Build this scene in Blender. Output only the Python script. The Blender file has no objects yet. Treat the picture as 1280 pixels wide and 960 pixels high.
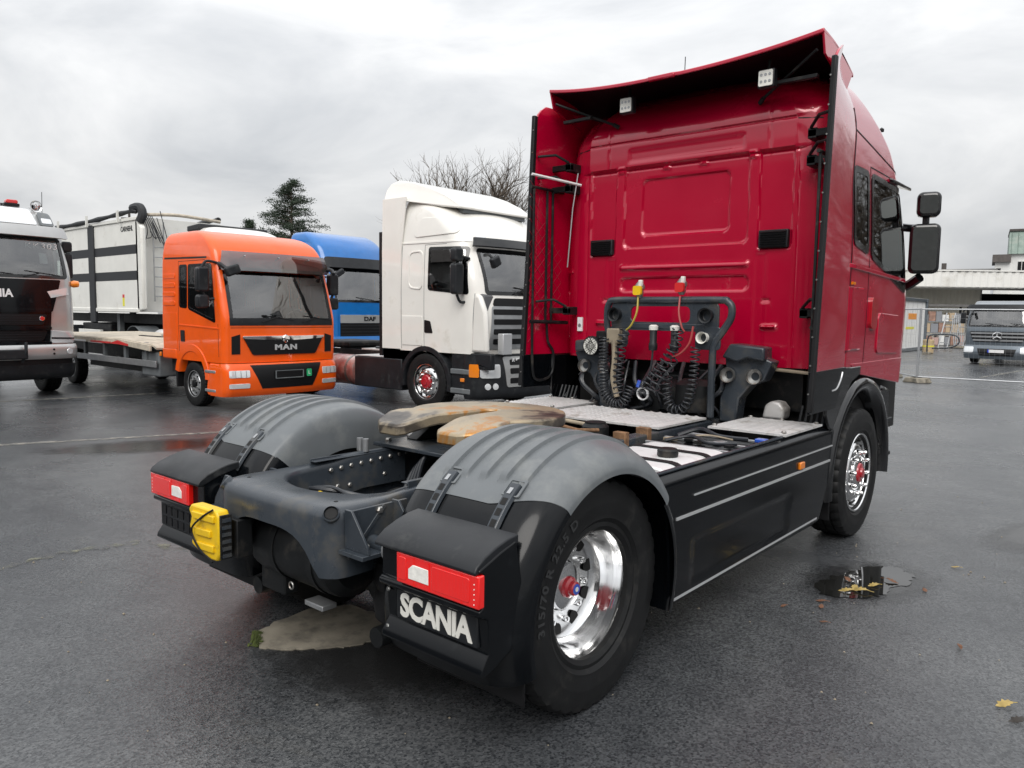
import bpy, bmesh, math, random
from mathutils import Vector as V, Matrix
random.seed(7)
R = math.radians; PI = math.pi
scene = bpy.context.scene; C = scene.collection

# ------------------------------------------------------------------ camera
cam_d = bpy.data.cameras.new('camera'); cam = bpy.data.objects.new('camera', cam_d); C.objects.link(cam)
YAW, PITCH, ROLL = -0.7097, -0.0934, 0.0131
f_ = V((math.sin(YAW)*math.cos(PITCH), math.cos(YAW)*math.cos(PITCH), math.sin(PITCH)))
r_ = V((math.cos(YAW), -math.sin(YAW), 0)); u_ = r_.cross(f_)
r2 = r_*math.cos(ROLL)+u_*math.sin(ROLL); u2 = -r_*math.sin(ROLL)+u_*math.cos(ROLL)
m = Matrix((r2, u2, -f_)).transposed().to_4x4(); m.translation = V((2.9739, -2.6572, 1.7043))
cam.matrix_world = m
cam_d.sensor_width = 36; cam_d.lens = 955.36/1280*36; cam_d.clip_start = .05; cam_d.clip_end = 2000
scene.camera = cam

# ------------------------------------------------------------------ sky and light (overcast)
SUN_EL, SUN_AZ = 44, 150        # azimuth clockwise from +Y
w = bpy.data.worlds.new('World'); scene.world = w; w.use_nodes = True
nt = w.node_tree; nt.nodes.clear()
def wn(t, **k):
    n = nt.nodes.new(t)
    for a, b in k.items(): setattr(n, a, b)
    return n
sky = wn('ShaderNodeTexSky', sky_type='NISHITA'); sky.sun_disc = False
sky.sun_elevation = R(SUN_EL); sky.sun_rotation = R(SUN_AZ); sky.air_density = 1.5; sky.dust_density = 4
bg1 = wn('ShaderNodeBackground'); bg1.inputs['Strength'].default_value = .08
nt.links.new(sky.outputs[0], bg1.inputs[0])
tc = wn('ShaderNodeTexCoord'); mp = wn('ShaderNodeMapping'); mp.inputs['Scale'].default_value = (1, 1, 2.6)
nt.links.new(tc.outputs['Generated'], mp.inputs[0])
n1 = wn('ShaderNodeTexNoise'); n1.inputs['Scale'].default_value = 3.0; n1.inputs['Detail'].default_value = 6; n1.inputs['Roughness'].default_value = .55
n1.inputs['Distortion'].default_value = .5
nt.links.new(mp.outputs[0], n1.inputs['Vector'])
rp = wn('ShaderNodeValToRGB'); e = rp.color_ramp.elements
e[0].position = .32; e[0].color = (.62, .64, .67, 1); e[1].position = .70; e[1].color = (1.0, 1.0, 1.0, 1)
nt.links.new(n1.outputs['Fac'], rp.inputs[0])
# standard overcast sky: brighter towards the zenith
sx = wn('ShaderNodeSeparateXYZ'); nt.links.new(tc.outputs['Generated'], sx.inputs[0])
mx = wn('ShaderNodeMath', operation='MAXIMUM'); mx.inputs[1].default_value = 0; nt.links.new(sx.outputs['Z'], mx.inputs[0])
ma = wn('ShaderNodeMath', operation='MULTIPLY_ADD'); ma.inputs[1].default_value = 1.15; ma.inputs[2].default_value = .66
nt.links.new(mx.outputs[0], ma.inputs[0])
bg2 = wn('ShaderNodeBackground'); nt.links.new(rp.outputs[0], bg2.inputs[0]); nt.links.new(ma.outputs[0], bg2.inputs['Strength'])
ad = wn('ShaderNodeMixShader'); ad.inputs[0].default_value = .93
nt.links.new(bg1.outputs[0], ad.inputs[1]); nt.links.new(bg2.outputs[0], ad.inputs[2])
wo = wn('ShaderNodeOutputWorld'); nt.links.new(ad.outputs[0], wo.inputs[0])
sd = bpy.data.lights.new('sun', 'SUN'); sd.energy = 1.5; sd.angle = R(35); sd.color = (1, .97, .93)
sun = bpy.data.objects.new('sun', sd); C.objects.link(sun)
sv = V((math.sin(R(SUN_AZ))*math.cos(R(SUN_EL)), math.cos(R(SUN_AZ))*math.cos(R(SUN_EL)), math.sin(R(SUN_EL))))
sun.rotation_euler = sv.to_track_quat('Z', 'Y').to_euler(); sun.location = (0, 0, 30)
vs = scene.view_settings; vs.view_transform = 'Standard'; vs.look = 'None'; vs.exposure = 0.25; vs.gamma = 1

# ------------------------------------------------------------------ materials
M = {}
def mat(name, col, rough=.5, metal=0, coat=0, spec=.5, var=0, vscale=6, dirt=None, dirt_amt=0, dscale=3, bump=0, bscale=200, rvar=0, flake=0):
    """procedural paint/plastic/metal: colour variation, dirt with its own blotchy shape, fine relief"""
    m = bpy.data.materials.new(name); m.use_nodes = True; t = m.node_tree; b = t.nodes['Principled BSDF']
    b.inputs['Base Color'].default_value = (*col, 1); b.inputs['Roughness'].default_value = rough
    b.inputs['Metallic'].default_value = metal; b.inputs['Coat Weight'].default_value = coat; b.inputs['Coat Roughness'].default_value = .04
    b.inputs['Specular IOR Level'].default_value = spec
    co = t.nodes.new('ShaderNodeTexCoord'); src = None
    if var or dirt:
        n = t.nodes.new('ShaderNodeTexNoise'); n.inputs['Scale'].default_value = vscale; n.inputs['Detail'].default_value = 5
        t.links.new(co.outputs['Object'], n.inputs['Vector'])
        r = t.nodes.new('ShaderNodeValToRGB')
        r.color_ramp.elements[0].position = .3; r.color_ramp.elements[1].position = .7
        r.color_ramp.elements[0].color = (*[c*(1-var) for c in col], 1); r.color_ramp.elements[1].color = (*[min(1, c*(1+var)) for c in col], 1)
        t.links.new(n.outputs['Fac'], r.inputs[0]); src = r.outputs[0]
        if dirt:
            n2 = t.nodes.new('ShaderNodeTexNoise'); n2.inputs['Scale'].default_value = dscale; n2.inputs['Detail'].default_value = 8; n2.inputs['Roughness'].default_value = .65
            t.links.new(co.outputs['Object'], n2.inputs['Vector'])
            r3 = t.nodes.new('ShaderNodeValToRGB'); r3.color_ramp.elements[0].position = .62-.3*dirt_amt; r3.color_ramp.elements[1].position = .78-.2*dirt_amt
            t.links.new(n2.outputs['Fac'], r3.inputs[0])
            mxn = t.nodes.new('ShaderNodeMix'); mxn.data_type = 'RGBA'; mxn.inputs[7].default_value = (*dirt, 1)
            t.links.new(r3.outputs[0], mxn.inputs[0]); t.links.new(src, mxn.inputs[6]); src = mxn.outputs[2]
        t.links.new(src, b.inputs['Base Color'])
    if rvar:
        n = t.nodes.new('ShaderNodeTexNoise'); n.inputs['Scale'].default_value = 4; n.inputs['Detail'].default_value = 6
        t.links.new(co.outputs['Object'], n.inputs['Vector'])
        mr = t.nodes.new('ShaderNodeMapRange'); mr.inputs[1].default_value = .3; mr.inputs[2].default_value = .7
        mr.inputs[3].default_value = max(.02, rough-rvar); mr.inputs[4].default_value = rough+rvar
        t.links.new(n.outputs['Fac'], mr.inputs[0]); t.links.new(mr.outputs[0], b.inputs['Roughness'])
    if bump:
        n = t.nodes.new('ShaderNodeTexNoise'); n.inputs['Scale'].default_value = bscale; n.inputs['Detail'].default_value = 3
        t.links.new(co.outputs['Object'], n.inputs['Vector'])
        bp = t.nodes.new('ShaderNodeBump'); bp.inputs['Strength'].default_value = bump; bp.inputs['Distance'].default_value = .003
        t.links.new(n.outputs['Fac'], bp.inputs['Height']); t.links.new(bp.outputs[0], b.inputs['Normal'])
    M[name] = m; return m
mat('red_paint', (.47, .0006, .030), .24, .12, 1, .4, .05, 2, rvar=.04)
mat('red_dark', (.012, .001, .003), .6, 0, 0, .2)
mat('black_paint', (.003, .0038, .005), .18, 0, .15, .2, dirt=(.014, .016, .018), dirt_amt=.05, dscale=7, var=.1)
mat('black_gloss', (.003, .0032, .004), .1, 0, .5, .4)
mat('black_plastic', (.012, .0135, .016), .42, spec=.35, bump=.15, bscale=300, var=.25, vscale=5, dirt=(.04, .042, .042), dirt_amt=.2, dscale=8, rvar=.1)
mat('black_rubber', (.009, .009, .010), .55, spec=.3, var=.2, bump=.1)
mat('tyre_rubber', (.009, .0093, .0098), .55, spec=.3, var=.25, vscale=8, dirt=(.03, .029, .027), dirt_amt=.2, dscale=10, bump=.2, bscale=150)
mat('grey_plastic', (.13, .142, .15), .40, var=.10, vscale=4, dirt=(.18, .19, .19), dirt_amt=.4, dscale=6, bump=.2, bscale=260, rvar=.1)
mat('chassis_paint', (.036, .044, .054), .28, var=.2, vscale=5, dirt=(.085, .08, .07), dirt_amt=.3, dscale=5, rvar=.12)
mat('chassis_dark', (.008, .009, .010), .5, spec=.3, var=.3, vscale=6, dirt=(.055, .048, .04), dirt_amt=.3, dscale=6)
mat('steel_bolt', (.3, .3, .29), .4, .8, dirt=(.16, .09, .05), dirt_amt=.25, dscale=12)
mat('rusty', (.22, .12, .06), .7, .1, var=.3, vscale=20, dirt=(.08, .04, .02), dirt_amt=.5, dscale=14)
mat('aluminium', (.82, .82, .82), .13, 1, rvar=.07)
mat('chrome', (.9, .9, .9), .06, 1)
mat('alu_plate', (.62, .61, .60), .4, .15, var=.12, vscale=6, dirt=(.3, .28, .25), dirt_amt=.3, dscale=6)
mat('alu_tank', (.8, .8, .8), .35, .2, dirt=(.4, .39, .36), dirt_amt=.35, dscale=4)
mat('silver_strip', (.62, .63, .64), .35, .5)
mat('white_letter', (.72, .71, .66), .5)
mat('grey_letter', (.035, .036, .037), .6)
mat('amber', (.8, .22, .01), .2, 0, 1)
mat('yellow_plastic', (.78, .50, .008), .38, var=.1, dirt=(.4, .25, .03), dirt_amt=.2, dscale=10)
mat('yellow_hose', (.42, .33, .05), .4)
mat('red_hose', (.36, .06, .055), .4)
mat('red_cap', (.4, .01, .02), .25, 0, 1)
mat('blue_emblem', (.02, .09, .5), .3, 0, 1)
mat('lamp_glass', (.75, .77, .78), .08, .3, 1)
mat('led_white', (.85, .84, .78), .3)
mat('reverse_white', (.86, .85, .80), .15, 0, .6, var=.12, vscale=40, bump=.5, bscale=70)
mat('grease_cream', (.60, .54, .42), .55, .15, var=.2, vscale=9, dirt=(.12, .07, .035), dirt_amt=.4, dscale=7, bump=.2, bscale=60)
mat('hose_black', (.022, .025, .03), .28)
mat('dust_brown', (.3, .25, .18), .7, var=.3)
mat('dark_void', (.006, .006, .006), .8)
mat('interior', (.10, .10, .105), .7)
mat('seat_cloth', (.10, .10, .11), .9)
mat('orange_paint', (.88, .105, .002), .34, 0, .5, .4, var=.04, rvar=.05)
mat('white_paint', (.82, .80, .75), .34, 0, .7, var=.03, vscale=3, dirt=(.7, .67, .6), dirt_amt=.08, dscale=3)
mat('tipper_white', (.75, .745, .70), .45, 0, .2, var=.05, vscale=2, dirt=(.55, .53, .47), dirt_amt=.06, dscale=2.5)
mat('blue_paint', (.002, .14, .45), .3, 0, .7, .4, var=.05)
mat('silver_paint', (.46, .465, .46), .32, .5, .8, var=.04)
mat('slate_paint', (.12, .145, .17), .3, .4, .8)
mat('bed_wood', (.52, .46, .37), .7, var=.2, vscale=7, dirt=(.28, .25, .2), dirt_amt=.35, dscale=4)
mat('galvanised', (.42, .43, .44), .4, .7, var=.12)
mat('tarp', (.02, .022, .025), .6, bump=.4, bscale=30)
mat('plate_white', (.8, .8, .8), .4); mat('plate_blue', (.02, .06, .5), .4)
mat('green_sticker', (.03, .4, .16), .4); mat('red_sticker', (.6, .02, .02), .4)
mat('grille_dark', (.007, .007, .008), .4, spec=.3)
mat('red_tank', (.42, .17, .15), .35, .5, var=.35, vscale=4, dirt=(.55, .53, .5), dirt_amt=.5, dscale=3)
mat('beacon_red', (.6, .01, .01), .2, 0, 1)
mat('hall_metal', (.74, .71, .62), .5, 0, 0, var=.06, vscale=1, dirt=(.3, .27, .2), dirt_amt=.25, dscale=.6)
mat('hall_fascia', (.82, .81, .77), .5, 0, 0, var=.05, vscale=.6, dirt=(.5, .47, .4), dirt_amt=.25, dscale=.5)
mat('house_white', (.76, .76, .74), .8, var=.05); mat('copper_green', (.23, .30, .26), .6, var=.2, vscale=2, dirt=(.32, .34, .3), dirt_amt=.4, dscale=1)
mat('roof_dark', (.075, .065, .06), .8, var=.2, vscale=3); mat('roof_grey', (.14, .135, .13), .8, var=.2)
mat('brick_red', (.34, .2, .15), .8, var=.3); mat('concrete', (.24, .215, .17), .75, var=.3, vscale=5, dirt=(.10, .09, .075), dirt_amt=.45, dscale=7, bump=.5, bscale=60)
mat('wood_pale', (.45, .34, .2), .8, var=.2); mat('sign_orange', (.85, .3, .01), .4); mat('sign_yellow', (.75, .7, .05), .5)
mat('bark', (.10, .08, .062), .9, var=.25); mat('needles', (.024, .042, .022), .75, var=.4, vscale=.8)
mat('leaf_yellow', (.40, .29, .09), .6, var=.3, vscale=30); mat('leaf_brown', (.16, .07, .035), .7, var=.3, vscale=30); mat('leaf_dark', (.03, .025, .02), .6)
mat('line_paint', (.33, .31, .26), .6, var=.15, vscale=12, dirt=(.13, .13, .125), dirt_amt=.9, dscale=9)
mat('yellow_mark', (.22, .215, .12), .55, var=.2, vscale=12, dirt=(.10, .102, .10), dirt_amt=1.0, dscale=10)
mat('moss', (.06, .08, .015), .9, var=.3, vscale=20)
mat('goods_pink', (.5, .34, .3), .7); mat('goods_tan', (.5, .38, .25), .7); mat('goods_blue', (.26, .27, .29), .6)
mat('diamond_line', (.36, .03, .05), .5)
mat('hedge', (.03, .04, .02), .9, var=.4)

def red_lens():
    m = bpy.data.materials.new('red_lens'); m.use_nodes = True; b = m.node_tree.nodes['Principled BSDF']
    b.inputs['Base Color'].default_value = (.9, .010, .008, 1); b.inputs['Roughness'].default_value = .12; b.inputs['Coat Weight'].default_value = 1
    t = m.node_tree; co = t.nodes.new('ShaderNodeTexCoord'); wv = t.nodes.new('ShaderNodeTexWave'); wv.inputs['Scale'].default_value = 45
    t.links.new(co.outputs['Object'], wv.inputs['Vector']); bp = t.nodes.new('ShaderNodeBump'); bp.inputs['Strength'].default_value = .45; bp.inputs['Distance'].default_value = .002
    t.links.new(wv.outputs[0], bp.inputs['Height']); t.links.new(bp.outputs[0], b.inputs['Normal']); M['red_lens'] = m
red_lens()
def glass(name, tint, dens):
    """window glass: tinted see-through plus fresnel reflection"""
    m = bpy.data.materials.new(name); m.use_nodes = True; t = m.node_tree; t.nodes.clear()
    o = t.nodes.new('ShaderNodeOutputMaterial'); tr = t.nodes.new('ShaderNodeBsdfTransparent'); tr.inputs[0].default_value = (*[c*dens for c in tint], 1)
    gl = t.nodes.new('ShaderNodeBsdfGlossy'); gl.inputs['Roughness'].default_value = .02
    fr = t.nodes.new('ShaderNodeFresnel'); fr.inputs[0].default_value = 2.8
    mx = t.nodes.new('ShaderNodeMixShader'); t.links.new(fr.outputs[0], mx.inputs[0]); t.links.new(tr.outputs[0], mx.inputs[1]); t.links.new(gl.outputs[0], mx.inputs[2])
    t.links.new(mx.outputs[0], o.inputs[0]); M[name] = m
glass('glass', (.86, .96, .93), .8); glass('visor_glass', (.55, .3, .27), .22)
def emis_lamp(): pass
def mirror_mat():
    m = bpy.data.materials.new('mirror_glass'); m.use_nodes = True; b = m.node_tree.nodes['Principled BSDF']
    b.inputs['Base Color'].default_value = (.55, .58, .57, 1); b.inputs['Metallic'].default_value = 1; b.inputs['Roughness'].default_value = .03; M['mirror_glass'] = m
mirror_mat()
def rust_plate():
    m = bpy.data.materials.new('coupling_plate'); m.use_nodes = True; t = m.node_tree; b = t.nodes['Principled BSDF']
    co = t.nodes.new('ShaderNodeTexCoord')
    def ns(s, d=6, ro=.6, dist=0):
        n = t.nodes.new('ShaderNodeTexNoise'); n.inputs['Scale'].default_value = s; n.inputs['Detail'].default_value = d; n.inputs['Roughness'].default_value = ro; n.inputs['Distortion'].default_value = dist
        t.links.new(co.outputs['Object'], n.inputs['Vector']); return n
    a = ns(2.6, 8, .6, .5); r = t.nodes.new('ShaderNodeValToRGB'); el = r.color_ramp.elements
    el[0].position = .30; el[0].color = (.02, .017, .015, 1); el[1].position = .78; el[1].color = (.42, .37, .29, 1)
    for p, c in ((.41, (.10, .085, .07)), (.46, (.30, .25, .18)), (.55, (.40, .32, .21)), (.60, (.44, .19, .035)), (.66, (.38, .30, .20))):
        q = el.new(p); q.color = (*c, 1)
    t.links.new(a.outputs['Fac'], r.inputs[0]); t.links.new(r.outputs[0], b.inputs['Base Color']); b.inputs['Roughness'].default_value = .36; b.inputs['Metallic'].default_value = .4
    bp = t.nodes.new('ShaderNodeBump'); bp.inputs['Strength'].default_value = .4; bp.inputs['Distance'].default_value = .004
    t.links.new(ns(30).outputs['Fac'], bp.inputs['Height']); t.links.new(bp.outputs[0], b.inputs['Normal']); M['coupling_plate'] = m
rust_plate()
def asphalt():
    m = bpy.data.materials.new('asphalt'); m.use_nodes = True; t = m.node_tree; b = t.nodes['Principled BSDF']
    co = t.nodes.new('ShaderNodeTexCoord')
    def ns(s, d=6, ro=.6, dist=0):
        n = t.nodes.new('ShaderNodeTexNoise'); n.inputs['Scale'].default_value = s; n.inputs['Detail'].default_value = d; n.inputs['Roughness'].default_value = ro; n.inputs['Distortion'].default_value = dist
        t.links.new(co.outputs['Object'], n.inputs['Vector']); return n.outputs['Fac']
    def ramp(src, p0, c0, p1, c1):
        r = t.nodes.new('ShaderNodeValToRGB'); e = r.color_ramp.elements; e[0].position = p0; e[0].color = (*c0, 1); e[1].position = p1; e[1].color = (*c1, 1)
        t.links.new(src, r.inputs[0]); return r.outputs[0]
    def mixc(f, a, bb, mode='MIX'):
        x = t.nodes.new('ShaderNodeMix'); x.data_type = 'RGBA'; x.blend_type = mode
        if isinstance(f, float): x.inputs[0].default_value = f
        else: t.links.new(f, x.inputs[0])
        t.links.new(a, x.inputs[6]); t.links.new(bb, x.inputs[7]); return x.outputs[2]
    vor = t.nodes.new('ShaderNodeTexVoronoi'); vor.inputs['Scale'].default_value = 110; t.links.new(co.outputs['Object'], vor.inputs['Vector'])
    stone = ramp(vor.outputs['Color'], .1, (.027, .030, .034), .95, (.118, .123, .129))
    big = ramp(ns(.45, 5, .55, .6), .32, (.62, .63, .65), .7, (1.3, 1.28, 1.24))
    mid = ramp(ns(3.2, 6, .65), .3, (.75, .75, .76), .75, (1.18, 1.17, 1.15))
    col = mixc(1.0, mixc(1.0, stone, big, 'MULTIPLY'), mid, 'MULTIPLY')
    brown = t.nodes.new('ShaderNodeRGB'); brown.outputs[0].default_value = (.13, .12, .10, 1)
    col = mixc(ramp(ns(.8, 8, .7, 1), .6, (0, 0, 0), .85, (.5, .5, .5)), col, brown.outputs[0])
    t.links.new(col, b.inputs['Base Color'])
    ro = t.nodes.new('ShaderNodeMapRange'); ro.inputs[1].default_value = .35; ro.inputs[2].default_value = .68; ro.inputs[3].default_value = .15; ro.inputs[4].default_value = .40
    t.links.new(ns(.33, 5, .6, .8), ro.inputs[0]); t.links.new(ro.outputs[0], b.inputs['Roughness'])
    add = t.nodes.new('ShaderNodeMath'); add.operation = 'ADD'; t.links.new(vor.outputs['Distance'], add.inputs[0])
    t.links.new(ns(160, 3), add.inputs[1])
    bp = t.nodes.new('ShaderNodeBump'); bp.inputs['Strength'].default_value = .32; bp.inputs['Distance'].default_value = .005
    t.links.new(add.outputs[0], bp.inputs['Height']); t.links.new(bp.outputs[0], b.inputs['Normal']); M['asphalt'] = m
asphalt()
def water_mat():
    m = bpy.data.materials.new('puddle_water'); m.use_nodes = True; b = m.node_tree.nodes['Principled BSDF']
    b.inputs['Base Color'].default_value = (.012, .012, .011, 1); b.inputs['Roughness'].default_value = .015; b.inputs['IOR'].default_value = 1.5; M['puddle_water'] = m
water_mat()

# ------------------------------------------------------------------ mesh helpers
class MB:
    def __init__(s): s.v = []; s.f = []
    def add(s, vs, fs):
        o = len(s.v); s.v += [tuple(p) for p in vs]; s.f += [tuple(i+o for i in q) for q in fs]; return s
    def bx(s, x0, x1, y0, y1, z0, z1):
        return s.add([(x0,y0,z0),(x1,y0,z0),(x1,y1,z0),(x0,y1,z0),(x0,y0,z1),(x1,y0,z1),(x1,y1,z1),(x0,y1,z1)],
                     [(3,2,1,0),(4,5,6,7),(0,1,5,4),(1,2,6,5),(2,3,7,6),(3,0,4,7)])
    def box(s, c, d, rot=None):
        mm = MB().bx(-d[0]/2, d[0]/2, -d[1]/2, d[1]/2, -d[2]/2, d[2]/2)
        q = rot.to_matrix() if rot is not None and hasattr(rot, 'to_matrix') else None
        return s.add([V(c)+((q @ V(p)) if q else V(p)) for p in mm.v], mm.f)
    def prism(s, poly, axis, a0, a1):
        """polygon (2D) extruded along axis; 'x': pts are (y,z); 'y': (x,z); 'z': (x,y)"""
        n = len(poly)
        def mk(p, a): return {'x': (a, p[0], p[1]), 'y': (p[0], a, p[1]), 'z': (p[0], p[1], a)}[axis]
        vs = [mk(p, a0) for p in poly]+[mk(p, a1) for p in poly]
        return s.add(vs, [tuple(range(n))[::-1], tuple(range(n, 2*n))]+[(i, (i+1) % n, n+(i+1) % n, n+i) for i in range(n)])
    def ring(s, outer, inner, axis, a0, a1):
        """two loops with the same count: a plate with a hole"""
        n = len(outer)
        def mk(p, a): return {'x': (a, p[0], p[1]), 'y': (p[0], a, p[1]), 'z': (p[0], p[1], a)}[axis]
        vs = [mk(p, a) for a in (a0, a1) for l in (outer, inner) for p in l]
        fs = []
        for i in range(n):
            j = (i+1) % n
            fs += [(i, n+i, n+j, j), (2*n+i, 2*n+j, 3*n+j, 3*n+i), (i, j, 2*n+j, 2*n+i), (n+i, 3*n+i, 3*n+j, n+j)]
        return s.add(vs, fs)
    def tube(s, pts, r, n=8, closed=False):
        pts = [V(p) for p in pts]; k = len(pts); rs = r if isinstance(r, (list, tuple)) else [r]*k
        vs = []; up = None
        for i, p in enumerate(pts):
            t = (pts[(i+1) % k]-pts[i-1]) if closed or 0 < i < k-1 else (pts[1]-pts[0] if i == 0 else pts[-1]-pts[-2])
            t = t.normalized() if t.length > 1e-9 else V((0, 0, 1))
            if up is None: up = t.orthogonal().normalized()
            else:
                up = up-t*up.dot(t); up = up.normalized() if up.length > 1e-6 else t.orthogonal().normalized()
            w2 = t.cross(up)
            vs += [p+(up*math.cos(a)+w2*math.sin(a))*rs[i] for a in [2*PI*j/n for j in range(n)]]
        fs = []
        for i in range(k if closed else k-1):
            a = i*n; b = ((i+1) % k)*n
            fs += [(a+j, a+(j+1) % n, b+(j+1) % n, b+j) for j in range(n)]
        if not closed: fs += [tuple(range(n))[::-1], tuple(range((k-1)*n, k*n))]
        return s.add(vs, fs)
    def cyl(s, p0, p1, r0, r1=None, n=16):
        return s.tube([p0, p1], [r0, r0 if r1 is None else r1], n)
    def lathe(s, prof, n=32, c=(0, 0, 0), axis='x', closed=False):
        """profile of (radius, position along axis)"""
        k = len(prof); vs = []
        for (r, h) in prof:
            for j in range(n):
                a = 2*PI*j/n; p = (h, r*math.cos(a), r*math.sin(a))
                p = {'x': p, 'y': (p[1], p[0], p[2]), 'z': (p[1], p[2], p[0])}[axis]
                vs.append((p[0]+c[0], p[1]+c[1], p[2]+c[2]))
        fs = []
        for i in range(k if closed else k-1):
            a = i*n; b = ((i+1) % k)*n
            fs += [(a+j, a+(j+1) % n, b+(j+1) % n, b+j) for j in range(n)]
        return s.add(vs, fs)
    def grid(s, fn, nu, nv, keep=None):
        vs = [fn(i/nu, j/nv) for j in range(nv+1) for i in range(nu+1)]
        fs = [(j*(nu+1)+i, j*(nu+1)+i+1, (j+1)*(nu+1)+i+1, (j+1)*(nu+1)+i) for j in range(nv) for i in range(nu) if keep is None or keep((i+.5)/nu, (j+.5)/nv)]
        return s.add(vs, fs)
    def sheet(s, fn, nu, nv, th):
        """a closed sheet with thickness: fn(u,v)->point, th: V offset or fn"""
        A = [V(fn(i/nu, j/nv)) for j in range(nv+1) for i in range(nu+1)]
        o = (lambda p: V(th)) if not callable(th) else th
        B = [p+o(p) for p in A]; n = len(A); w_ = nu+1
        fs = []
        for j in range(nv):
            for i in range(nu):
                q = (j*w_+i, j*w_+i+1, (j+1)*w_+i+1, (j+1)*w_+i); fs += [q, tuple(n+x for x in q[::-1])]
        b = [i for i in range(w_)]+[j*w_+nu for j in range(1, nv+1)]+[nv*w_+i for i in range(nu-1, -1, -1)]+[j*w_ for j in range(nv-1, 0, -1)]
        fs += [(b[(i+1) % len(b)], b[i], n+b[i], n+b[(i+1) % len(b)]) for i in range(len(b))]
        return s.add(A+B, fs)
    def mesh(s, name, mname, smooth=35, fix=True):
        me = bpy.data.meshes.new(name); me.from_pydata(s.v, [], s.f); me.validate()
        if fix:
            b = bmesh.new(); b.from_mesh(me); bmesh.ops.recalc_face_normals(b, faces=b.faces); b.to_mesh(me); b.free()
        if smooth:
            me.polygons.foreach_set('use_smooth', [True]*len(me.polygons)); me.set_sharp_from_angle(angle=R(smooth))
        me.materials.append(M[mname]); return me
    def build(s, name, mname, parent=None, smooth=35, bevel=0, fix=True, seg=2, loc=None, rot=None):
        o = bpy.data.objects.new(name, s.mesh(name, mname, smooth, fix)); C.objects.link(o); o.parent = parent
        if loc: o.location = loc
        if rot: o.rotation_euler = rot
        if bevel:
            mo = o.modifiers.new('bevel', 'BEVEL'); mo.width = bevel; mo.segments = seg; mo.limit_method = 'ANGLE'; mo.angle_limit = R(40); mo.harden_normals = False
        return o
def tag(o, label=None, cat=None, group=None, kind=None):
    for k, v_ in (('label', label), ('category', cat), ('group', group), ('kind', kind)):
        if v_: o[k] = v_
    return o
def thing(name, label, cat, loc=(0, 0, 0), rz=0, group=None):
    o = bpy.data.objects.new(name, None); C.objects.link(o); o.location = loc; o.rotation_euler = (0, 0, rz); o.empty_display_size = .2
    return tag(o, label, cat, group)
def inst(me, name, parent, loc=(0, 0, 0), rot=(0, 0, 0), sc=(1, 1, 1)):
    o = bpy.data.objects.new(name, me); C.objects.link(o); o.parent = parent; o.location = loc; o.rotation_euler = rot; o.scale = sc; return o
def copy_tree(o, parent=None):
    c = o.copy(); C.objects.link(c); c.parent = parent
    for ch in list(o.children): copy_tree(ch, c)
    return c
def rrect(x0, x1, y0, y1, r, n=5):
    """rounded rectangle outline; r: one radius or four (bl, br, tr, tl)"""
    rs = r if isinstance(r, (list, tuple)) else [r]*4; p = []
    for (cx, cy, a0), q in zip(((x0, y0, PI), (x1, y0, 1.5*PI), (x1, y1, 0), (x0, y1, .5*PI)), rs):
        q = max(q, 1e-4); ox = cx+(q if cx == x0 else -q); oy = cy+(q if cy == y0 else -q)
        for i in range(n+1):
            a = a0+PI/2*i/n; p.append((ox+q*math.cos(a), oy+q*math.sin(a)))
    return p
def smooth_path(pts, n=6):
    """Catmull-Rom through points"""
    pts = [V(p) for p in pts]; out = []
    for i in range(len(pts)-1):
        p0 = pts[max(i-1, 0)]; p1 = pts[i]; p2 = pts[i+1]; p3 = pts[min(i+2, len(pts)-1)]
        for j in range(n):
            t = j/n; out.append(.5*((2*p1)+(p2-p0)*t+(2*p0-5*p1+4*p2-p3)*t*t+(3*p1-p0-3*p2+p3)*t**3))
    return out+[pts[-1]]
def text_geo(txt, size, depth=.004, bold=0, sx=1, spacing=1, align='CENTER'):
    cu = bpy.data.curves.new('t', 'FONT'); cu.body = txt; cu.size = size; cu.extrude = depth; cu.offset = bold; cu.align_x = align; cu.align_y = 'CENTER'; cu.space_character = spacing
    cu.resolution_u = 3
    o = bpy.data.objects.new('t', cu); C.objects.link(o); dg = bpy.context.evaluated_depsgraph_get(); me = bpy.data.meshes.new_from_object(o.evaluated_get(dg))
    vs = [V((v.co.x*sx, v.co.y, v.co.z)) for v in me.vertices]; fs = [tuple(p.vertices) for p in me.polygons]
    bpy.data.objects.remove(o); bpy.data.curves.remove(cu); bpy.data.meshes.remove(me); return vs, fs
def text(name, txt, size, mname, parent, loc, rot, depth=.003, bold=0, sx=1, spacing=1):
    vs, fs = text_geo(txt, size, depth, bold, sx, spacing)
    return MB().add(vs, fs).build(name, mname, parent, smooth=0, fix=False, loc=loc, rot=rot)
def coil(path, r, turns, rw, n=12, per=14):
    """helix tube wound round a path"""
    P = smooth_path(path, 12); L = [0]
    for a, b in zip(P, P[1:]): L.append(L[-1]+(b-a).length)
    N = int(turns*per); out = []; up = None
    for i in range(N+1):
        d = L[-1]*i/N; k = max(j for j in range(len(L)) if L[j] <= d+1e-9); k = min(k, len(P)-2); t = (d-L[k])/max(1e-9, L[k+1]-L[k])
        p = P[k].lerp(P[k+1], t); tg = (P[k+1]-P[k]).normalized()
        up = tg.orthogonal().normalized() if up is None else (up-tg*up.dot(tg)).normalized()
        a = 2*PI*turns*i/N; out.append(p+(up*math.cos(a)+tg.cross(up)*math.sin(a))*r)
    return MB().tube(out, rw, 6)

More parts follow.
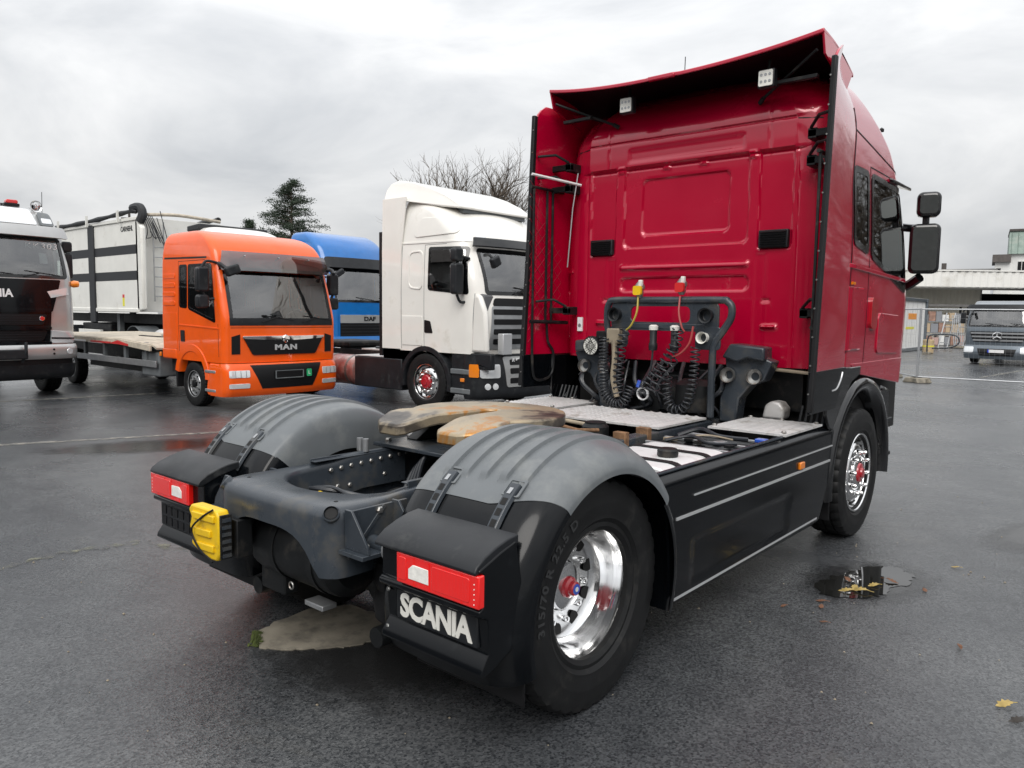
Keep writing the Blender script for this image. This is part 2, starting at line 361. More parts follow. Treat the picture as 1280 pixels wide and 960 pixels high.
# ------------------------------------------------------------------ lofted cab body
class Cab:
    """horizontal sections by height: (z, y_rear, y_front, half_width, r_rear, r_front, bulge). u in [-5,5]: 0 rear centre, 1 rear corner start,
    2 side start, 3 front corner start, 4 front face start, 5 front centre; negative is the left side"""
    def __init__(s, secs, relief=None): s.q = secs; s.relief = relief
    def at(s, z):
        q = s.q; z = min(max(z, q[0][0]), q[-1][0])
        k = 0
        while k < len(q)-2 and z > q[k+1][0]: k += 1
        a, b = q[k], q[k+1]; h = b[0]-a[0]; t = (z-a[0])/h
        o = []
        for i in range(1, 7):
            d = (b[i]-a[i])/h
            d0 = (a[i]-q[k-1][i])/(a[0]-q[k-1][0]) if k > 0 else d
            d1 = (q[k+2][i]-b[i])/(q[k+2][0]-b[0]) if k+2 < len(q) else d
            m0 = 0 if d*d0 <= 0 else 2*d*d0/(d+d0); m1 = 0 if d*d1 <= 0 else 2*d*d1/(d+d1)
            t2 = t*t; t3 = t2*t
            o.append((2*t3-3*t2+1)*a[i]+(t3-2*t2+t)*h*m0+(-2*t3+3*t2)*b[i]+(t3-t2)*h*m1)
        return o
    def base(s, u, z):
        yr, yf, w_, rr, rf, bu = s.at(z); a = abs(u); sg = 1 if u >= 0 else -1
        xm = w_-rf; sl = math.atan2(2*bu, xm); tm = PI/2-sl
        yc = yf-bu-rf*math.sin(tm)
        if a <= 1: x, y = (w_-rr)*a, yr
        elif a <= 2:
            t = (a-1)*PI/2; x, y = w_-rr+rr*math.sin(t), yr+rr-rr*math.cos(t)
        elif a <= 3: x, y = w_, (yr+rr)+(yc-yr-rr)*(a-2)
        elif a <= 4:
            t = (a-3)*tm; x, y = xm+rf*math.cos(t), yc+rf*math.sin(t)
        else:
            x1 = xm+rf*math.cos(tm); x = x1*(5-a); y = yf-bu*(x/x1)**2
        return V((x*sg, y, z))
    def P(s, u, z, off=0):
        p = s.base(u, z); rel = s.relief(p.x, z) if (s.relief and abs(u) <= 1.0) else 0
        if off or rel:
            e1 = 1e-3; du = s.base(min(u+e1, 5), z)-s.base(max(u-e1, -5), z); dz = s.base(u, z+.004)-s.base(u, z-.004)
            n = du.cross(dz); n = n.normalized() if n.length > 1e-12 else V((0, 0, 1))
            p = p+n*(off+rel)
        return p
    def u_side(s, y, z, sg=1):
        yr, yf, w_, rr, rf, bu = s.at(z); xm = w_-rf; tm = PI/2-math.atan2(2*bu, xm); yc = yf-bu-rf*math.sin(tm); y0 = yr+rr
        if y < y0: u = 1+math.acos(max(-1, min(1, (y0-y)/rr)))*2/PI
        elif y <= yc: u = 2+(y-y0)/(yc-y0)
        else: u = 3+min(1, math.asin(max(0, min(1, (y-yc)/rf)))/tm)
        return u*sg
    def u_front(s, x, z):
        yr, yf, w_, rr, rf, bu = s.at(z); xm = w_-rf; tm = PI/2-math.atan2(2*bu, xm); x1 = xm+rf*math.cos(tm); a = abs(x); sg = 1 if x >= 0 else -1
        if a <= x1: u = 5-a/x1
        else: u = 3+math.acos(max(-1, min(1, (a-xm)/rf)))/tm
        return u*sg
    def u_rear(s, x, z):
        yr, yf, w_, rr, rf, bu = s.at(z); a = abs(x); sg = 1 if x >= 0 else -1
        return sg*(a/(w_-rr) if a <= w_-rr else 1+math.asin(min(1, (a-w_+rr)/rr))*2/PI)
    def uu(s, side, a, z):
        if side == 'F': return s.u_front(a, z)
        if side == 'B': return s.u_rear(a, z)
        return s.u_side(a, z, 1 if side == 'R' else -1)
    def body(s, name, mname, parent, du=(10, 6, 30, 10, 16), dz=.05, zmin=None, zmax=None, holes=(), lining='interior', cap=True, off=0):
        z0 = s.q[0][0] if zmin is None else zmin; z1 = s.q[-1][0] if zmax is None else zmax
        nz = max(2, int((z1-z0)/dz)); us = []
        for k in range(5): us += [k+i/du[k] for i in range(du[k])]
        us = [-u for u in us[:0:-1]]+us
        us = [-5]+us   # closed loop: -5 .. <5
        zs = [z0+(z1-z0)*j/nz for j in range(nz+1)]
        n = len(us); mb = MB(); dead = set()
        for j in range(nz):
            zc = (zs[j]+zs[j+1])/2
            hs = [h for h in holes if h['z0'] < zc < h['z1']]
            if not hs: continue
            for i in range(n):
                uc = (us[i]+(us[i+1] if i+1 < n else 5))/2; p = s.base(uc, zc)
                for h in hs:
                    a = p.x if h['side'] in 'FB' else p.y
                    ok = {'F': abs(uc) > 3.0, 'B': abs(uc) < 1.5, 'R': 1.5 < uc < 3.9, 'L': -3.9 < uc < -1.5}[h['side']]
                    if ok and h['ok'](a, zc): dead.add((i, j))
        for o, nm, mm in ((off, name, mname), (-.035, 'cab_lining', lining)):
            if mm is None: continue
            mb = MB(); vs = [s.P(u, z, o) for z in zs for u in us]
            fs = [(j*n+i, j*n+(i+1) % n, (j+1)*n+(i+1) % n, (j+1)*n+i) for j in range(nz) for i in range(n) if (i, j) not in dead]
            if cap: fs.append(tuple(nz*n+i for i in range(n)))
            fs.append(tuple(range(n))[::-1])
            if o < 0: fs = [q[::-1] for q in fs]
            ob = mb.add(vs, fs).build(nm, mm, parent, smooth=40, fix=False)
            if nm == name: res = ob
        return res
    def patch(s, name, side, quad, mname, parent, r=.0, off=.006, th=.012, hole=None, nu=10, nv=12, smooth=35, bevel=0):
        """quad: (a_bl, z_bl), (a_br, z_br), (a_tr, z_tr), (a_tl, z_tl) on the skin; rounded corners r; hole: border width in metres"""
        (a0, z0), (a1, z1), (a2, z2), (a3, z3) = quad
        H = ((z3-z0)+(z2-z1))/2; W = abs((a1-a0)+(a2-a3))/2
        def vlist(r_, lo=0.0, hi=1.0):
            vs = [lo+(hi-lo)*j/nv for j in range(nv+1)]
            if r_ > 0:
                vs += [r_/H*k for k in (.08, .25, .5, .75)]+[1-r_/H*k for k in (.08, .25, .5, .75)]
            return sorted(set(round(v, 5) for v in vs if lo-1e-6 <= v <= hi+1e-6))
        def span(v, r_):
            d = min(v, 1-v)*H
            if r_ > 0 and d < r_: e = (r_-math.sqrt(max(0, r_*r_-(r_-d)**2)))/W
            else: e = 0
            return e, 1-e
        def pt(t, v, o):
            z = (z0*(1-t)+z1*t)*(1-v)+(z3*(1-t)+z2*t)*v; a = (a0*(1-t)+a1*t)*(1-v)+(a3*(1-t)+a2*t)*v
            return s.P(s.uu(side, a, z), z, o)
        mb = MB()
        if not hole:
            vl = vlist(r); A = []; B = []
            for v in vl:
                e0, e1 = span(v, r)
                for i in range(nu+1):
                    t = e0+(e1-e0)*i/nu; A.append(pt(t, v, off)); B.append(pt(t, v, off-th))
            w_ = nu+1; nvv = len(vl)-1; n = len(A); fs = [(j*w_+i, j*w_+i+1, (j+1)*w_+i+1, (j+1)*w_+i) for j in range(nvv) for i in range(nu)]
            if th:
                b = [i for i in range(w_)]+[j*w_+nu for j in range(1, nvv+1)]+[nvv*w_+i for i in range(nu-1, -1, -1)]+[j*w_ for j in range(nvv-1, 0, -1)]
                fs += [(b[(i+1) % len(b)], b[i], n+b[i], n+b[(i+1) % len(b)]) for i in range(len(b))]
                mb.add(A+B, fs)
            else: mb.add(A, fs)
        else:
            # ring between outer rounded outline and inner one: polar loop
            K = 72; lo = rrect(0, W, 0, H, max(r, 1e-3), K//4-1); li = rrect(hole, W-hole, hole, H-hole, max(r-hole*.5, .004), K//4-1)
            # densify straight runs
            def dens(p, q):
                o1, o2 = [], []
                for i in range(len(p)):
                    a, b = p[i], p[(i+1) % len(p)]; c, d = q[i], q[(i+1) % len(q)]; k = max(1, int(math.hypot(b[0]-a[0], b[1]-a[1])/.06))
                    for j in range(k):
                        o1.append((a[0]+(b[0]-a[0])*j/k, a[1]+(b[1]-a[1])*j/k)); o2.append((c[0]+(d[0]-c[0])*j/k, c[1]+(d[1]-c[1])*j/k))
                return o1, o2
            lo, li = dens(lo, li); n = len(lo)
            vs = [pt(p[0]/W, p[1]/H, o) for o in (off, off-th) for l in (lo, li) for p in l]; fs = []
            for i in range(n):
                j = (i+1) % n; fs += [(i, j, n+j, n+i), (j, i, 2*n+i, 2*n+j), (n+i, n+j, 3*n+j, 3*n+i)]
            mb.add(vs, fs)
        return mb.build(name, mname, parent, smooth=smooth, bevel=bevel, fix=True)
    def window(s, side, quad, parent, name='window', r=.06, border=.05, gname='glass', frame='black_gloss', off=.004):
        """frame ring plus pane; returns (frame, pane, hole dict for body())"""
        fr = s.patch(name, side, quad, frame, parent, r=r, off=off+.004, th=.02, hole=border)
        pa = s.patch('pane', side, quad, gname, fr, r=r, off=off, th=0, nu=14, nv=12)
        return fr, pa
def hole(side, quad, inset):
    q = [V((a, z)) for a, z in quad]; cen = sum(q, V((0, 0)))/4; hp = []
    for i in range(4):
        a, b = q[i], q[(i+1) % 4]; d = (b-a).normalized(); n = V((-d.y, d.x))
        if n.dot(cen-a) < 0: n = -n
        hp.append((a, n))
    return dict(side=side, z0=min(p.y for p in q), z1=max(p.y for p in q), ok=lambda a, z: all((V((a, z))-p).dot(n) > inset for p, n in hp))
# ------------------------------------------------------------------ ground
def worn(name, scale, lo, hi, top):
    """paint worn off in flakes: alpha follows noise"""
    t = M[name].node_tree; co = t.nodes.new('ShaderNodeTexCoord'); n = t.nodes.new('ShaderNodeTexNoise'); n.inputs['Scale'].default_value = scale; n.inputs['Detail'].default_value = 8; n.inputs['Roughness'].default_value = .7
    t.links.new(co.outputs['Object'], n.inputs['Vector']); mr = t.nodes.new('ShaderNodeMapRange'); mr.inputs[1].default_value = lo; mr.inputs[2].default_value = hi; mr.inputs[3].default_value = 0; mr.inputs[4].default_value = top
    t.links.new(n.outputs['Fac'], mr.inputs[0]); t.links.new(mr.outputs[0], t.nodes['Principled BSDF'].inputs['Alpha'])
worn('yellow_mark', 9, .42, .62, .75); worn('line_paint', 6, .34, .56, .9)
def gpatch(pts, z, n=None): return MB().add([(x, y, z) for x, y in pts], [tuple(range(len(pts)))])
g = MB().grid(lambda u, v: (-500+1000*u, -500+1000*v, 0), 20, 20).build('ground', 'asphalt', smooth=0); tag(g, kind='structure')
def wobble(pts, amp, seed, n=5):
    rnd = random.Random(seed); out = []
    for i in range(len(pts)):
        a, b = pts[i], pts[(i+1) % len(pts)]
        for j in range(n): t = j/n; out.append((a[0]+(b[0]-a[0])*t+rnd.uniform(-amp, amp), a[1]+(b[1]-a[1])*t+rnd.uniform(-amp, amp)))
    return out
def stripe(name, p0, p1, wd, mname, z, seed, amp=.02, n=16):
    p0 = V(p0); p1 = V(p1); d = (p1-p0); nn = V((-d.y, d.x)).normalized()*wd/2; rnd = random.Random(seed); L = []; Rr = []
    for i in range(n+1):
        p = p0+d*i/n; L.append(p+nn*(1+rnd.uniform(-1, 1)*amp/wd*2)); Rr.append(p-nn*(1+rnd.uniform(-1, 1)*amp/wd*2))
    vs = [(p.x, p.y, z) for p in L+Rr]; o = MB().add(vs, [(i, i+1, n+2+i, n+1+i) for i in range(n)]).build(name, mname, smooth=0); return tag(o, kind='structure')
stripe('road_marking', (-10.2, -6.0), (-6.55, 3.6), .14, 'line_paint', .004, 1)
stripe('road_marking', (-13.4, -2.0), (-12.3, 4.2), .14, 'line_paint', .004, 2)
stripe('road_marking', (-1.13, 22.9), (-.5, 29.5), .12, 'line_paint', .004, 3)
stripe('road_marking', (-7.0, 33), (-3.4, 37), .12, 'line_paint', .004, 8)
ym = [(-2.55, -1.9), (-2.7, -1.15), (-2.74, -.72), (-2.6, -.28), (-2.36, -.22), (-2.12, -.10)]
for i in range(5): stripe('paint_mark', ym[i], ym[i+1], .075, 'yellow_mark', .004+.0004*i, 20+i, .03, 14)
# concrete surround of a drain under the tractor's tail
o = MB().prism(wobble([(-.39, -.65), (-.56, -.57), (-.62, -.44), (-.64, -.19), (-.52, .0), (-.28, .02), (-.08, -.10), (-.02, -.20), (-.08, -.36), (-.17, -.47), (-.28, -.58)], .014, 4), 'z', -.02, .008).build('concrete_patch', 'concrete', smooth=0); tag(o, kind='structure')
for k in range(26):
    pass
o = MB()
rr = random.Random(11)
for k in range(140):
    a = rr.uniform(0, 1); x = -.42-.15*a+rr.gauss(0, .012); y = -.66+.09*a+rr.gauss(0, .012); s_ = rr.uniform(.004, .012)
    o.add([(x-s_, y, .004), (x+s_, y-s_, .004), (x, y+s_, .006+s_*1.4)], [(0, 1, 2)]); o.add([(x, y-s_, .004), (x+s_, y+s_, .004), (x-s_, y, .005+s_)], [(0, 1, 2)])
tag(o.build('moss', 'moss', smooth=0), 'little green moss growing on the edge of the concrete patch', 'moss', kind='stuff')
# puddle beside the front wheel
pu = [(1.36, 2.22), (1.46, 2.06), (1.62, 2.10), (1.70, 2.20), (1.74, 2.30), (1.76, 2.48), (1.82, 2.62), (1.80, 2.80), (1.70, 2.92), (1.58, 2.90), (1.50, 2.74), (1.44, 2.58), (1.40, 2.40)]
tag(gpatch(wobble(pu, .022, 9), .005).build('puddle', 'puddle_water', smooth=0), kind='structure')
dm = bpy.data.materials.new('damp_asphalt'); dm.use_nodes = True; t_ = dm.node_tree; b_ = t_.nodes['Principled BSDF']; b_.inputs['Base Color'].default_value = (.022, .022, .022, 1); b_.inputs['Roughness'].default_value = .16
co_ = t_.nodes.new('ShaderNodeTexCoord'); ln = t_.nodes.new('ShaderNodeVectorMath'); ln.operation = 'LENGTH'; t_.links.new(co_.outputs['Object'], ln.inputs[0])
no_ = t_.nodes.new('ShaderNodeTexNoise'); no_.inputs['Scale'].default_value = 7; no_.inputs['Detail'].default_value = 8; no_.inputs['Roughness'].default_value = .75; t_.links.new(co_.outputs['Object'], no_.inputs['Vector'])
mu_ = t_.nodes.new('ShaderNodeMath'); mu_.operation = 'MULTIPLY_ADD'; mu_.inputs[1].default_value = .7; t_.links.new(no_.outputs['Fac'], mu_.inputs[0]); t_.links.new(ln.outputs['Value'], mu_.inputs[2])
rg = t_.nodes.new('ShaderNodeMapRange'); rg.inputs[1].default_value = .62; rg.inputs[2].default_value = .95; rg.inputs[3].default_value = .8; rg.inputs[4].default_value = 0; t_.links.new(mu_.outputs[0], rg.inputs[0]); t_.links.new(rg.outputs[0], b_.inputs['Alpha'])
M['damp_asphalt'] = dm
def damp(x, y, sx_, sy_, rz, z):
    o = MB().add([(-1, -1, 0), (1, -1, 0), (1, 1, 0), (-1, 1, 0)], [(0, 1, 2, 3)]).build('wet_patch', 'damp_asphalt', smooth=0, loc=(x, y, z), rot=(0, 0, rz)); o.scale = (sx_, sy_, 1); return tag(o, kind='structure')
damp(1.6, 2.5, .62, .95, -.3, .0025); damp(.1, -.2, 1.3, 1.1, .4, .002); damp(-4.5, -1.5, 1.6, 1.0, .5, .0022); damp(1.9, -.6, 1.2, .6, 1.0, .0018); damp(-6.5, 1.5, 2.2, .9, 1.1, .0015); damp(2.3, 4.6, 1.4, .5, 1.3, .0016)
# fallen leaves
def leaf(x, y, s_, rz, mname, label, z=.006, curl=.3):
    o = [(-1, 0), (-.72, .2), (-.5, .22), (-.42, .5), (-.12, .34), (.1, .52), (.2, .28), (.55, .3), (.62, .12), (1, 0)]
    pts = o+[(a, -b*.9) for a, b in o[-2:0:-1]]
    n = len(o); mb = MB(); vs = []
    for a, b in o: vs.append((a*s_, b*s_, (curl*abs(b)*s_*1.2+.12*s_*math.sin(a*2.5)+.15*s_)))
    for a, b in o: vs.append((a*s_, -b*.9*s_, (curl*abs(b)*s_*.6+.12*s_*math.sin(a*2.5)+.15*s_)))
    fs = [(i, i+1, n+i+1, n+i) for i in range(n-1)]
    mb.sheet(lambda u, v: V(vs[int(round(u*(n-1)))]).lerp(V(vs[n+int(round(u*(n-1)))]), v), n-1, 4, (0, 0, -.0015))
    mb.tube([(s_*.95, 0, s_*.2), (s_*1.35, .1*s_, s_*.12)], .0018, 5)
    ob = mb.build('fallen_leaf', mname, smooth=50, loc=(x, y, z), rot=(0, 0, rz)); return tag(ob, label, 'leaf', 'leaves fallen on the asphalt')
leaf(2.535, 1.22, .05, .9, 'leaf_yellow', 'large yellow dried leaf lying beside a black one on asphalt')
leaf(2.60, 1.10, .045, .75, 'leaf_dark', 'black curled leaf lying beside a yellow dried one')
leaf(2.26, 1.76, .026, 2.0, 'leaf_brown', 'small dark brown crumpled leaf alone on bare asphalt', curl=1.0)
for x, y, s_, a in ((1.56, 2.20, .05, .6), (1.62, 2.26, .06, .2), (1.58, 2.30, .04, 1.6), (1.66, 2.42, .045, .9)):
    leaf(x, y, s_, a, 'leaf_yellow', 'yellow leaf floating in the puddle', .008)
for x, y, s_, a in ((1.50, 2.42, .04, 2.2), (1.72, 2.58, .05, 2.9)): leaf(x, y, s_, a, 'leaf_brown', 'brown leaf floating in the puddle', .008)
for x, y, s_, a in ((1.50, 1.93, .035, .4), (1.53, 1.84, .03, 1.8), (1.62, 1.62, .025, .2), (1.36, 1.70, .025, 1.1), (1.92, 2.56, .03, 2)):
    leaf(x, y, s_, a, 'leaf_brown', 'small brown leaf lying flat on asphalt near the puddle', curl=.1)
leaf(1.97, 3.2, .03, .3, 'leaf_yellow', 'small pale leaf on asphalt beyond the puddle', curl=.05)
rr = random.Random(5)
mb = MB()
for k in range(260):
    x = rr.uniform(-3, 3.2); y = rr.uniform(-2.2, 6); s_ = rr.uniform(.003, .009)
    mb.add([(x-s_, y-s_*.6, .002), (x+s_, y-s_*.5, .002), (x+s_*.3, y+s_, .002), (x, y, .003+s_*.8)], [(0, 1, 3), (1, 2, 3), (2, 0, 3)])
tag(mb.build('grit', 'dust_brown', smooth=0), 'loose grit and crumbs scattered on the wet asphalt', 'grit', kind='stuff')

# ------------------------------------------------------------------ wheels
MC = {}
def tyre_mesh(key, Rt, wd, rim, lug=True):
    if key in MC: return MC[key]
    h = wd/2; n = 144; d = Rt-rim
    side = [(rim-.008, -h*.78), (rim+.012, -h*.86), (rim+.03, -h*.84), (rim+d*.22, -h*.93), (rim+d*.30, -h*.92), (rim+d*.5, -h*1.0), (rim+d*.55, -h*.985), (rim+d*.72, -h*.97), (rim+d*.86, -h*.92), (rim+d*.94, -h*.88), (Rt-.006, -h*.8)]
    tread = [(Rt, -h*.68), (Rt, -h*.48), (Rt-.014, -h*.46), (Rt-.014, -h*.40), (Rt+.001, -h*.38), (Rt+.001, -h*.05), (Rt-.014, -h*.03)]
    half = side+tread; prof = half+[(r, -x) for r, x in half[::-1]]
    mb = MB().lathe(prof, n, closed=True); k = len(prof)
    if lug:
        for i, (r, x) in enumerate(prof):
            if r > rim+d*.9:
                for j in range(n):
                    if j % 4 == 0:
                        p = mb.v[i*n+j]; q = (r-.010)/r; mb.v[i*n+j] = (p[0], p[1]*q, p[2]*q)
    MC[key] = mb.mesh('tyre', 'tyre_rubber', 30); return MC[key]
def rim_mesh(key, prof, mname, n=64):
    if key not in MC: MC[key] = MB().lathe(prof, n).mesh('wheel', mname, 35)
    return MC[key]
def wheel(parent, loc, kind, left=False):
    K = dict(
      dish=(.505, .315, .286, [(.268, -.12), (.305, -.122), (.286, -.11), (.27, -.08), (.262, .0), (.270, .06), (.286, .105), (.306, .122), (.309, .127), (.305, .132), (.296, .131), (.288, .118), (.279, .10), (.272, .07), (.264, .02), (.256, -.01), (.244, -.035), (.226, -.048), (.20, -.055), (.16, -.06), (.145, -.058), (.12, -.055), (.0, -.055)], 'aluminium'),
      front=(.505, .315, .286, [(.305, -.122), (.286, -.11), (.262, .0), (.286, .105), (.306, .122), (.309, .128), (.305, .133), (.296, .132), (.286, .118), (.276, .095), (.268, .07), (.258, .062), (.248, .07), (.236, .092), (.215, .112), (.19, .12), (.15, .121), (.14, .118), (.12, .09), (.0, .09)], 'aluminium'),
      bgfront=(.50, .315, .286, [(.286, -.11), (.262, .0), (.286, .105), (.306, .122), (.308, .13), (.298, .131), (.284, .112), (.27, .07), (.25, .075), (.228, .10), (.19, .115), (.14, .115), (.12, .09), (.0, .09)], 'aluminium'),
      man=(.39, .245, .215, [(.215, -.09), (.195, 0), (.215, .085), (.232, .10), (.234, .106), (.226, .107), (.212, .09), (.2, .06), (.18, .065), (.165, .085), (.13, .095), (.09, .095), (.08, .08), (0, .08)], 'galvanised'),
      steel=(.50, .30, .286, [(.286, -.11), (.262, .0), (.286, .105), (.306, .122), (.308, .128), (.298, .129), (.282, .1), (.262, .03), (.22, .0), (.15, -.01), (.0, -.01)], 'galvanised'))[kind]
    Rt, wd, rim, prof, mm = K
    w_ = inst(rim_mesh('rim_'+kind, prof, mm), 'wheel', parent, loc, (0, 0, PI if left else 0))
    inst(tyre_mesh('tyre_%s' % ('a' if Rt > .45 else 'b') if kind != 'dish' else 'tyre_d', Rt, wd, rim), 'tyre', w_)
    # nuts and hand holes
    def ngroup(key, mk, name, n, r, x, a0=0):
        for i in range(n):
            a = a0+2*PI*i/n
            if key not in MC: MC[key] = mk()
            inst(MC[key], name, w_, (x, r*math.cos(a), r*math.sin(a)), (a, 0, 0))
    if kind == 'dish':
        ngroup('hh', lambda: MB().prism([(.04*math.cos(t), .029*math.sin(t)) for t in [2*PI*i/20 for i in range(20)]], 'x', -.002, .0025).mesh('hand_hole', 'dark_void', 0), 'hand_hole', 10, .212, -.051, .2)
        ngroup('nut', lambda: MB().lathe([(.0, .032), (.012, .03), (.016, .022), (.017, 0)], 10).mesh('wheel_nut', 'chrome', 40), 'wheel_nut', 10, .1675, -.06, .5)
        MB().lathe([(.115, -.06), (.112, -.03), (.10, -.015), (.085, -.012), (.055, -.01), (.05, -.01)], 32).build('hub_flange', 'aluminium', w_)
        MB().lathe([(.05, -.012), (.046, .004), (.034, .012), (.032, .03), (.028, .034), (.0, .034)], 28).build('hub_cap', 'red_cap', w_)
        MB().lathe([(.024, .0335), (.023, .0365), (.0, .037)], 24).build('emblem', 'blue_emblem', w_)
        MB().lathe([(.012, .0365), (.011, .0385), (0, .0385)], 6).build('emblem_star', 'white_letter', w_)
    elif kind in ('front', 'bgfront'):
        ngroup('hhf', lambda: MB().prism([(.022*math.cos(t), .02*math.sin(t)) for t in [2*PI*i/16 for i in range(16)]], 'x', -.006, .0065).mesh('hand_hole', 'dark_void', 0), 'hand_hole', 10, .235, .090, .2)
        ngroup('nutf', lambda: MB().lathe([(.0, .05), (.012, .048), (.0165, .036), (.018, 0)], 10).mesh('wheel_nut', 'chrome', 40), 'wheel_nut', 10, .1675, .118, .5)
        if kind == 'front': MB().lathe([(.128, .09), (.125, .125), (.10, .14), (.085, .14)], 28).build('hub_ring', 'chrome', w_)
        kq = .68 if kind == 'front' else 1
        MB().lathe([(.125*kq, .09), (.122*kq, .13), (.105*kq, .15), (.06*kq, .155), (.055*kq, .168), (.0, .17)], 28).build('hub_cap', 'red_cap', w_)
    elif kind == 'man':
        ngroup('hhm', lambda: MB().prism([(.02*math.cos(t), .016*math.sin(t)) for t in [2*PI*i/12 for i in range(12)]], 'x', -.005, .006).mesh('hand_hole', 'dark_void', 0), 'hand_hole', 8, .155, .088, .2)
        ngroup('nutm', lambda: MB().lathe([(.0, .03), (.014, .026), (.016, 0)], 8).mesh('wheel_nut', 'steel_bolt', 40), 'wheel_nut', 6, .105, .092, .5)
        MB().lathe([(.07, .08), (.066, .115), (.05, .125), (.0, .126)], 20).build('hub_cap', 'grille_dark', w_)
    else:
        MB().lathe([(.13, -.012), (.125, .06), (.09, .09), (.0, .092)], 24).build('hub_cap', 'chassis_dark', w_)
    return w_
def bolt_mesh():
    if 'bolt' not in MC: MC['bolt'] = MB().lathe([(.017, 0), (.017, .008), (.012, .014), (.0, .015)], 6).mesh('bolt', 'steel_bolt', 30)
    return MC['bolt']

# ------------------------------------------------------------------ the red tractor unit
T = thing('tractor_truck', 'red cab tractor truck without trailer, its black chassis and coupling plate bare', 'truck')
wheel(T, (1.045, 0, .5), 'dish'); wheel(T, (.70, 0, .5), 'steel'); wheel(T, (-1.045, 0, .5), 'dish', True); wheel(T, (-.70, 0, .5), 'steel', True)
wheel(T, (1.075, 3.55, .5), 'front'); wheel(T, (-1.075, 3.55, .5), 'front', True)
# tyre lettering, raised on the rear right sidewall
def tyre_text(txt, rad, a_mid, size, parent_wheel, x):
    vs, fs = text_geo(txt, size, .0015, .0015, 1.2, 1.12); out = []
    for p in vs:
        a = a_mid-p.x/rad; r = rad+p.y; out.append((x+p.z, r*math.cos(a), r*math.sin(a)))
    MB().add(out, fs).build('tyre_lettering', 'grey_letter', parent_wheel, smooth=0, fix=False)
rw = [c for c in T.children if c.name.startswith('wheel')][0]
tyre_text('315/70 R 22.5 D', .40, R(152), .056, rw, .1575)

# --- chassis rails
for s in (1, -1):
    mb = MB(); yb = -.36
    for (x0, x1, z0, z1) in ((.377, .385, .66, .93), (.335, .377, .915, .922), (.305, .377, .66, .668)):
        mb.bx(min(s*x0, s*x1), max(s*x0, s*x1), yb, 4.9, z0, z1)
    ra = mb.build('frame_rail', 'chassis_paint', T, bevel=.003)
    for k in range(9): inst(bolt_mesh(), 'bolt', ra, (s*.377, -.30+.085*k, .872+.002*k), (0, 0, PI if s > 0 else 0))
    for (y, z) in ((-.28, .74), (-.2, .735), (.25, .73), (.33, .73)): inst(bolt_mesh(), 'bolt', ra, (s*.377, y, z), (0, 0, PI if s > 0 else 0))
    for (y, z) in ((-.42, .87), (-.30, .88), (-.1, .885), (.12, .84), (-.42, .75)): inst(bolt_mesh(), 'bolt', ra, (s*.385, y, z), (0, 0, 0 if s > 0 else PI))
# --- rear crossmember: pressed horseshoe
def interp_loop(n):
    outer = []; inner = []
    # from front-right round the tail to front-left
    def arc(cx, cy, r, a0, a1, k): return [(cx+r*math.cos(a0+(a1-a0)*i/k), cy+r*math.sin(a0+(a1-a0)*i/k)) for i in range(k+1)]
    outer = [(.392, .25), (.395, -.05), (.405, -.22), (.43, -.45), (.455, -.62)]+arc(.355, -.745, .10, 0, -PI/2, 6)+[(.18, -.858), (0, -.862), (-.18, -.858)]+arc(-.355, -.745, .10, -PI/2, -PI, 6)+[(-.455, -.62), (-.43, -.45), (-.405, -.22), (-.395, -.05), (-.392, .25)]
    inner = [(.33, .25), (.335, -.05), (.34, -.20), (.345, -.30), (.345, -.37)]+[(.345*math.cos(t), -.40-.25*math.sin(t)) for t in [PI*.04*i for i in range(1, 25)]]+[(-.345, -.37), (-.345, -.30), (-.34, -.20), (-.335, -.05), (-.33, .25)]
    def res(l):
        L = [0]
        for a, b in zip(l, l[1:]): L.append(L[-1]+math.hypot(b[0]-a[0], b[1]-a[1]))
        o = []
        for i in range(n+1):
            d = L[-1]*i/n; k = min(max(j for j in range(len(L)) if L[j] <= d+1e-9), len(l)-2); t = (d-L[k])/max(1e-9, L[k+1]-L[k]); o.append((l[k][0]+(l[k+1][0]-l[k][0])*t, l[k][1]+(l[k+1][1]-l[k][1])*t))
        return o
    return res(outer), res(inner)
NL = 72; ou, inn = interp_loop(NL)
def ztop(x, y): return .905-.012*max(0, min(1, (-.3-y)/.3))+.028*max(0, min(1, (y+.36)/.2))
mb = MB(); prof = []
for i in range(NL+1):
    (xo, yo), (xi, yi) = ou[i], inn[i]; zt = ztop(xo, yo); col = []
    d = V((xo-xi, yo-yi)); L_ = d.length; d = d/L_
    col.append((xi, yi, zt-.20)); col.append((xi, yi, zt-.03)); col.append((xi+d.x*.010, yi+d.y*.010, zt-.008)); col.append((xi+d.x*.028, yi+d.y*.028, zt))
    col.append((xo-d.x*.05, yo-d.y*.05, zt)); col.append((xo-d.x*.022, yo-d.y*.022, zt-.008)); col.append((xo-d.x*.006, yo-d.y*.006, zt-.024)); col.append((xo, yo, zt-.05))
    zb = .80 if yo > -.1 else .67 if yo > -.6 else (.60 if abs(xo) > .36 else .60+.17*(1-(abs(xo)/.36)**4))
    col.append((xo, yo, (zt-.05+zb)/2)); col.append((xo, yo, zb)); col.append((xo-d.x*.03, yo-d.y*.03, zb+.004))
    prof.append(col)
k = len(prof[0]); mb.add([p for c_ in prof for p in c_], [(i*k+j, (i+1)*k+j, (i+1)*k+j+1, i*k+j+1) for i in range(NL) for j in range(k-1)])
cm = mb.build('rear_crossmember', 'chassis_paint', T, smooth=50)
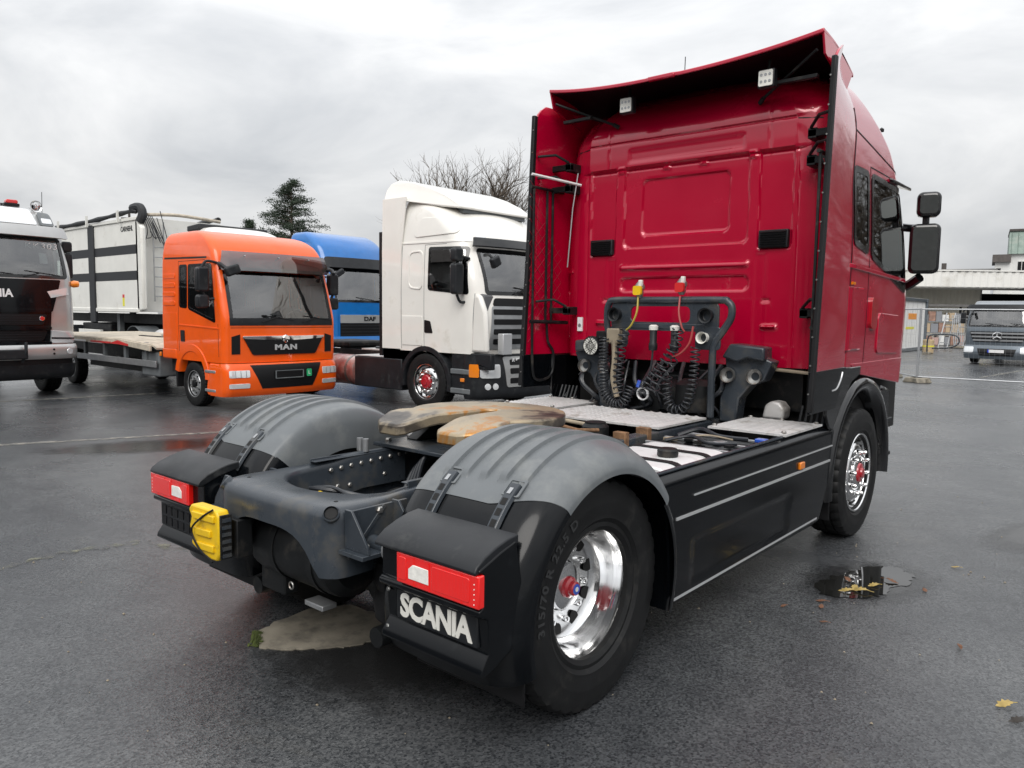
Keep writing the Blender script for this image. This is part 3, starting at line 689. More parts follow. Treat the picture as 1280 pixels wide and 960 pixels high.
for s in (1, -1):
    for k in range(8): inst(bolt_mesh(), 'bolt', cm, (s*(.341-.012*max(0, k-2)/5), -.26+.066*k, .862+.004*k), (0, 0, PI if s > 0 else 0), (.8, .8, .8))
    for (y, z) in ((-.22, .77), (-.14, .765), (.10, .79)): inst(bolt_mesh(), 'bolt', cm, (s*.339, y, z), (0, 0, PI if s > 0 else 0), (.8, .8, .8))
for x in (.405, -.405):
    sg = 1 if x > 0 else -1; hq = V((.55*sg, -.55, .63)).to_track_quat('Z', 'Y').to_euler()
    MB().lathe([(.030, .018), (.036, .012), (.036, -.01), (.026, -.012), (.026, .014)], 20, axis='z').build('corner_ring', 'chassis_paint', cm, loc=(sg*.414, -.804, .868), rot=hq)
    MB().lathe([(.027, .004), (0, .004)], 20, axis='z').build('corner_hole', 'dark_void', cm, loc=(sg*.417, -.807, .872), rot=hq)
for (x, y) in ((.33, -.72), (-.36, -.72)): MB().cyl((x, y, .893), (x, y, .8945), .009, n=10).build('drain_hole', 'dark_void', cm)
# cross tubes between the rails, cables
for y in (.55, 1.5, 2.4): MB().bx(-.377, .377, y-.06, y+.06, .68, .9).build('crossmember', 'chassis_dark', T, bevel=.01)
MB().bx(-.376, .376, -.25, 3.0, .64, .66).build('frame_filler', 'chassis_dark', T)  # dark sheet added to close the frame from below against light leaks
for zz, yy in ((.80, -.1), (.79, 0), (.785, .03)):
    MB().tube(smooth_path([(-.30, -.42, .80), (-.18, -.36, zz+.01), (.0, yy-.2, zz-.03), (.14, -.05, zz+.03), (.2, .15, zz)]), .010, 8).build('cable', 'hose_black', T)
for i in range(4): MB().tube(smooth_path([(-.15+.03*i, .08, .72), (-.12+.02*i, .16, .86+.02*i), (.02, .25, .93-.01*i), (.18, .3, .86), (.26, .42, .74)]), .013, 8).build('cable', 'hose_black', T)
MB().lathe([(.034, 0), (.034, .012), (.018, .014), (.018, .03), (0, .03)], 16).build('grommet', 'steel_bolt', T, loc=(-.377, -.42, .83))
MB().box((-.20, -.43, .775), (.02, .02, .05)).build('cable_tag', 'yellow_plastic', T)
MB().lathe([(.0, -.34), (.12, -.33), (.165, -.29), (.17, -.26), (.17, .26), (.165, .29), (.12, .33), (0, .34)], 36).build('air_tank', 'chassis_dark', T, loc=(0, -.60, .60))
for x in (-.1, .2): MB().lathe([(.174, -.02), (.176, -.02), (.176, .02), (.174, .02)], 36).build('tank_strap', 'chassis_dark', T, loc=(x, -.60, .60))
MB().tube([(.06+.016*math.cos(a), -.60-.168, .47+.016*math.sin(a)) for a in [2*PI*i/16 for i in range(16)]], .004, 6, True).build('pull_ring', 'steel_bolt', T)
# axle, differential, suspension air bellows, tow shackle
MB().lathe([(.1, -.9), (.1, -.35), (.17, -.28), (.26, -.12), (.28, 0), (.26, .12), (.17, .28), (.1, .35), (.1, .9)], 32, (0, 0, .5)).build('rear_axle', 'chassis_dark', T)
MB().lathe([(.0, -.42), (.10, -.42), (.14, -.34), (.22, -.2), (.25, 0), (.12, .5), (.06, .8)], 28, axis='y').build('differential', 'chassis_dark', T, loc=(0, 0, .47))
for s in (1, -1):
    MB().lathe([(.10, .30), (.14, .34), (.15, .42), (.13, .47), (.15, .52), (.14, .60), (.10, .64)], 24, axis='z').build('air_bellows', 'black_rubber', T, loc=(s*.44, -.42, 0))
    MB().tube([(s*.47, -.05, .33), (s*.47, -.45, .30), (s*.47, -.62, .30)], .045, 10).build('spring_arm', 'chassis_dark', T)
    MB().tube([(s*.5, .28, .85), (s*.52, .2, .42)], .04, 12).build('shock_absorber', 'chassis_dark', T)
MB().bx(-.30, -.10, -.7, -.62, .36, .52).build('brake_bracket', 'chassis_dark', T, bevel=.01)
MB().lathe([(.0, -.1), (.09, -.1), (.10, -.02), (.1, .08), (.06, .1), (0, .1)], 20, axis='y').build('brake_chamber', 'chassis_dark', T, loc=(.30, -.36, .45))
MB().lathe([(.0, -.1), (.09, -.1), (.10, -.02), (.1, .08), (.06, .1), (0, .1)], 20, axis='y').build('brake_chamber', 'chassis_dark', T, loc=(-.32, -.36, .45))
MB().bx(.0, .14, -.66, -.58, .335, .36).build('type_plate', 'galvanised', T, bevel=.004)
for s in (1, -1):   # mudguard carrier
    br = MB()
    br.prism([(-.80, .71), (-.80, .728), (-.42, .728), (-.42, .71)], 'x', min(s*.45, s*.61), max(s*.45, s*.61))
    br.prism([(-.72, .735), (-.70, .735), (-.56, .87), (-.58, .88)], 'x', min(s*.455, s*.475), max(s*.455, s*.475))
    for yy in (-.77, -.52): br.prism([(s*.456, .728), (s*.61, .728), (s*.60, .76), (s*.50, .89), (s*.456, .89)], 'y', yy, yy+.012)
    br.bx(min(s*.455, s*.47), max(s*.455, s*.47), -.76, -.44, .68, .88)
    ca = br.build('guard_carrier', 'chassis_paint', T, bevel=.002)
    MB().cyl((s*.50, -.66, .735), (s*.80, -.66, .735), .036, n=20).build('guard_tube', 'chassis_paint', ca)
    MB().lathe([(.036, 0), (.052, .0), (.052, .035), (.036, .035)], 24).build('tube_clamp', 'galvanised', ca, loc=(s*.615-(.035 if s < 0 else 0), -.66, .735))
    for (y, z) in ((-.72, .80), (-.66, .72), (-.72, .70), (-.50, .83), (-.60, .86), (-.48, .70)): inst(bolt_mesh(), 'bolt', ca, (s*.47, y, z), (0, 0, 0 if s > 0 else PI))
    for y in (-.72, -.56): inst(bolt_mesh(), 'bolt', ca, (s*.53, y, .735), (0, R(-90), 0))
# --- yellow wheel chock on its bracket behind the left guard
CH = thing('wheel_chock', 'yellow plastic wheel chock strapped beside the left rear lamp', 'wheel chock', (.09, -.14, .185))
CH.scale = (.82, .82, .82)
def chp(d, z, x): return (x, d, z)
# chock built as wedge shell with ribs; faces the rear
pr = [(-.68, .735), (-.40, .74), (-.375, .70), (-.375, .50), (-.40, .455), (-.46, .45), (-.60, .47), (-.69, .50), (-.675, .56), (-.71, .60), (-.685, .66), (-.715, .70)]
MB().prism([(x, z) for x, z in pr], 'y', -1.0, -.925).build('chock_body', 'yellow_plastic', CH, bevel=.012)
for zz, x0, x1 in ((.70, -.66, -.41), (.61, -.64, -.45), (.53, -.62, -.42)): MB().prism([(x0, zz), (x1, zz+.012), (x1, zz-.03), (x0+.03, zz-.04)], 'y', -1.014, -.99).build('rib', 'yellow_plastic', CH, bevel=.006)
MB().bx(-.3745, -.362, -.995, -.925, .47, .72).build('grip_face', 'chassis_dark', CH, bevel=.004)
for i in range(6): MB().bx(-.362, -.355, -.985, -.935, .48+i*.04, .50+i*.04).build('grip_rib', 'chassis_paint', CH)
MB().tube(smooth_path([(-.42, -1.006, .745), (-.52, -1.018, .69), (-.63, -1.022, .61), (-.62, -1.02, .55), (-.54, -1.018, .49), (-.44, -1.004, .445)]), .006, 6).build('strap', 'black_rubber', CH)
MB().bx(-.44, -.20, -.88, -.80, .56, .74).build('chock_bracket', 'chassis_dark', T, bevel=.006)

# --- rear mudguards
GP = [(.522, .43), (.524, .52), (.53, .59), (.548, .64), (.585, .658), (.64, .670), (.72, .675), (.80, .677), (.90, .678), (1.0, .677), (1.09, .672), (1.165, .657), (1.222, .630), (1.256, .596), (1.272, .566), (1.275, .545)]
def gprof(t):
    k = t*(len(GP)-1); i = min(int(k), len(GP)-2); p = smooth_gp[int(round(t*(len(smooth_gp)-1)))]; return p
_sg = [(p.x, p.y) for p in smooth_path([V((a, b, 0)) for a, b in GP], 10)]
RIDX = [.70, .80, .90, 1.0, 1.10]
def _rx(x):
    for (x0, r0), (x1, r1) in zip(_sg[40:], _sg[41:]):
        if x0 <= x <= x1: return r0+(r1-r0)*(x-x0)/max(1e-9, x1-x0)
    return .70
_xs = sorted([xi+d for xi in RIDX for d in (-.05, -.034, -.022, -.0165, -.008, 0, .008, .0165, .022, .034)])
smooth_gp = [p for i, p in enumerate(_sg) if i < 40 or p[0] < .64]; smooth_gp += [(x, _rx(x)) for x in _xs if x > smooth_gp[-1][0]+.003]; smooth_gp += [p for p in _sg[60:] if p[0] > smooth_gp[-1][0]+.004 or (p[0] > 1.2)]
RID = [.70, .80, .90, 1.0, 1.10]
def ridge(x, a):
    h = 0
    for i, xi in enumerate(RID):
        d = abs(x-xi)/.022
        if d < 1: 
            e = min(1, max(0, (R(130)-.01*i-a)/.05))*min(1, max(0, (a-R(42))/.10))
            h = max(h, .015*min(1, (1-d)*4.2)*e)
    return h
def gsheet(s, a0, a1, nv, ridges=False, shrink=0, t0=0, t1=1):
    nu = len(smooth_gp)-1
    def fn(u, v):
        x, r = smooth_gp[int(round((t0+(t1-t0)*u)*nu))]; ct = R(10)*max(0, min(1, (x-1.0)/.27))**1.3; b0 = a0-(ct if abs(a0-R(137)) < .02 else 0); b1 = a1-(ct if abs(a1-R(136.5)) < .02 else 0); a = b0+(b1-b0)*v; r = r-shrink+(ridge(x, a) if ridges else 0)
        return (s*(x-shrink*.5), r*math.cos(a), .5+r*math.sin(a))
    def th(p):
        d = V((0, p.y, p.z-.5)); return -d.normalized()*.008
    return MB().sheet(fn, nu, nv, th)
for s in (1, -1):
    side = 'right' if s > 0 else 'left'
    gd = gsheet(s, R(137), R(38), 90, True).build('rear_mudguard', 'grey_plastic', T, smooth=28)
    tag(gd, 'grey ribbed top shell of the rear mudguard')
    lg = gsheet(s, R(196), R(136.5), 34, False, .004).build('guard_panel', 'black_paint', gd, smooth=60)
    fg = gsheet(s, R(39), R(-22), 26, False, .012, .2, 1).build('guard_panel', 'black_paint', gd, smooth=60)
    # latches
    for x in (.74, 1.08):
        lm = MB(); 
        r0 = 0.690
        def on(a, h, dx): 
            rr_ = (.677 if x < 1 else .673)+h; return (s*(x+dx), rr_*math.cos(R(a)), .5+rr_*math.sin(R(a)))
        n = 9; A = []
        for i in range(n+1):
            a = 128+21*i/n; w_ = .027 if i else .030
            A += [on(a, .0, -w_), on(a, .016, -w_*.8), on(a, .016, w_*.8), on(a, .0, w_)]
        lm.add(A, [(i*4+j, i*4+j+1, i*4+j+5, i*4+j+4) for i in range(n) for j in range(3)]+[(0, 1, 2, 3), tuple(n*4+j for j in range(4))])
        la = lm.build('latch', 'chassis_paint', gd, smooth=30, bevel=.003)
        for a in (135.5, 139.5, 143.5): MB().add([on(a-1.3, .0172, -.013), on(a-1.3, .0172, .013), on(a+1.3, .0172, .013), on(a+1.3, .0172, -.013)], [(0, 1, 2, 3)]).build('slot', 'dark_void', la, smooth=0)
        MB().add([on(130, .0172, -.009), on(130, .0172, .009), on(132.5, .019, .009), on(132.5, .019, -.009)], [(0, 1, 2, 3)]).build('pin', 'galvanised', la, smooth=0)
        MB().ring([on(q, .003, 0)[1:] for q in (124,)]*0 or rrect(-.045, .045, -.045, .04, .008, 3), rrect(-.034, .034, -.04, .03, .006, 3), 'z', 0, .006).build('latch_plate', 'grey_plastic', la, loc=on(129, .0, 0), rot=(R(129-90), 0, 0))
    # tail box with lamp and plate recess
    tp = [(-.60, .885), (-.68, .862), (-.76, .832), (-.79, .822), (-.795, .812), (-.785, .806), (-.775, .802), (-.775, .682), (-.792, .674), (-.795, .655), (-.782, .645), (-.752, .636), (-.742, .505), (-.776, .458), (-.782, .436), (-.768, .428), (-.72, .436), (-.69, .45), (-.62, .48), (-.58, .55), (-.56, .7)]
    tb = MB().prism(tp, 'x', min(s*.70, s*1.238), max(s*.70, s*1.238)).build('tail_box', 'black_paint', gd, bevel=.008)
    lid = MB().prism([(-.58, .905), (-.64, .898), (-.70, .882), (-.76, .858), (-.80, .832), (-.812, .812), (-.806, .802), (-.78, .806), (-.70, .84), (-.58, .87)], 'x', min(s*.695, s*1.232), max(s*.695, s*1.232)).build('tail_lid', 'black_plastic', gd, bevel=.010, seg=3)
    lp = MB().bx(min(s*.815, s*1.243), max(s*.815, s*1.243), -.803, -.77, .684, .803).build('tail_lamp', 'red_lens', gd, bevel=.006)
    MB().prism([(s*.885, .712), (s*.885, .750), (s*.91, .770), (s*.992, .768), (s*.995, .712)], 'y', -.8055, -.80).build('reverse_lens', 'reverse_white', lp, bevel=.002)
    for k in range(5): MB().cyl((s*1.222, -.8025, .70+.018*k), (s*1.222, -.8042, .70+.018*k), .0025, n=6).build('led_dot', 'led_white', lp)
    for k in range(5): MB().bx(min(s*(.83+.082*k), s*(.833+.082*k)), max(s*(.83+.082*k), s*(.833+.082*k)), -.8042, -.80, .688, .798).build('lens_rib', 'red_lens', lp)
    for q0, q1 in ((1.01, 1.20),): MB().prism(rrect(min(s*q0, s*q1), max(s*q0, s*q1), .70, .788, .01), 'y', -.8052, -.80).build('lens_cell', 'red_lens', lp, bevel=.002)
    MB().prism(rrect(min(s*.825, s*.872), max(s*.825, s*.872), .70, .788, .01), 'y', -.8052, -.80).build('lens_cell', 'red_lens', lp, bevel=.002)
    for zz in (.62, .47): inst(bolt_mesh(), 'bolt', gd, (s*.72, -.757 if zz > .5 else -.76, zz), (0, 0, R(-90)), (.6, .6, .6))
    if s > 0:
        pl = MB().bx(.765, 1.195, -.757, -.735, .516, .632).build('badge_plate', 'black_plastic', gd, bevel=.006)
        text('badge_lettering', 'SCANIA', .125, 'white_letter', gd, (.978, -.7585, .573), (R(90), 0, 0), .002, .0042, .90, .93)
    else:
        pl = MB().bx(-1.22, -.73, -.760, -.735, .505, .635).build('number_plate_holder', 'black_plastic', gd, bevel=.005)
        for k in range(7): MB().bx(-1.20+k*.066, -1.155+k*.066, -.764, -.754, .515, .56).build('holder_rib', 'grille_dark', pl)
        for k in range(7): MB().bx(-1.20+k*.066, -1.155+k*.066, -.764, -.754, .575, .62).build('holder_rib', 'grille_dark', pl)
    MB().bx(min(s*.60, s*1.20), max(s*.60, s*1.20), -.50, -.49, .20, .5).build('mud_flap', 'black_rubber', gd, bevel=.004)

# --- side skirts with the tank and box behind them
for s in (1, -1):
    def X(a): return s*a
    nu, nv = 60, 40
    def skn(u, v):
        z = .26+(.945-.26)*v; y0 = .60-.09*v; y1 = 2.66+.26*min(1, v*1.25); y = y0+(y1-y0)*u
        x = 1.208+.012*math.sin(PI*min(1, v*1.05))
        if v > .94: x -= (v-.94)/.06*.055
        # embossed field
        a = min((y-.80)/.02, (2.1-y)/.02, (z-.335)/.02, (.585-z)/.02); x -= .010*max(0, min(1, a))
        if v < .06: x -= (.06-v)*.5
        return (X(x), y, z)
    sk = MB().sheet(skn, nu, nv, (-s*.012, 0, 0)).build('side_skirt', 'black_gloss' if False else 'black_paint', T, smooth=40)
    def line(y0, y1, z0, z1, hgt, px, dz=0): 
        return MB().prism([(y0, z0-hgt/2), (y1, z1-hgt/2), (y1, z1+hgt/2), (y0, z0+hgt/2)], 'x', min(X(px), X(px+.006)), max(X(px), X(px+.006)))
    line(.80, 2.86, .805, .80, .008, 1.2165).build('trim_strip', 'silver_strip', sk)
    line(.62, 2.82, .715, .70, .014, 1.2180).build('trim_strip', 'silver_strip', sk)
    line(.64, 2.64, .305, .320, .014, 1.2060).build('trim_strip', 'silver_strip', sk)
    MB().bx(min(X(1.21), X(1.232)), max(X(1.21), X(1.232)), 2.23, 2.31, .718, .765).build('side_marker', 'amber', sk, bevel=.006)
    MB().tube([(X(1.165), .505, .945), (X(1.165), 2.93, .945)], .010, 8).build('skirt_rail', 'chassis_paint', sk)
    # aluminium tank under the skirt top with straps and cap
    tk = MB().prism(rrect(.52, 1.15, .35, .93, .12, 6), 'y', .72, 1.42).build('fuel_tank', 'alu_tank', T, bevel=.01)
    for y in (.88, 1.22): MB().ring(rrect(.512, 1.158, .342, .938, .125, 6), rrect(.52, 1.15, .35, .93, .12, 6), 'y', y-.022, y+.022).build('tank_strap', 'black_rubber', tk)
    MB().lathe([(.055, .0), (.058, .01), (.058, .035), (.048, .045), (0, .045)], 20, axis='z').build('tank_cap', 'chassis_dark', tk, loc=(.93, 1.04, .93))
    if s < 0:
        for o in [tk]+list(tk.children): o.scale = (-1, 1, 1) if o is tk else (1, 1, 1)
    bb = MB().bx(min(X(.50), X(1.16)), max(X(.50), X(1.16)), 1.46, 2.04, .40, .90).build('battery_box', 'black_paint', T, bevel=.012)
    for y in (1.50, 1.74, 1.99): MB().bx(min(X(.52), X(1.14)), max(X(.52), X(1.14)), y-.012, y+.012, .90, .917).build('box_strip', 'galvanised', bb, bevel=.003)
    MB().tube(smooth_path([(X(.62), 1.56, .92), (X(.75), 1.66, .95), (X(.90), 1.60, .93), (X(1.02), 1.72, .925)]), .011, 7).build('cable', 'hose_black', bb)
    MB().tube(smooth_path([(X(.58), 1.80, .92), (X(.70), 1.88, .965), (X(.85), 1.84, .94), (X(1.0), 1.93, .925)]), .014, 7).build('cable', 'hose_black', bb)
    MB().tube(smooth_path([(X(.66), 1.70, .93), (X(.8), 1.79, .945), (X(.95), 1.82, .93)]), .006, 7).build('cable', 'dust_brown', bb)
    MB().box((X(1.08), 1.95, .925), (.07, .06, .025)).build('blue_cap', 'blue_emblem', bb, bevel=.006)
    rr = random.Random(3)
    for k in range(5): MB().box((X(.6+.1*k), 1.6+.09*rr.random()*3, .915), (.09*rr.random()+.03, .05, .02), Matrix.Rotation(rr.random()*3, 3, 'Z').to_euler()).build('clip', rr.choice(['galvanised', 'chassis_dark', 'dust_brown']), bb, bevel=.003)
    # ribbed catwalk plate
    def cw(u, v, x0, x1, y0, y1):
        x = x0+(x1-x0)*u; y = y0+(y1-y0)*v; e_ = min(1, max(0, min(u, 1-u, v, 1-v)-.015)/.015); return (x, y, .962+e_*(.006*max(0, math.sin(x*2*PI/.075))+.004*max(0, math.sin(y*2*PI/.05))))
    a, b = sorted((X(.66), X(1.19)))
    MB().sheet(lambda u, v: cw(u, v, a, b, 2.06, 2.72), 56, 52, (0, 0, -.014)).build('catwalk_plate', 'alu_plate', T, smooth=40)
    for (x, y) in ((.69, 2.1), (1.16, 2.1), (.69, 2.68), (1.16, 2.68), (.92, 2.68)): inst(bolt_mesh(), 'bolt', T, (X(x), y, .965), (0, R(-90), 0))
    for k in range(5): MB().cyl((X(1.0+.04*k), 2.80, .93), (X(1.0+.04*k), 2.86, 1.06), .011, n=8).build('step_rib', 'black_plastic', T)
MB().sheet(lambda u, v: cw(u, v, -.58, .46, 1.76, 2.44), 96, 54, (0, 0, -.014)).build('catwalk_plate', 'alu_plate', T, smooth=40)
for s in (1, -1):
    for y in (.95, 1.35, 1.62): MB().box((s*.43, y, .93), (.09, .05, .09)).build('rail_bracket', 'rusty', T, bevel=.004)
    MB().bx(min(s*.385, s*.47), max(s*.385, s*.47), 1.0, 2.7, .87, .935).build('rail_gusset', 'chassis_paint', T, bevel=.01)
# --- centre bay clutter: air dryer, valves, pipes
MB().lathe([(.085, 0), (.09, .02), (.09, .09), (.07, .11), (.07, .12), (0, .12)], 24, axis='z').build('air_filter', 'chassis_dark', T, loc=(.12, 1.52, .87))
MB().box((-.12, 1.42, .88), (.22, .16, .12)).build('valve_block', 'chassis_dark', T, bevel=.01)
MB().box((.25, 1.25, .90), (.05, .05, .12)).build('valve_block', 'galvanised', T, bevel=.006)
MB().box((-.02, 1.28, .90), (.07, .05, .02)).build('red_clip', 'red_sticker', T, bevel=.004)
MB().cyl((-.42, 1.63, .965), (.2, 1.52, .955), .014, n=10).build('grab_pole', 'dust_brown', T)
rr = random.Random(21)
for k in range(9):
    y0 = rr.uniform(.95, 1.7); x0 = rr.uniform(-.3, .1)
    MB().tube(smooth_path([(x0, y0, .80), (x0+.1, y0+.1, .87+rr.random()*.06), (x0+.22, y0+.05, .86), (x0+.33, y0+.2, .78)]), rr.uniform(.006, .014), 7).build('cable', 'hose_black', T)

# --- fifth wheel
FW = thing('fifth_wheel', 'greasy cream and rust coupling plate on the red truck', 'fifth wheel', (0, .09, -.012))
def fwz(y, z): return z-.22*max(0, .16-y)
pts = [(.055, .50), (.058, .38), (.07, .24), (.10, .08), (.125, -.02), (.16, -.055), (.30, -.055), (.365, -.01), (.425, .12)]
pts += [(.47*math.cos(a), .50+.42*math.sin(a)) for a in [R(-35+250*i/36*.5) for i in range(0, 37)]]
pts = [p for p in pts if p[0] >= 0]; pts += [(-x, y) for x, y in pts[::-1]]
arc = [(-.055*math.cos(a), .52+.055*math.sin(a)) for a in [PI*i/8 for i in range(0, 9)]]
loop = pts+arc
# dedupe near-equal neighbours
lp2 = []
for p in loop:
    if not lp2 or math.hypot(p[0]-lp2[-1][0], p[1]-lp2[-1][1]) > .004: lp2.append(p)
bm_ = MB().prism(lp2, 'z', 1.085, 1.150)
me = bm_.mesh('coupling_plate', 'coupling_plate', 30)
b = bmesh.new(); b.from_mesh(me); bmesh.ops.triangulate(b, faces=[f for f in b.faces if len(f.verts) > 4])
bmesh.ops.subdivide_edges(b, edges=[e for e in b.edges if e.calc_length() > .12], cuts=2)
bmesh.ops.triangulate(b, faces=b.faces)
for v_ in b.verts: v_.co.z = fwz(v_.co.y, v_.co.z)
bmesh.ops.recalc_face_normals(b, faces=b.faces); b.to_mesh(me); b.free()
me.polygons.foreach_set('use_smooth', [True]*len(me.polygons)); me.set_sharp_from_angle(angle=R(30))
o = inst(me, 'coupling_plate', FW); mo = o.modifiers.new('bevel', 'BEVEL'); mo.width = .014; mo.segments = 2; mo.limit_method = 'ANGLE'; mo.angle_limit = R(50)
# cream side skirts of the plate (cast edge below the top)
for s in (1, -1):
    MB().prism([(.36, 1.05), (.64, 1.05), (.78, .968), (.22, .968)], 'x', min(s*.30, s*.40), max(s*.30, s*.40)).build('bearing_block', 'chassis_dark', FW, bevel=.01)
    MB().cyl((s*.28, .5, 1.02), (s*.46, .5, 1.02), .035, n=16).build('pivot_pin', 'steel_bolt', FW)
MB().bx(-.36, .36, .42, .60, .99, 1.075).build('jaw_housing', 'chassis_dark', FW, bevel=.01)
mp_ = MB().bx(-.46, .46, .12, .98, .934, .955).build('mounting_plate', 'chassis_paint', T, bevel=.004)
for s in (1, -1):
    for k in range(5): inst(bolt_mesh(), 'bolt', mp_, (s*.42, .2+.17*k, .955), (0, R(-90), 0), (1.2, 1.2, 1.2))
for k in range(2): MB().cyl((-.40+.05*k, -.02, .93), (-.40+.05*k, -.02, 1.0), .018, n=14).build('grease_fitting', 'galvanised', T)
MB().tube([(-.10, .98, 1.06), (.25, 1.05, 1.0), (.30, 1.2, .99)], .012, 8).build('release_handle', 'rusty', FW)
# --- red cab
def sstep(a, b, x): t = max(0, min(1, (x-a)/(b-a))); return t*t*(3-2*t)
def rr_field(x, z, x0, x1, z0, z1, r, soft):
    """1 inside a rounded rectangle, 0 outside, ramp of width soft"""
    cx, cz = (x0+x1)/2, (z0+z1)/2; qx = abs(x-cx)-(x1-x0)/2+r; qz = abs(z-cz)-(z1-z0)/2+r
    d = math.hypot(max(qx, 0), max(qz, 0))+min(max(qx, qz), 0)-r
    return 1-sstep(-soft, 0, d)
def relief(x, z):
    ax = abs(x); h = 0
    if 1.3 < z < 2.9:
        h -= .022*rr_field(x, z, -.545, .545, 2.235, 2.93, .06, .014)
        h -= .020*rr_field(x, z, -.385, .385, 2.335, 2.80, .055, .014)
        h -= .020*rr_field(ax, z, .615, .875, 2.19, 3.1, .03, .013)
        h += .020*rr_field(x, z, -.57, .57, 2.055, 2.115, .028, .024)
        h -= .018*rr_field(x, z, -.57, .57, 1.885, 2.01, .05, .022)
        h -= .006*rr_field(ax, z, .60, .70, 1.3, 2.17, .01, .02)
        h += .035*rr_field(ax, z, .66, .80, 1.60, 1.645+.0, .012, .03)*sstep(1.55, 1.63, z)
        h -= .012*rr_field(ax, z, .66, .735, 1.80, 1.835, .012, .012)
        h += .014*rr_field(ax, z, .52, .60, 2.845, 2.91, .012, .018)+.014*rr_field(ax, z, .12, .2, 2.845, 2.91, .012, .018)
    if z >= 2.88:
        h += .012*sstep(2.88, 2.90, z)-.010*rr_field(x, z, -.5, .5, 2.93, 3.045, .015, .02)
        h += .006*sstep(3.095, 3.115, z)
    h -= .010*(1-sstep(0, .012, abs(z-2.885)))+.010*(1-sstep(0, .012, abs(z-3.10)))
    if z > 2.88: h -= .006*(1-sstep(0, .012, abs(ax-.69)))
    h -= .010*(1-sstep(0, .014, abs(ax-.905)))*(1 if z < 3.1 else 0)
    return h
RC = Cab([(1.33, 2.83, 4.98, 1.205, .275, .30, .12), (1.8, 2.83, 4.98, 1.215, .275, .30, .12), (2.1, 2.83, 4.93, 1.215, .275, .32, .13), (2.75, 2.83, 4.66, 1.19, .275, .32, .14),
          (3.0, 2.83, 4.50, 1.175, .275, .34, .16), (3.12, 2.83, 4.36, 1.155, .275, .36, .18), (3.24, 2.862, 4.20, 1.12, .29, .4, .2), (3.36, 2.945, 4.04, 1.06, .31, .42, .22), (3.45, 3.06, 3.90, .98, .33, .42, .22), (3.52, 3.22, 3.76, .85, .33, .40, .2), (3.555, 3.42, 3.62, .62, .25, .25, .05)], relief)
WSL = ((3.10, 2.22), (3.46, 2.16), (3.46, 2.78), (3.10, 2.78))
WDR = ((3.52, 2.15), (4.55, 1.90), (4.32, 2.76), (3.52, 2.78))
WFR = ((-1.02, 2.02), (1.02, 2.02), (.98, 2.78), (-.98, 2.78))
hs = [hole(sd_, q, .03) for sd_ in 'RL' for q in (WSL, WDR)]+[hole('F', WFR, .04)]
cab = RC.body('cab', 'red_paint', T, du=(84, 10, 60, 10, 24), dz=.0122, holes=hs)
for sd_ in 'RL':
    RC.window(sd_, WSL, cab, r=.06, border=.045); RC.window(sd_, WDR, cab, r=.06, border=.045)
    # seams and panels on the sides
    RC.patch('door_seam', sd_, ((3.50, 1.33), (3.508, 1.33), (3.508, 2.82), (3.50, 2.82)), 'black_rubber', cab, off=.002, th=.006, nu=2)
    RC.patch('door_seam', sd_, ((3.50, 2.815), (4.40, 2.80), (4.40, 2.808), (3.50, 2.823)), 'black_rubber', cab, off=.002, th=.006)
    RC.patch('roof_seam', sd_, ((2.75, 3.095), (4.4, 2.84), (4.4, 2.848), (2.75, 3.105)), 'black_rubber', cab, off=.003, th=.008, nu=30)
    RC.patch('locker_door', sd_, ((2.98, 1.46), (3.42, 1.46), (3.42, 1.92), (2.98, 1.92)), 'red_paint', cab, r=.05, off=.010, th=.016, bevel=.006)
    RC.patch('waist_crease', sd_, ((2.86, 2.06), (4.5, 2.0), (4.5, 2.03), (2.86, 2.09)), 'red_paint', cab, off=.014, th=.02, bevel=.008, nu=20)
    RC.patch('door_handle', sd_, ((3.56, 1.62), (3.72, 1.60), (3.72, 1.84), (3.56, 1.86)), 'red_cap', cab, r=.05, off=.022, th=.03, bevel=.01)
    RC.patch('door_emboss', sd_, ((3.80, 1.42), (4.45, 1.40), (4.4, 1.72), (3.80, 1.74)), 'red_paint', cab, r=.06, off=.010, th=.016, bevel=.006)
    RC.patch('door_lower', sd_, ((3.35, 1.28), (4.55, 1.14), (4.6, 1.36), (3.2, 1.36)), 'red_paint', cab, off=.004, th=.03, bevel=.01)
    RC.patch('marker_reflector', sd_, ((3.1, 1.935), (3.16, 1.935), (3.16, 1.955), (3.1, 1.955)), 'amber', cab, off=.014, th=.016)
RC.window('F', WFR, cab, name='windscreen', r=.08, border=.06)
# cab interior, seen through the glass: seats, wheel, headliner
for s in (1, -1):
    st = MB().bx(s*.62-.24, s*.62+.24, 3.55, 4.05, 1.55, 1.75); st.prism([(3.50, 1.72), (3.66, 1.72), (3.60, 2.42), (3.47, 2.42)], 'x', s*.62-.23, s*.62+.23); st.prism([(3.47, 2.46), (3.56, 2.46), (3.54, 2.66), (3.46, 2.66)], 'x', s*.62-.12, s*.62+.12)
    st.build('seat', 'seat_cloth', cab, bevel=.03)
MB().prism([(4.35, 1.5), (4.85, 1.5), (4.8, 2.04), (4.55, 2.06), (4.4, 1.9)], 'x', -1.05, 1.05).build('dashboard', 'interior', cab, bevel=.03)
MB().tube([(-.62+.22*math.cos(a), 4.30+.1*math.sin(a), 1.98+.2*math.sin(a)) for a in [2*PI*i/28 for i in range(28)]], .016, 8, True).build('steering_wheel', 'black_rubber', cab)
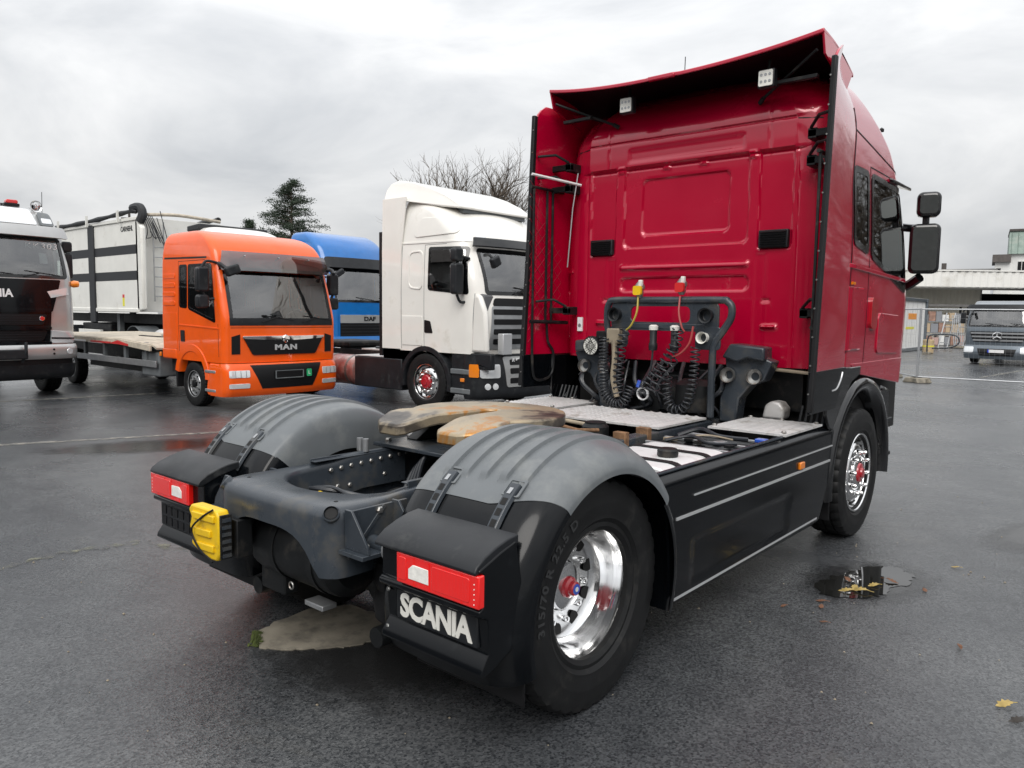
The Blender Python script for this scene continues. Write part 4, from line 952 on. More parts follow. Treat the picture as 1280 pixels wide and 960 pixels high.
# vents, sticker
for s in (1, -1):
    vt = MB().bx(s*.745-.11, s*.745+.11, 2.808, 2.85, 2.195, 2.325).build('air_vent', 'black_plastic', cab, bevel=.006)
    for k in range(7): MB().box((s*.745, 2.806, 2.21+.0167*k), (.19, .018, .006), Matrix.Rotation(R(30), 3, 'X').to_euler()).build('vent_slat', 'grille_dark', vt)
stk = MB().bx(-1.0+.02, -.93, 2.815, 2.832, 1.55, 1.67).build('sticker', 'plate_white', cab); MB().cyl((-.955, 2.816, 1.60), (-.955, 2.812, 1.60), .016, n=12).build('sticker_mark', 'galvanised', cab)
# roof hatch lamp and front sun visor
RC.patch('sun_visor', 'F', ((-1.0, 2.74), (1.0, 2.74), (.97, 2.90), (-.97, 2.90)), 'black_gloss', cab, off=.14, th=.03, bevel=.008, nu=20)
for s in (1, -1):
    MB().prism([(s*1.13, 2.80), (s*1.13, 2.83), (s*1.22, 2.80), (s*1.22, 2.77)], 'y', 4.0, 4.55).build('window_deflector', 'black_gloss', cab, bevel=.008)
    MB().lathe([(.02, 0), (.02, .02), (.0, .035)], 12, axis='z').build('roof_lamp', 'grille_dark', cab, loc=(s*1.08, 4.1, 3.20))
for k, (x, y) in enumerate(((.55, 3.9), (-.55, 3.9))): MB().lathe([(.07, -.02), (.075, .02), (.06, .05), (0, .06)], 18, axis='z').build('beacon', 'white_letter', cab, loc=(x*1.55, 3.75, 3.36))
# mirrors
for s in (1, -1):
    def X(a): return s*a
    MB().tube(smooth_path([(X(1.08), 4.40, 2.48), (X(1.20), 4.60, 2.47), (X(1.32), 4.64, 2.46)]), .034, 10).build('mirror_arm', 'black_gloss', cab)
    MB().tube(smooth_path([(X(1.10), 4.66, 1.98), (X(1.18), 4.72, 1.98), (X(1.30), 4.66, 2.05)]), .042, 10).build('mirror_arm', 'black_gloss', cab)
    for nm, cx, cz, hw, hh in (('mirror', 1.322, 2.29, .118, .21), ('wide_mirror', 1.338, 2.66, .092, .105)):
        hd = MB().prism(rrect(-hw, hw, -hh, hh, .05), 'y', -.07, .08).build(nm, 'black_gloss', cab, bevel=.03, seg=3, loc=(X(cx), 4.65, cz), rot=(R(2), 0, s*R(14)))
        MB().prism(rrect(-hw+.026, hw-.022, -hh+.03, hh-.03, .03), 'y', -.0725, -.068).build('mirror_pane', 'mirror_glass', hd)
    MB().bx(min(X(1.30), X(1.35)), max(X(1.30), X(1.35)), 4.62, 4.66, 2.47, 2.58).build('mirror_joint', 'black_plastic', cab, bevel=.008)
# --- roof wing
def wing(u, v):
    x = -1.13+2.26*u; k = abs(x/1.13); ye = 2.45+.10*k**2; zc = 3.43+.115*k**2.2
    yf_, zf = 3.18+.05*(1-k), 3.40+.10*(1-k**2.5)
    t = v; y = ye+(yf_-ye)*t; z = zc+(zf-zc)*t+.055*math.sin(PI*t)*(1-.5*k)
    if abs(x) < .11: y -= .012*(1-t)
    return (x, y, z)
wg = MB().sheet(wing, 48, 14, (0, 0, .028)).build('roof_wing', 'red_paint', cab, smooth=50, bevel=.006)
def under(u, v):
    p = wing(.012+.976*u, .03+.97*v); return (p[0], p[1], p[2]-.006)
MB().sheet(under, 48, 12, (0, 0, .004)).build('wing_underside', 'red_dark', wg, smooth=50)  # near-black red sheet covering the wing's underside
MB().bx(-.11, .11, 2.428, 2.46, 3.425, 3.458).build('wing_tab', 'red_paint', wg, bevel=.008)
for s in (1, -1):
    # wing end cheek closing the gap towards the side fairing
    MB().prism([(2.555, 3.55), (2.60, 3.42), (3.05, 3.28), (3.16, 3.42), (2.95, 3.505), (2.75, 3.535)], 'x', min(s*1.115, s*1.13), max(s*1.115, s*1.13)).build('wing_cheek', 'red_paint', wg, bevel=.004)
    MB().cyl((s*1.08, 2.58, 3.45), (s*.62, 2.80, 3.25), .011, n=8).build('wing_strut', 'chassis_dark', wg)
    MB().cyl((s*.60, 2.82, 3.235), (s*.64, 2.79, 3.26), .017, n=8).build('strut_joint', 'chassis_dark', wg)
    br = MB().bx(min(s*.78, s*1.06), max(s*.78, s*1.06), 2.66, 2.70, 3.30, 3.325).build('wing_bracket', 'chassis_dark', wg, bevel=.003)
    lx = .73 if s > 0 else -.40
    wl = MB().bx(lx-.06, lx+.06, 2.60, 2.66, 3.275, 3.40).build('work_lamp', 'black_plastic', cab, bevel=.008)
    MB().prism(rrect(lx-.05, lx+.05, 3.285, 3.39, .01), 'y', 2.594, 2.602).build('lamp_front', 'led_white', wl)
    for i in range(3):
        for j in range(2): MB().cyl((lx-.03+.03*i, 2.5935, 3.315+.045*j), (lx-.03+.03*i, 2.5915, 3.315+.045*j), .010, n=10).build('led', 'galvanised', wl)
    MB().cyl((lx, 2.64, 3.39), (lx, 2.66, 3.47), .012, n=8).build('lamp_bracket', 'chassis_dark', wl)
MB().tube([(-.28, 3.3, 3.5), (-.28, 3.31, 3.86)], .004, 5).build('aerial', 'black_plastic', cab)
# --- side fairings (extenders)
for s in (1, -1):
    def X(a): return s*a
    def yb(z): return 2.335+.075*min(1, (z-1.1)/1.1)+.06*max(0, (z-2.2)/1.2)      # trailing edge
    def fn(u, v):
        z = 1.34+(3.46-1.34-.06*u)*v; y1 = 3.07+.15*sstep(2.5, 3.4, z); y0 = yb(z)+.03
        if v > .93: y0 += .12*((v-.93)/.07)**2.2
        wc0 = RC.at(min(z, 3.44)); y = y0+(y1-y0)*u; x = 1.236+(wc0[2]+.002-1.236)*u
        return (X(x), y, z)
    fa = MB().sheet(fn, 16, 50, (-s*.020, 0, 0)).build('side_fairing', 'red_paint', cab, smooth=50, bevel=.004)
    MB().tube([fn(1, q/20) for q in range(1, 19)], .006, 6).build('fairing_seam', 'black_rubber', fa)
    # black rubber trailing edge
    mb = MB(); zs = [1.08+(3.36-1.08)*i/24 for i in range(25)]; A = []
    for z in zs: 
        y = yb(z); A += [(X(1.212), y, z), (X(1.246), y-.004, z), (X(1.246), y+.045, z), (X(1.212), y+.045, z)]
    n = len(zs); mb.add(A, [(i*4+j, i*4+(j+1) % 4, i*4+4+(j+1) % 4, i*4+4+j) for i in range(n-1) for j in range(4)]+[(0, 1, 2, 3), tuple((n-1)*4+j for j in range(4))])
    ed = mb.build('fairing_edge', 'black_rubber', fa, smooth=40, bevel=.008)
    for k in range(12):
        z = 1.2+.185*k; MB().cyl((X(1.218), yb(z)-.003, z), (X(1.218), yb(z)-.008, z), .006, n=8).build('rivet', 'steel_bolt', ed)
    MB().sheet(lambda u, v: (X(1.226-.012*u), 2.35+(.55+.2*v)*u, 1.06+.285*v), 8, 6, (-s*.02, 0, 0)).build('fairing_foot', 'black_paint', fa, smooth=40, bevel=.005)
    # gap panel between fairing and cab corner
    for z in (2.92, 2.74, 1.70):
        hg = MB().bx(min(X(1.0), X(1.21)), max(X(1.0), X(1.21)), 2.70, 2.74, z, z+.05); hg.bx(min(X(1.0), X(1.06)), max(X(1.0), X(1.06)), 2.70, 2.90, z-.01, z+.06); hg.tube([(X(1.02), 2.70, z+.06), (X(1.10), 2.62, z+.12), (X(1.2), 2.5, z+.10)], .012, 8)
        hg.build('fairing_hinge', 'chassis_dark', fa, bevel=.006)
    # thin crossing diagonal lines on the inner face
    for k in range(14):
        for dr in (1, -1):
            z0 = 1.45+k*.105; y0, y1 = (2.42, 2.86); z1 = z0+.44*dr*.95
            if z1 > 2.72 or z1 < 1.40: continue
            MB().tube([(X(1.2125-.0), y0, z0), (X(1.2035), y1, z1)], .0022, 4).build('diamond_line', 'diamond_line', fa)
    # tubular guard frame with hinges
    fr = MB()
    for y in (2.44, 2.62, 2.70): fr.tube([(X(1.185), y, 2.76), (X(1.185), y, 1.62)], .011, 8)
    fr.tube(smooth_path([(X(1.185), 2.44, 1.64), (X(1.185), 2.45, 1.25), (X(1.185), 2.50, 1.13), (X(1.185), 2.66, 1.13), (X(1.185), 2.74, 1.20), (X(1.185), 2.74, 1.36), (X(1.185), 2.66, 1.46), (X(1.185), 2.64, 1.64)], 5), .012, 8)
    fr.tube([(X(1.185), 2.40, 2.76), (X(1.185), 2.85, 2.76)], .013, 8); fr.tube([(X(1.19), 2.42, 1.63), (X(1.12), 2.85, 1.62)], .016, 8)
    fr.build('fairing_frame', 'chassis_dark', fa)
MB().tube([(-1.17, 2.39, 2.86), (-1.1, 2.55, 2.84), (-.96, 2.80, 2.80)], .012, 6).build('tie_wire', 'plate_white', cab)
MB().tube([(-.98, 2.78, 2.90), (-1.0, 2.74, 2.6), (-1.03, 2.72, 2.1)], .006, 6).build('tie_rod', 'galvanised', cab)
# --- lower cab: black sills, front wheel arches, bumper
MB().bx(-1.10, 1.10, 3.05, 4.9, .72, 1.335).build('underbody_filler', 'dark_void', T)  # plain dark box added under the cab to stop light leaking through
MB().bx(-.95, .95, 2.98, 3.06, 1.0, 1.34).build('cab_floor_panel', 'chassis_dark', T)
for s in (1, -1):
    def X(a): return s*a
    # arch: swept lip round the wheel
    mb = MB(); prof = [(.62, .98), (.635, 1.16), (.66, 1.222), (.70, 1.238), (.74, 1.228), (.755, 1.20)]; A = []; n = 30
    for i in range(n+1):
        a = R(-8+196*i/n); q = (1.0 if math.sin(a) < .3 else 1.0)
        for (r, x) in prof: A.append((X(x), 3.55-r*math.cos(a)*1.0, .5+r*math.sin(a)*.985))
    k = len(prof); mb.add(A, [(i*k+j, i*k+j+1, (i+1)*k+j+1, (i+1)*k+j) for i in range(n) for j in range(k-1)])
    ar = mb.build('wheel_arch', 'black_gloss', T, smooth=50)
    pn = []
    MB().prism([(2.72, 1.02), (2.74, 1.34), (3.45, 1.34), (3.45, 1.27), (3.25, 1.22), (3.02, 1.04), (2.88, .90), (2.80, .92)], 'x', min(X(1.185), X(1.212)), max(X(1.185), X(1.212))).build('sill_panel', 'black_gloss', T, bevel=.012)
    MB().tube(smooth_path([(X(1.214), 2.80, 1.19), (X(1.214), 2.90, 1.20), (X(1.214), 2.98, 1.26), (X(1.214), 3.01, 1.31)]), .008, 6).build('sill_trim', 'silver_strip', T)
    MB().prism([(4.22, .44), (4.28, 1.06), (4.42, 1.12), (4.62, 1.08), (4.62, .40), (4.4, .36)], 'x', min(X(1.02), X(1.13)), max(X(1.02), X(1.13))).build('bumper_corner', 'black_paint', T, bevel=.03)
    for z in (.50, .80): MB().bx(min(X(1.04), X(1.17)), max(X(1.04), X(1.17)), 4.26, 4.58, z, z+.035).build('entry_step', 'black_plastic', T, bevel=.008)
    MB().bx(min(X(1.12), X(1.165)), max(X(1.12), X(1.165)), 4.30, 4.38, .845, .895).build('side_marker', 'amber', T, bevel=.008)
    MB().sheet(lambda u, v: (X(.93+.27*u), 2.93-.03*v+.03*(u-.5)**2, .24+.34*v), 6, 8, (0, -.012, 0)).build('mud_flap', 'black_rubber', T, bevel=.003)
    MB().grid(lambda u, v: (X(.75+.3*v), 3.55-.66*math.cos(R(-5+190*u)), .5+.65*math.sin(R(-5+190*u))), 24, 3).build('arch_liner', 'black_plastic', T)
MB().bx(-1.02, 1.02, 4.6, 5.0, .38, 1.3).build('front_bumper', 'black_paint', T, bevel=.04)
MB().prism([(-.19, .70), (.19, .70), (.30, 1.25), (-.30, 1.25)], 'y', 2.95, 3.1).build('gearbox', 'chassis_dark', T, bevel=.03)
MB().lathe([(.05, 0), (.24, .02), (.28, .10), (.28, .3), (.2, .4)], 28, axis='y').build('clutch_bell', 'chassis_dark', T, loc=(.0, 2.62, .92))
MB().lathe([(.15, 0), (.155, .02), (.155, .2), (.1, .24), (0, .24)], 22, axis='z').build('air_filter', 'chassis_dark', T, loc=(.28, 2.62, .98))
MB().prism([(.72, .95), (.88, .95), (.89, 1.03), (.85, 1.075), (.79, 1.085), (.74, 1.05)], 'y', 2.80, 2.94).build('coolant_tank', 'alu_plate', T, bevel=.02, seg=3)
MB().tube(smooth_path([(.52, 2.76, 1.33), (.75, 2.78, 1.32), (1.1, 2.80, 1.30)]), .012, 8).build('torsion_rod', 'dust_brown', T)
rr = random.Random(31)
for k in range(16):
    x = rr.uniform(-.75, .5); MB().tube(smooth_path([(x, 2.66+rr.random()*.2, 1.32), (x+rr.uniform(-.1, .1), 2.6, 1.15), (x+rr.uniform(-.2, .2), 2.62, 1.0), (x+rr.uniform(-.2, .2), 2.7, .9)]), rr.uniform(.008, .02), 7).build('hose', 'hose_black', T)
for k in range(10):
    x = rr.uniform(-.7, .6); MB().box((x, 2.86, rr.uniform(.98, 1.25)), (rr.uniform(.06, .18), .1, rr.uniform(.05, .12))).build('engine_part', 'chassis_dark', T, bevel=.01)
# cab suspension brackets
for s in (1, -1):
    def X(a): return s*a
    bp_ = MB().prism([(X(.47), .92), (X(.47), 1.10), (X(.52), 1.22), (X(.50), 1.40), (X(.56), 1.50), (X(.80), 1.48), (X(.80), 1.40), (X(.86), 1.38), (X(.80), 1.24), (X(.70), 1.20), (X(.62), 1.10), (X(.60), .92)], 'y', 2.62, 2.76).build('cab_bracket', 'chassis_paint', T, bevel=.012)
    MB().prism([(X(.50), 1.40), (X(.56), 1.50), (X(.82), 1.48), (X(.82), 1.385), (X(.70), 1.40), (X(.62), 1.37)], 'y', 2.56, 2.63).build('bracket_cover', 'chassis_paint', bp_, bevel=.015)
    for x in (.54, .74): MB().lathe([(.055, 0), (.055, .03), (.03, .04), (.03, .05), (0, .05)], 18, axis='y').build('bush', 'steel_bolt', bp_, loc=(X(x), 2.575, 1.27), rot=(0, 0, 0))
# --- hose rack
RK = []
tub = MB().tube(smooth_path([(.46, 2.50, .96), (.46, 2.50, 1.40), (.475, 2.50, 1.50), (.54, 2.50, 1.60), (.59, 2.50, 1.68), (.595, 2.50, 1.76), (.56, 2.50, 1.80), (.50, 2.50, 1.812), (0, 2.50, 1.812), (-.38, 2.50, 1.812), (-.44, 2.50, 1.79), (-.46, 2.50, 1.72), (-.45, 2.50, 1.58), (-.40, 2.50, 1.50), (-.37, 2.50, 1.40), (-.37, 2.50, .96)], 6), .027, 12)
rk = tub.build('hose_rack', 'chassis_paint', T, smooth=50)
MB().bx(-.34, .40, 2.49, 2.51, 1.595, 1.635).build('rack_bar', 'chassis_paint', rk, bevel=.004)
MB().ring(rrect(-.42, .50, 1.58, 1.80, .05), rrect(-.24, .27, 1.645, 1.765, .04), 'y', 2.495, 2.515).build('rack_plate', 'chassis_paint', rk, bevel=.004)
for x0, x1 in ((-.42, -.26), (.32, .52)): MB().prism(rrect(x0, x1, 1.45, 1.62, .03), 'y', 2.492, 2.508).build('rack_plate', 'chassis_paint', rk, bevel=.004)
def socket(x, z, mname='black_plastic', r=.045):
    MB().lathe([(r*.7, .06), (r, .05), (r, 0), (r*1.25, -.005), (r*1.25, -.012)], 20, axis='y').build('socket', mname, rk, loc=(x, 2.44, z))
socket(-.36, 1.70); socket(.42, 1.70); socket(.40, 1.54, 'white_letter', .035); 
MB().box((-.36, 2.46, 1.53), (.12, .06, .12)).build('socket_cover', 'dust_brown', rk, bevel=.012)
for x, nm, zt in ((-.16, 'yellow', 1.94), (.20, 'red', 1.96)):
    cpl = MB().lathe([(.018, 0), (.03, .02), (.03, .06), (.04, .065), (.04, .09), (.02, .12), (.0, .125)], 16, axis='z').build('hose_coupling', 'steel_bolt', rk, loc=(x, 2.49, zt-.11))
    MB().prism(rrect(-.035, .035, .02, .09, .015), 'y', -.045, -.02).build('coupling_cap', 'yellow_plastic' if nm == 'yellow' else 'red_sticker', cpl)
    MB().box((.02, -.02, .11), (.03, .03, .05)).build('coupling_lever', 'white_letter', cpl, bevel=.006)
    MB().tube(smooth_path([(x, 2.47, 1.84), (x+.01, 2.44, 1.72), (x-.03 if nm == 'yellow' else x+.04, 2.43, 1.62), (x-.08 if nm == 'yellow' else x+.06, 2.44, 1.58)]), .0075, 8).build('hose_lead', 'yellow_hose' if nm == 'yellow' else 'red_hose', rk)
MB().tube(smooth_path([(.33, 2.44, 1.62), (.31, 2.43, 1.50), (.24, 2.43, 1.42), (.15, 2.43, 1.38)]), .008, 8).build('hose_lead', 'red_hose', rk)
for x in (-.01, .17): MB().lathe([(.03, 0), (.034, .02), (.034, .05), (.028, .06), (.028, .15), (.02, .17), (0, .17)], 16, axis='z').build('plug', 'black_plastic', rk, loc=(x-.0, 2.46, 1.43)); MB().lathe([(.034, 0), (.036, .03), (.02, .04), (0, .04)], 14, axis='z').build('plug_head', 'white_letter', rk, loc=(x, 2.46, 1.585))
MB().tube(smooth_path([(-.01, 2.46, 1.44), (-.02, 2.45, 1.28), (-.06, 2.45, 1.2), (-.1, 2.46, 1.12)]), .008, 6).build('cable', 'hose_black', rk)
coil([(-.24, 2.42, 1.58), (-.27, 2.42, 1.45), (-.29, 2.42, 1.25), (-.28, 2.42, 1.08)], .040, 11, .0062).build('coiled_hose', 'hose_black', rk, smooth=60)
coil([(-.43, 2.42, 1.52), (-.43, 2.42, 1.25), (-.41, 2.42, 1.08), (-.32, 2.42, 1.0), (-.23, 2.42, 1.02), (-.18, 2.44, 1.14)], .036, 30, .0058).build('coiled_hose', 'hose_black', rk, smooth=60)
coil([(.22, 2.42, 1.60), (.20, 2.42, 1.48), (.08, 2.42, 1.30), (-.02, 2.42, 1.18), (-.06, 2.41, 1.10)], .040, 13, .0062).build('coiled_hose', 'hose_black', rk, smooth=60)
coil([(.20, 2.39, 1.40), (.17, 2.39, 1.33), (.09, 2.39, 1.22), (.02, 2.39, 1.11)], .046, 5.5, .0062).build('coiled_hose', 'hose_black', rk, smooth=60)
coil([(.36, 2.43, 1.47), (.35, 2.43, 1.25), (.31, 2.43, 1.06), (.24, 2.43, 1.0), (.17, 2.43, 1.02), (.14, 2.43, 1.12), (.14, 2.43, 1.26)], .033, 24, .0055).build('coiled_hose', 'hose_black', rk, smooth=60)
MB().tube([(-.05+.046*math.cos(t*.9), 2.385+.0006*i, 1.10+.046*math.sin(t*.9)) for i, t in enumerate([i*.5 for i in range(40)])], .006, 6).build('hose_loop', 'silver_strip', rk)
MB().tube([(-.09, 2.385, 1.15), (-.075, 2.385, 1.20)], .014, 10).build('hose_sleeve', 'blue_emblem', rk)
MB().tube(smooth_path([(-.35, 2.44, 1.5), (-.34, 2.44, 1.35), (-.35, 2.44, 1.2), (-.31, 2.44, 1.05)]), .022, 8).build('hose_cover', 'dust_brown', rk)
# work lamp on the left
wl = MB().lathe([(.03, .12), (.075, .08), (.082, .02), (.08, -.01), (.072, -.02)], 28, axis='y').build('work_lamp', 'black_plastic', T, loc=(-.62, 2.52, 1.44)); MB().lathe([(.071, -.012), (.0, -.016)], 28, axis='y').build('lamp_lens', 'led_white', wl)
for a in range(-3, 4):
    for d in (1, -1): MB().tube([(-.06*math.cos(a*.4), -.018, a*.018-.03*d), (.06*math.cos(a*.4), -.018, a*.018+.03*d)], .002, 4).build('lens_bar', 'grille_dark', wl)
MB().box((-.50, 2.56, 1.53), (.16, .08, .07)).build('lamp_bracket', 'chassis_dark', T, bevel=.01); MB().box((-.52, 2.58, 1.43), (.08, .06, .14)).build('lamp_bracket', 'chassis_dark', T, bevel=.01)
# ------------------------------------------------------------------ background vehicles (local frame: front axle at the origin, +Y forwards)
def seats(cab, y, z, w_):
    for s in (1, -1):
        st = MB().prism([(y, z), (y+.14, z), (y+.08, z+.72), (y-.02, z+.72)], 'x', s*w_-.22, s*w_+.22); st.prism([(y-.02, z+.75), (y+.07, z+.75), (y+.06, z+.95), (y-.02, z+.95)], 'x', s*w_-.12, s*w_+.12)
        st.bx(s*w_-.23, s*w_+.23, y+.05, y+.5, z-.12, z+.06); st.build('seat', 'seat_cloth', cab, bevel=.03)
def bg_mirrors(cab, x, y, z, big, small, mname='black_plastic'):
    for s in (1, -1):
        m1 = MB().prism(rrect(min(s*x, s*(x+.20)), max(s*x, s*(x+.20)), z, z+big, .05), 'y', y-.02, y+.12).build('mirror', mname, cab, bevel=.03, seg=3)
        m2 = MB().prism(rrect(min(s*(x+.01), s*(x+.20)), max(s*(x+.01), s*(x+.20)), z+small[0], z+small[0]+small[1], .05), 'y', y-.02, y+.12).build('wide_mirror', mname, cab, bevel=.03, seg=3)
        MB().prism(rrect(min(s*(x+.02), s*(x+.18)), max(s*(x+.02), s*(x+.18)), z+.02, z+big-.02, .03), 'y', y-.025, y-.018).build('mirror_pane', 'mirror_glass', m1)
        a = MB().tube(smooth_path([(s*(x-.14), y+.1, z+big+.08), (s*(x+.02), y+.06, z+big+.10), (s*(x+.1), y+.05, z+big)]), .022, 8).build('mirror_arm', mname, cab)
        MB().tube(smooth_path([(s*(x-.14), y+.1, z-.10), (s*(x+.02), y+.06, z-.12), (s*(x+.1), y+.05, z)]), .024, 8).build('mirror_arm', mname, cab)
def bg_cab(T_, secs, paint, ws, doors, rear=None, du=(10, 6, 40, 10, 30), dz=.035, seat=(-.2, 1.7, .55), dash=(.75, 1.4, 1.15), visor=None):
    cb = Cab(secs); hs = [hole('F', ws, .045)]+[hole(sd_, q, .035) for sd_ in 'RL' for q in doors]
    if rear: hs.append(hole('B', rear, .03)); du = (24,)+tuple(du[1:])
    body = cb.body('cab', paint, T_, du=du, dz=dz, holes=hs)
    if rear: cb.window('B', rear, body, r=.05, border=.04)
    cb.window('F', ws, body, name='windscreen', r=.07, border=.06)
    for sd_ in 'RL':
        for q in doors: cb.window(sd_, q, body, r=.05, border=.045)
    seats(body, *seat)
    w_ = secs[0][3]-.12
    MB().prism([(dash[0], dash[1]-.5), (dash[2], dash[1]-.5), (dash[2], dash[1]), (dash[0]+.1, dash[1]+.06), (dash[0], dash[1]-.1)], 'x', -w_, w_).build('dashboard', 'interior', body, bevel=.03)
    MB().tube([(-seat[2]+.22*math.cos(a), dash[0]-.06+.09*math.sin(a), dash[1]+.05+.2*math.sin(a)) for a in [2*PI*i/24 for i in range(24)]], .016, 7, True).build('steering_wheel', 'black_rubber', body)
    MB().bx(-w_, w_, secs[0][1]+.1, secs[0][2]-.25, secs[0][0]-.25, secs[0][0]+.04).build('cab_floor', 'dark_void', T_)
    zb = ws[0][1]
    for x in (-.35, .45):
        MB().tube([cb.P(cb.u_front(x+.0, zb+.02), zb+.02, .03), cb.P(cb.u_front(x-.28, zb+.10), zb+.10, .022)], .010, 6).build('wiper', 'black_rubber', body)
        MB().tube([cb.P(cb.u_front(x-.62+.1*k, zb+.06+.012*k), zb+.06+.012*k, .016) for k in range(7)], .008, 5).build('wiper', 'black_rubber', body)
    return cb, body
def arch(T_, y, r, x0, x1, mname, a0=-5, a1=185, thick=.06):
    for s in (1, -1):
        prof = [(r, x0), (r, x1-.02), (r+.015, x1), (r+thick, x1), (r+thick+.01, x1-.02), (r+thick+.01, x0)]; A = []; n = 22
        for i in range(n+1):
            a = R(a0+(a1-a0)*i/n)
            for (q, x) in prof: A.append((s*x, y-q*math.cos(a), .48+q*math.sin(a)))
        k = len(prof); MB().add(A, [(i*k+j, i*k+j+1, (i+1)*k+j+1, (i+1)*k+j) for i in range(n) for j in range(k-1)]).build('wheel_arch', mname, T_, smooth=40)
def chassis(T_, y0, y1, z=.85):
    for s in (1, -1): MB().bx(min(s*.38, s*.44), max(s*.38, s*.44), y0, y1, z-.24, z).build('frame_rail', 'chassis_dark', T_)
    for k in range(4): y = y0+(y1-y0)*(k+.5)/4; MB().bx(-.38, .38, y-.06, y+.06, z-.2, z-.04).build('crossmember', 'chassis_dark', T_)

# --- orange flatbed truck
MT = thing('flatbed_truck', 'orange cab truck with a low pale plank car-carrier bed', 'truck', (-9.90, 4.885, 0), -PI/2)
ms = [(.80, -1.08, 1.16, 1.11, .05, .12, .05), (1.45, -1.08, 1.17, 1.115, .05, .12, .05), (1.9, -1.08, 1.08, 1.105, .05, .12, .06), (2.35, -1.08, .95, 1.095, .05, .13, .07), (2.62, -1.08, .87, 1.085, .06, .14, .07), (2.82, -1.07, .72, 1.065, .08, .16, .07), (2.95, -1.05, .50, 1.03, .10, .18, .07), (3.03, -1.0, .22, .97, .12, .18, .06), (3.06, -.92, -.1, .86, .12, .12, .03)]
mws = ((-1.01, 1.46), (1.01, 1.46), (.99, 2.40), (-.99, 2.40)); md = [((-.40, 1.72), (-.12, 1.70), (-.12, 2.46), (-.40, 2.46)), ((-.08, 1.69), (.86, 1.46), (.72, 2.46), (-.08, 2.46))]
mc, mb_ = bg_cab(MT, ms, 'orange_paint', mws, md, rear=((-.8, 1.6), (.8, 1.6), (.8, 2.3), (-.8, 2.3)), seat=(-.25, 1.45, .5), dash=(.72, 1.44, 1.10))
vz = mc.patch('sun_visor', 'F', ((-1.04, 2.31), (1.04, 2.31), (.98, 2.62), (-.98, 2.62)), 'visor_glass', mb_, off=.11, th=0, nu=24)
for x in (-.62, 0, .62): MB().cyl(mc.P(mc.u_front(x, 2.56), 2.56, .0), mc.P(mc.u_front(x, 2.56), 2.56, .12), .012, n=8).build('visor_stud', 'galvanised', vz)
mc.patch('windscreen_sill', 'F', ((-1.01, 1.43), (1.01, 1.43), (1.01, 1.55), (-1.01, 1.55)), 'black_plastic', mb_, off=.010, th=.02, nu=20)
mc.patch('grille_bar', 'F', ((-.80, 1.215), (.80, 1.215), (.80, 1.25), (-.80, 1.25)), 'chrome', mb_, off=.03, th=.04, nu=20, bevel=.006)
gr = mc.patch('grille', 'F', ((-.62, .93), (.62, .93), (.78, 1.215), (-.78, 1.215)), 'grille_dark', mb_, r=.03, off=.018, th=.03, nu=20)
for s_ in (1, -1): mc.patch('grille_wing', 'F', tuple(sorted(((s_*.08, 1.17), (s_*.76, 1.205)))) + ((max(s_*.08, s_*.76), 1.222), (min(s_*.08, s_*.76), 1.222)), 'chrome', gr, off=.024, th=.01)
MB().lathe([(.07, 0), (.06, .012), (0, .018)], 20, axis='y').build('badge', 'chrome', gr, loc=mc.P(mc.u_front(0, 1.20), 1.20, .03))
text('grille_lettering', 'MAN', .125, 'silver_strip', gr, tuple(mc.P(5, 1.05, .022)), (R(90), 0, PI), .008, .005, 1.5, 1.15)
mc.patch('shut_line', 'F', ((-1.08, 1.385), (1.08, 1.385), (1.08, 1.393), (-1.08, 1.393)), 'black_rubber', mb_, off=.002, th=.006, nu=24)
for s_ in (1, -1):
    a, b = sorted((s_*.84, s_*.985)); mc.patch('corner_vent', 'F', ((a, .95), (b, .95), (b, 1.24), (a, 1.28)) if s_ > 0 else ((a, .95), (b, .95), (b, 1.28), (a, 1.24)), 'grille_dark', mb_, off=.008, th=.02)
for sd_ in 'RL':
    for (y0, y1, z0, z1) in ((-.44, -.432, .95, 2.52), (.93, .938, .90, 1.45), (-.44, .80, 2.515, 2.523)): mc.patch('door_seam', sd_, ((y0, z0), (y1, z0), (y1, z1), (y0, z1)), 'red_dark' if False else 'black_rubber', mb_, off=.002, th=.006, nu=4)
    mc.patch('roof_seam', sd_, ((-1.05, 2.575), (.55, 2.545), (.55, 2.575), (-1.05, 2.605)), 'grille_dark', mb_, off=.004, th=.012)
    mc.patch('locker_door', sd_, ((-1.02, .98), (-.5, .98), (-.5, 1.62), (-1.02, 1.62)), 'orange_paint', mb_, r=.02, off=.006, th=.012, bevel=.004)
    for k in range(4): mc.patch('rear_rib', sd_, ((-1.02, 1.75+.16*k), (-.56, 1.75+.16*k), (-.56, 1.83+.16*k), (-1.02, 1.83+.16*k)), 'orange_paint', mb_, r=.03, off=.010, th=.016, bevel=.006)
    mc.patch('door_handle', sd_, ((-.36, 1.12), (-.22, 1.12), (-.22, 1.32), (-.36, 1.32)), 'black_plastic', mb_, r=.02, off=.012, th=.02, bevel=.005)
    mc.patch('door_waist', sd_, ((-.42, 1.40), (.95, 1.36), (.95, 1.385), (-.42, 1.425)), 'orange_paint', mb_, off=.010, th=.016, bevel=.006)
bg_mirrors(mb_, 1.19, .72, 1.98, .40, (-.27, .22))
for s_ in (1, -1):
    MB().tube(smooth_path([(s_*.98, .80, 2.42), (s_*1.10, .98, 2.44), (s_*1.06, 1.12, 2.36)]), .035, 8).build('mirror_arm', 'black_plastic', mb_)
MB().box((1.0, 1.22, 2.33), (.26, .10, .16), Matrix.Rotation(R(20), 3, 'Y').to_euler()).build('ramp_mirror', 'black_plastic', mb_, bevel=.035, seg=3)
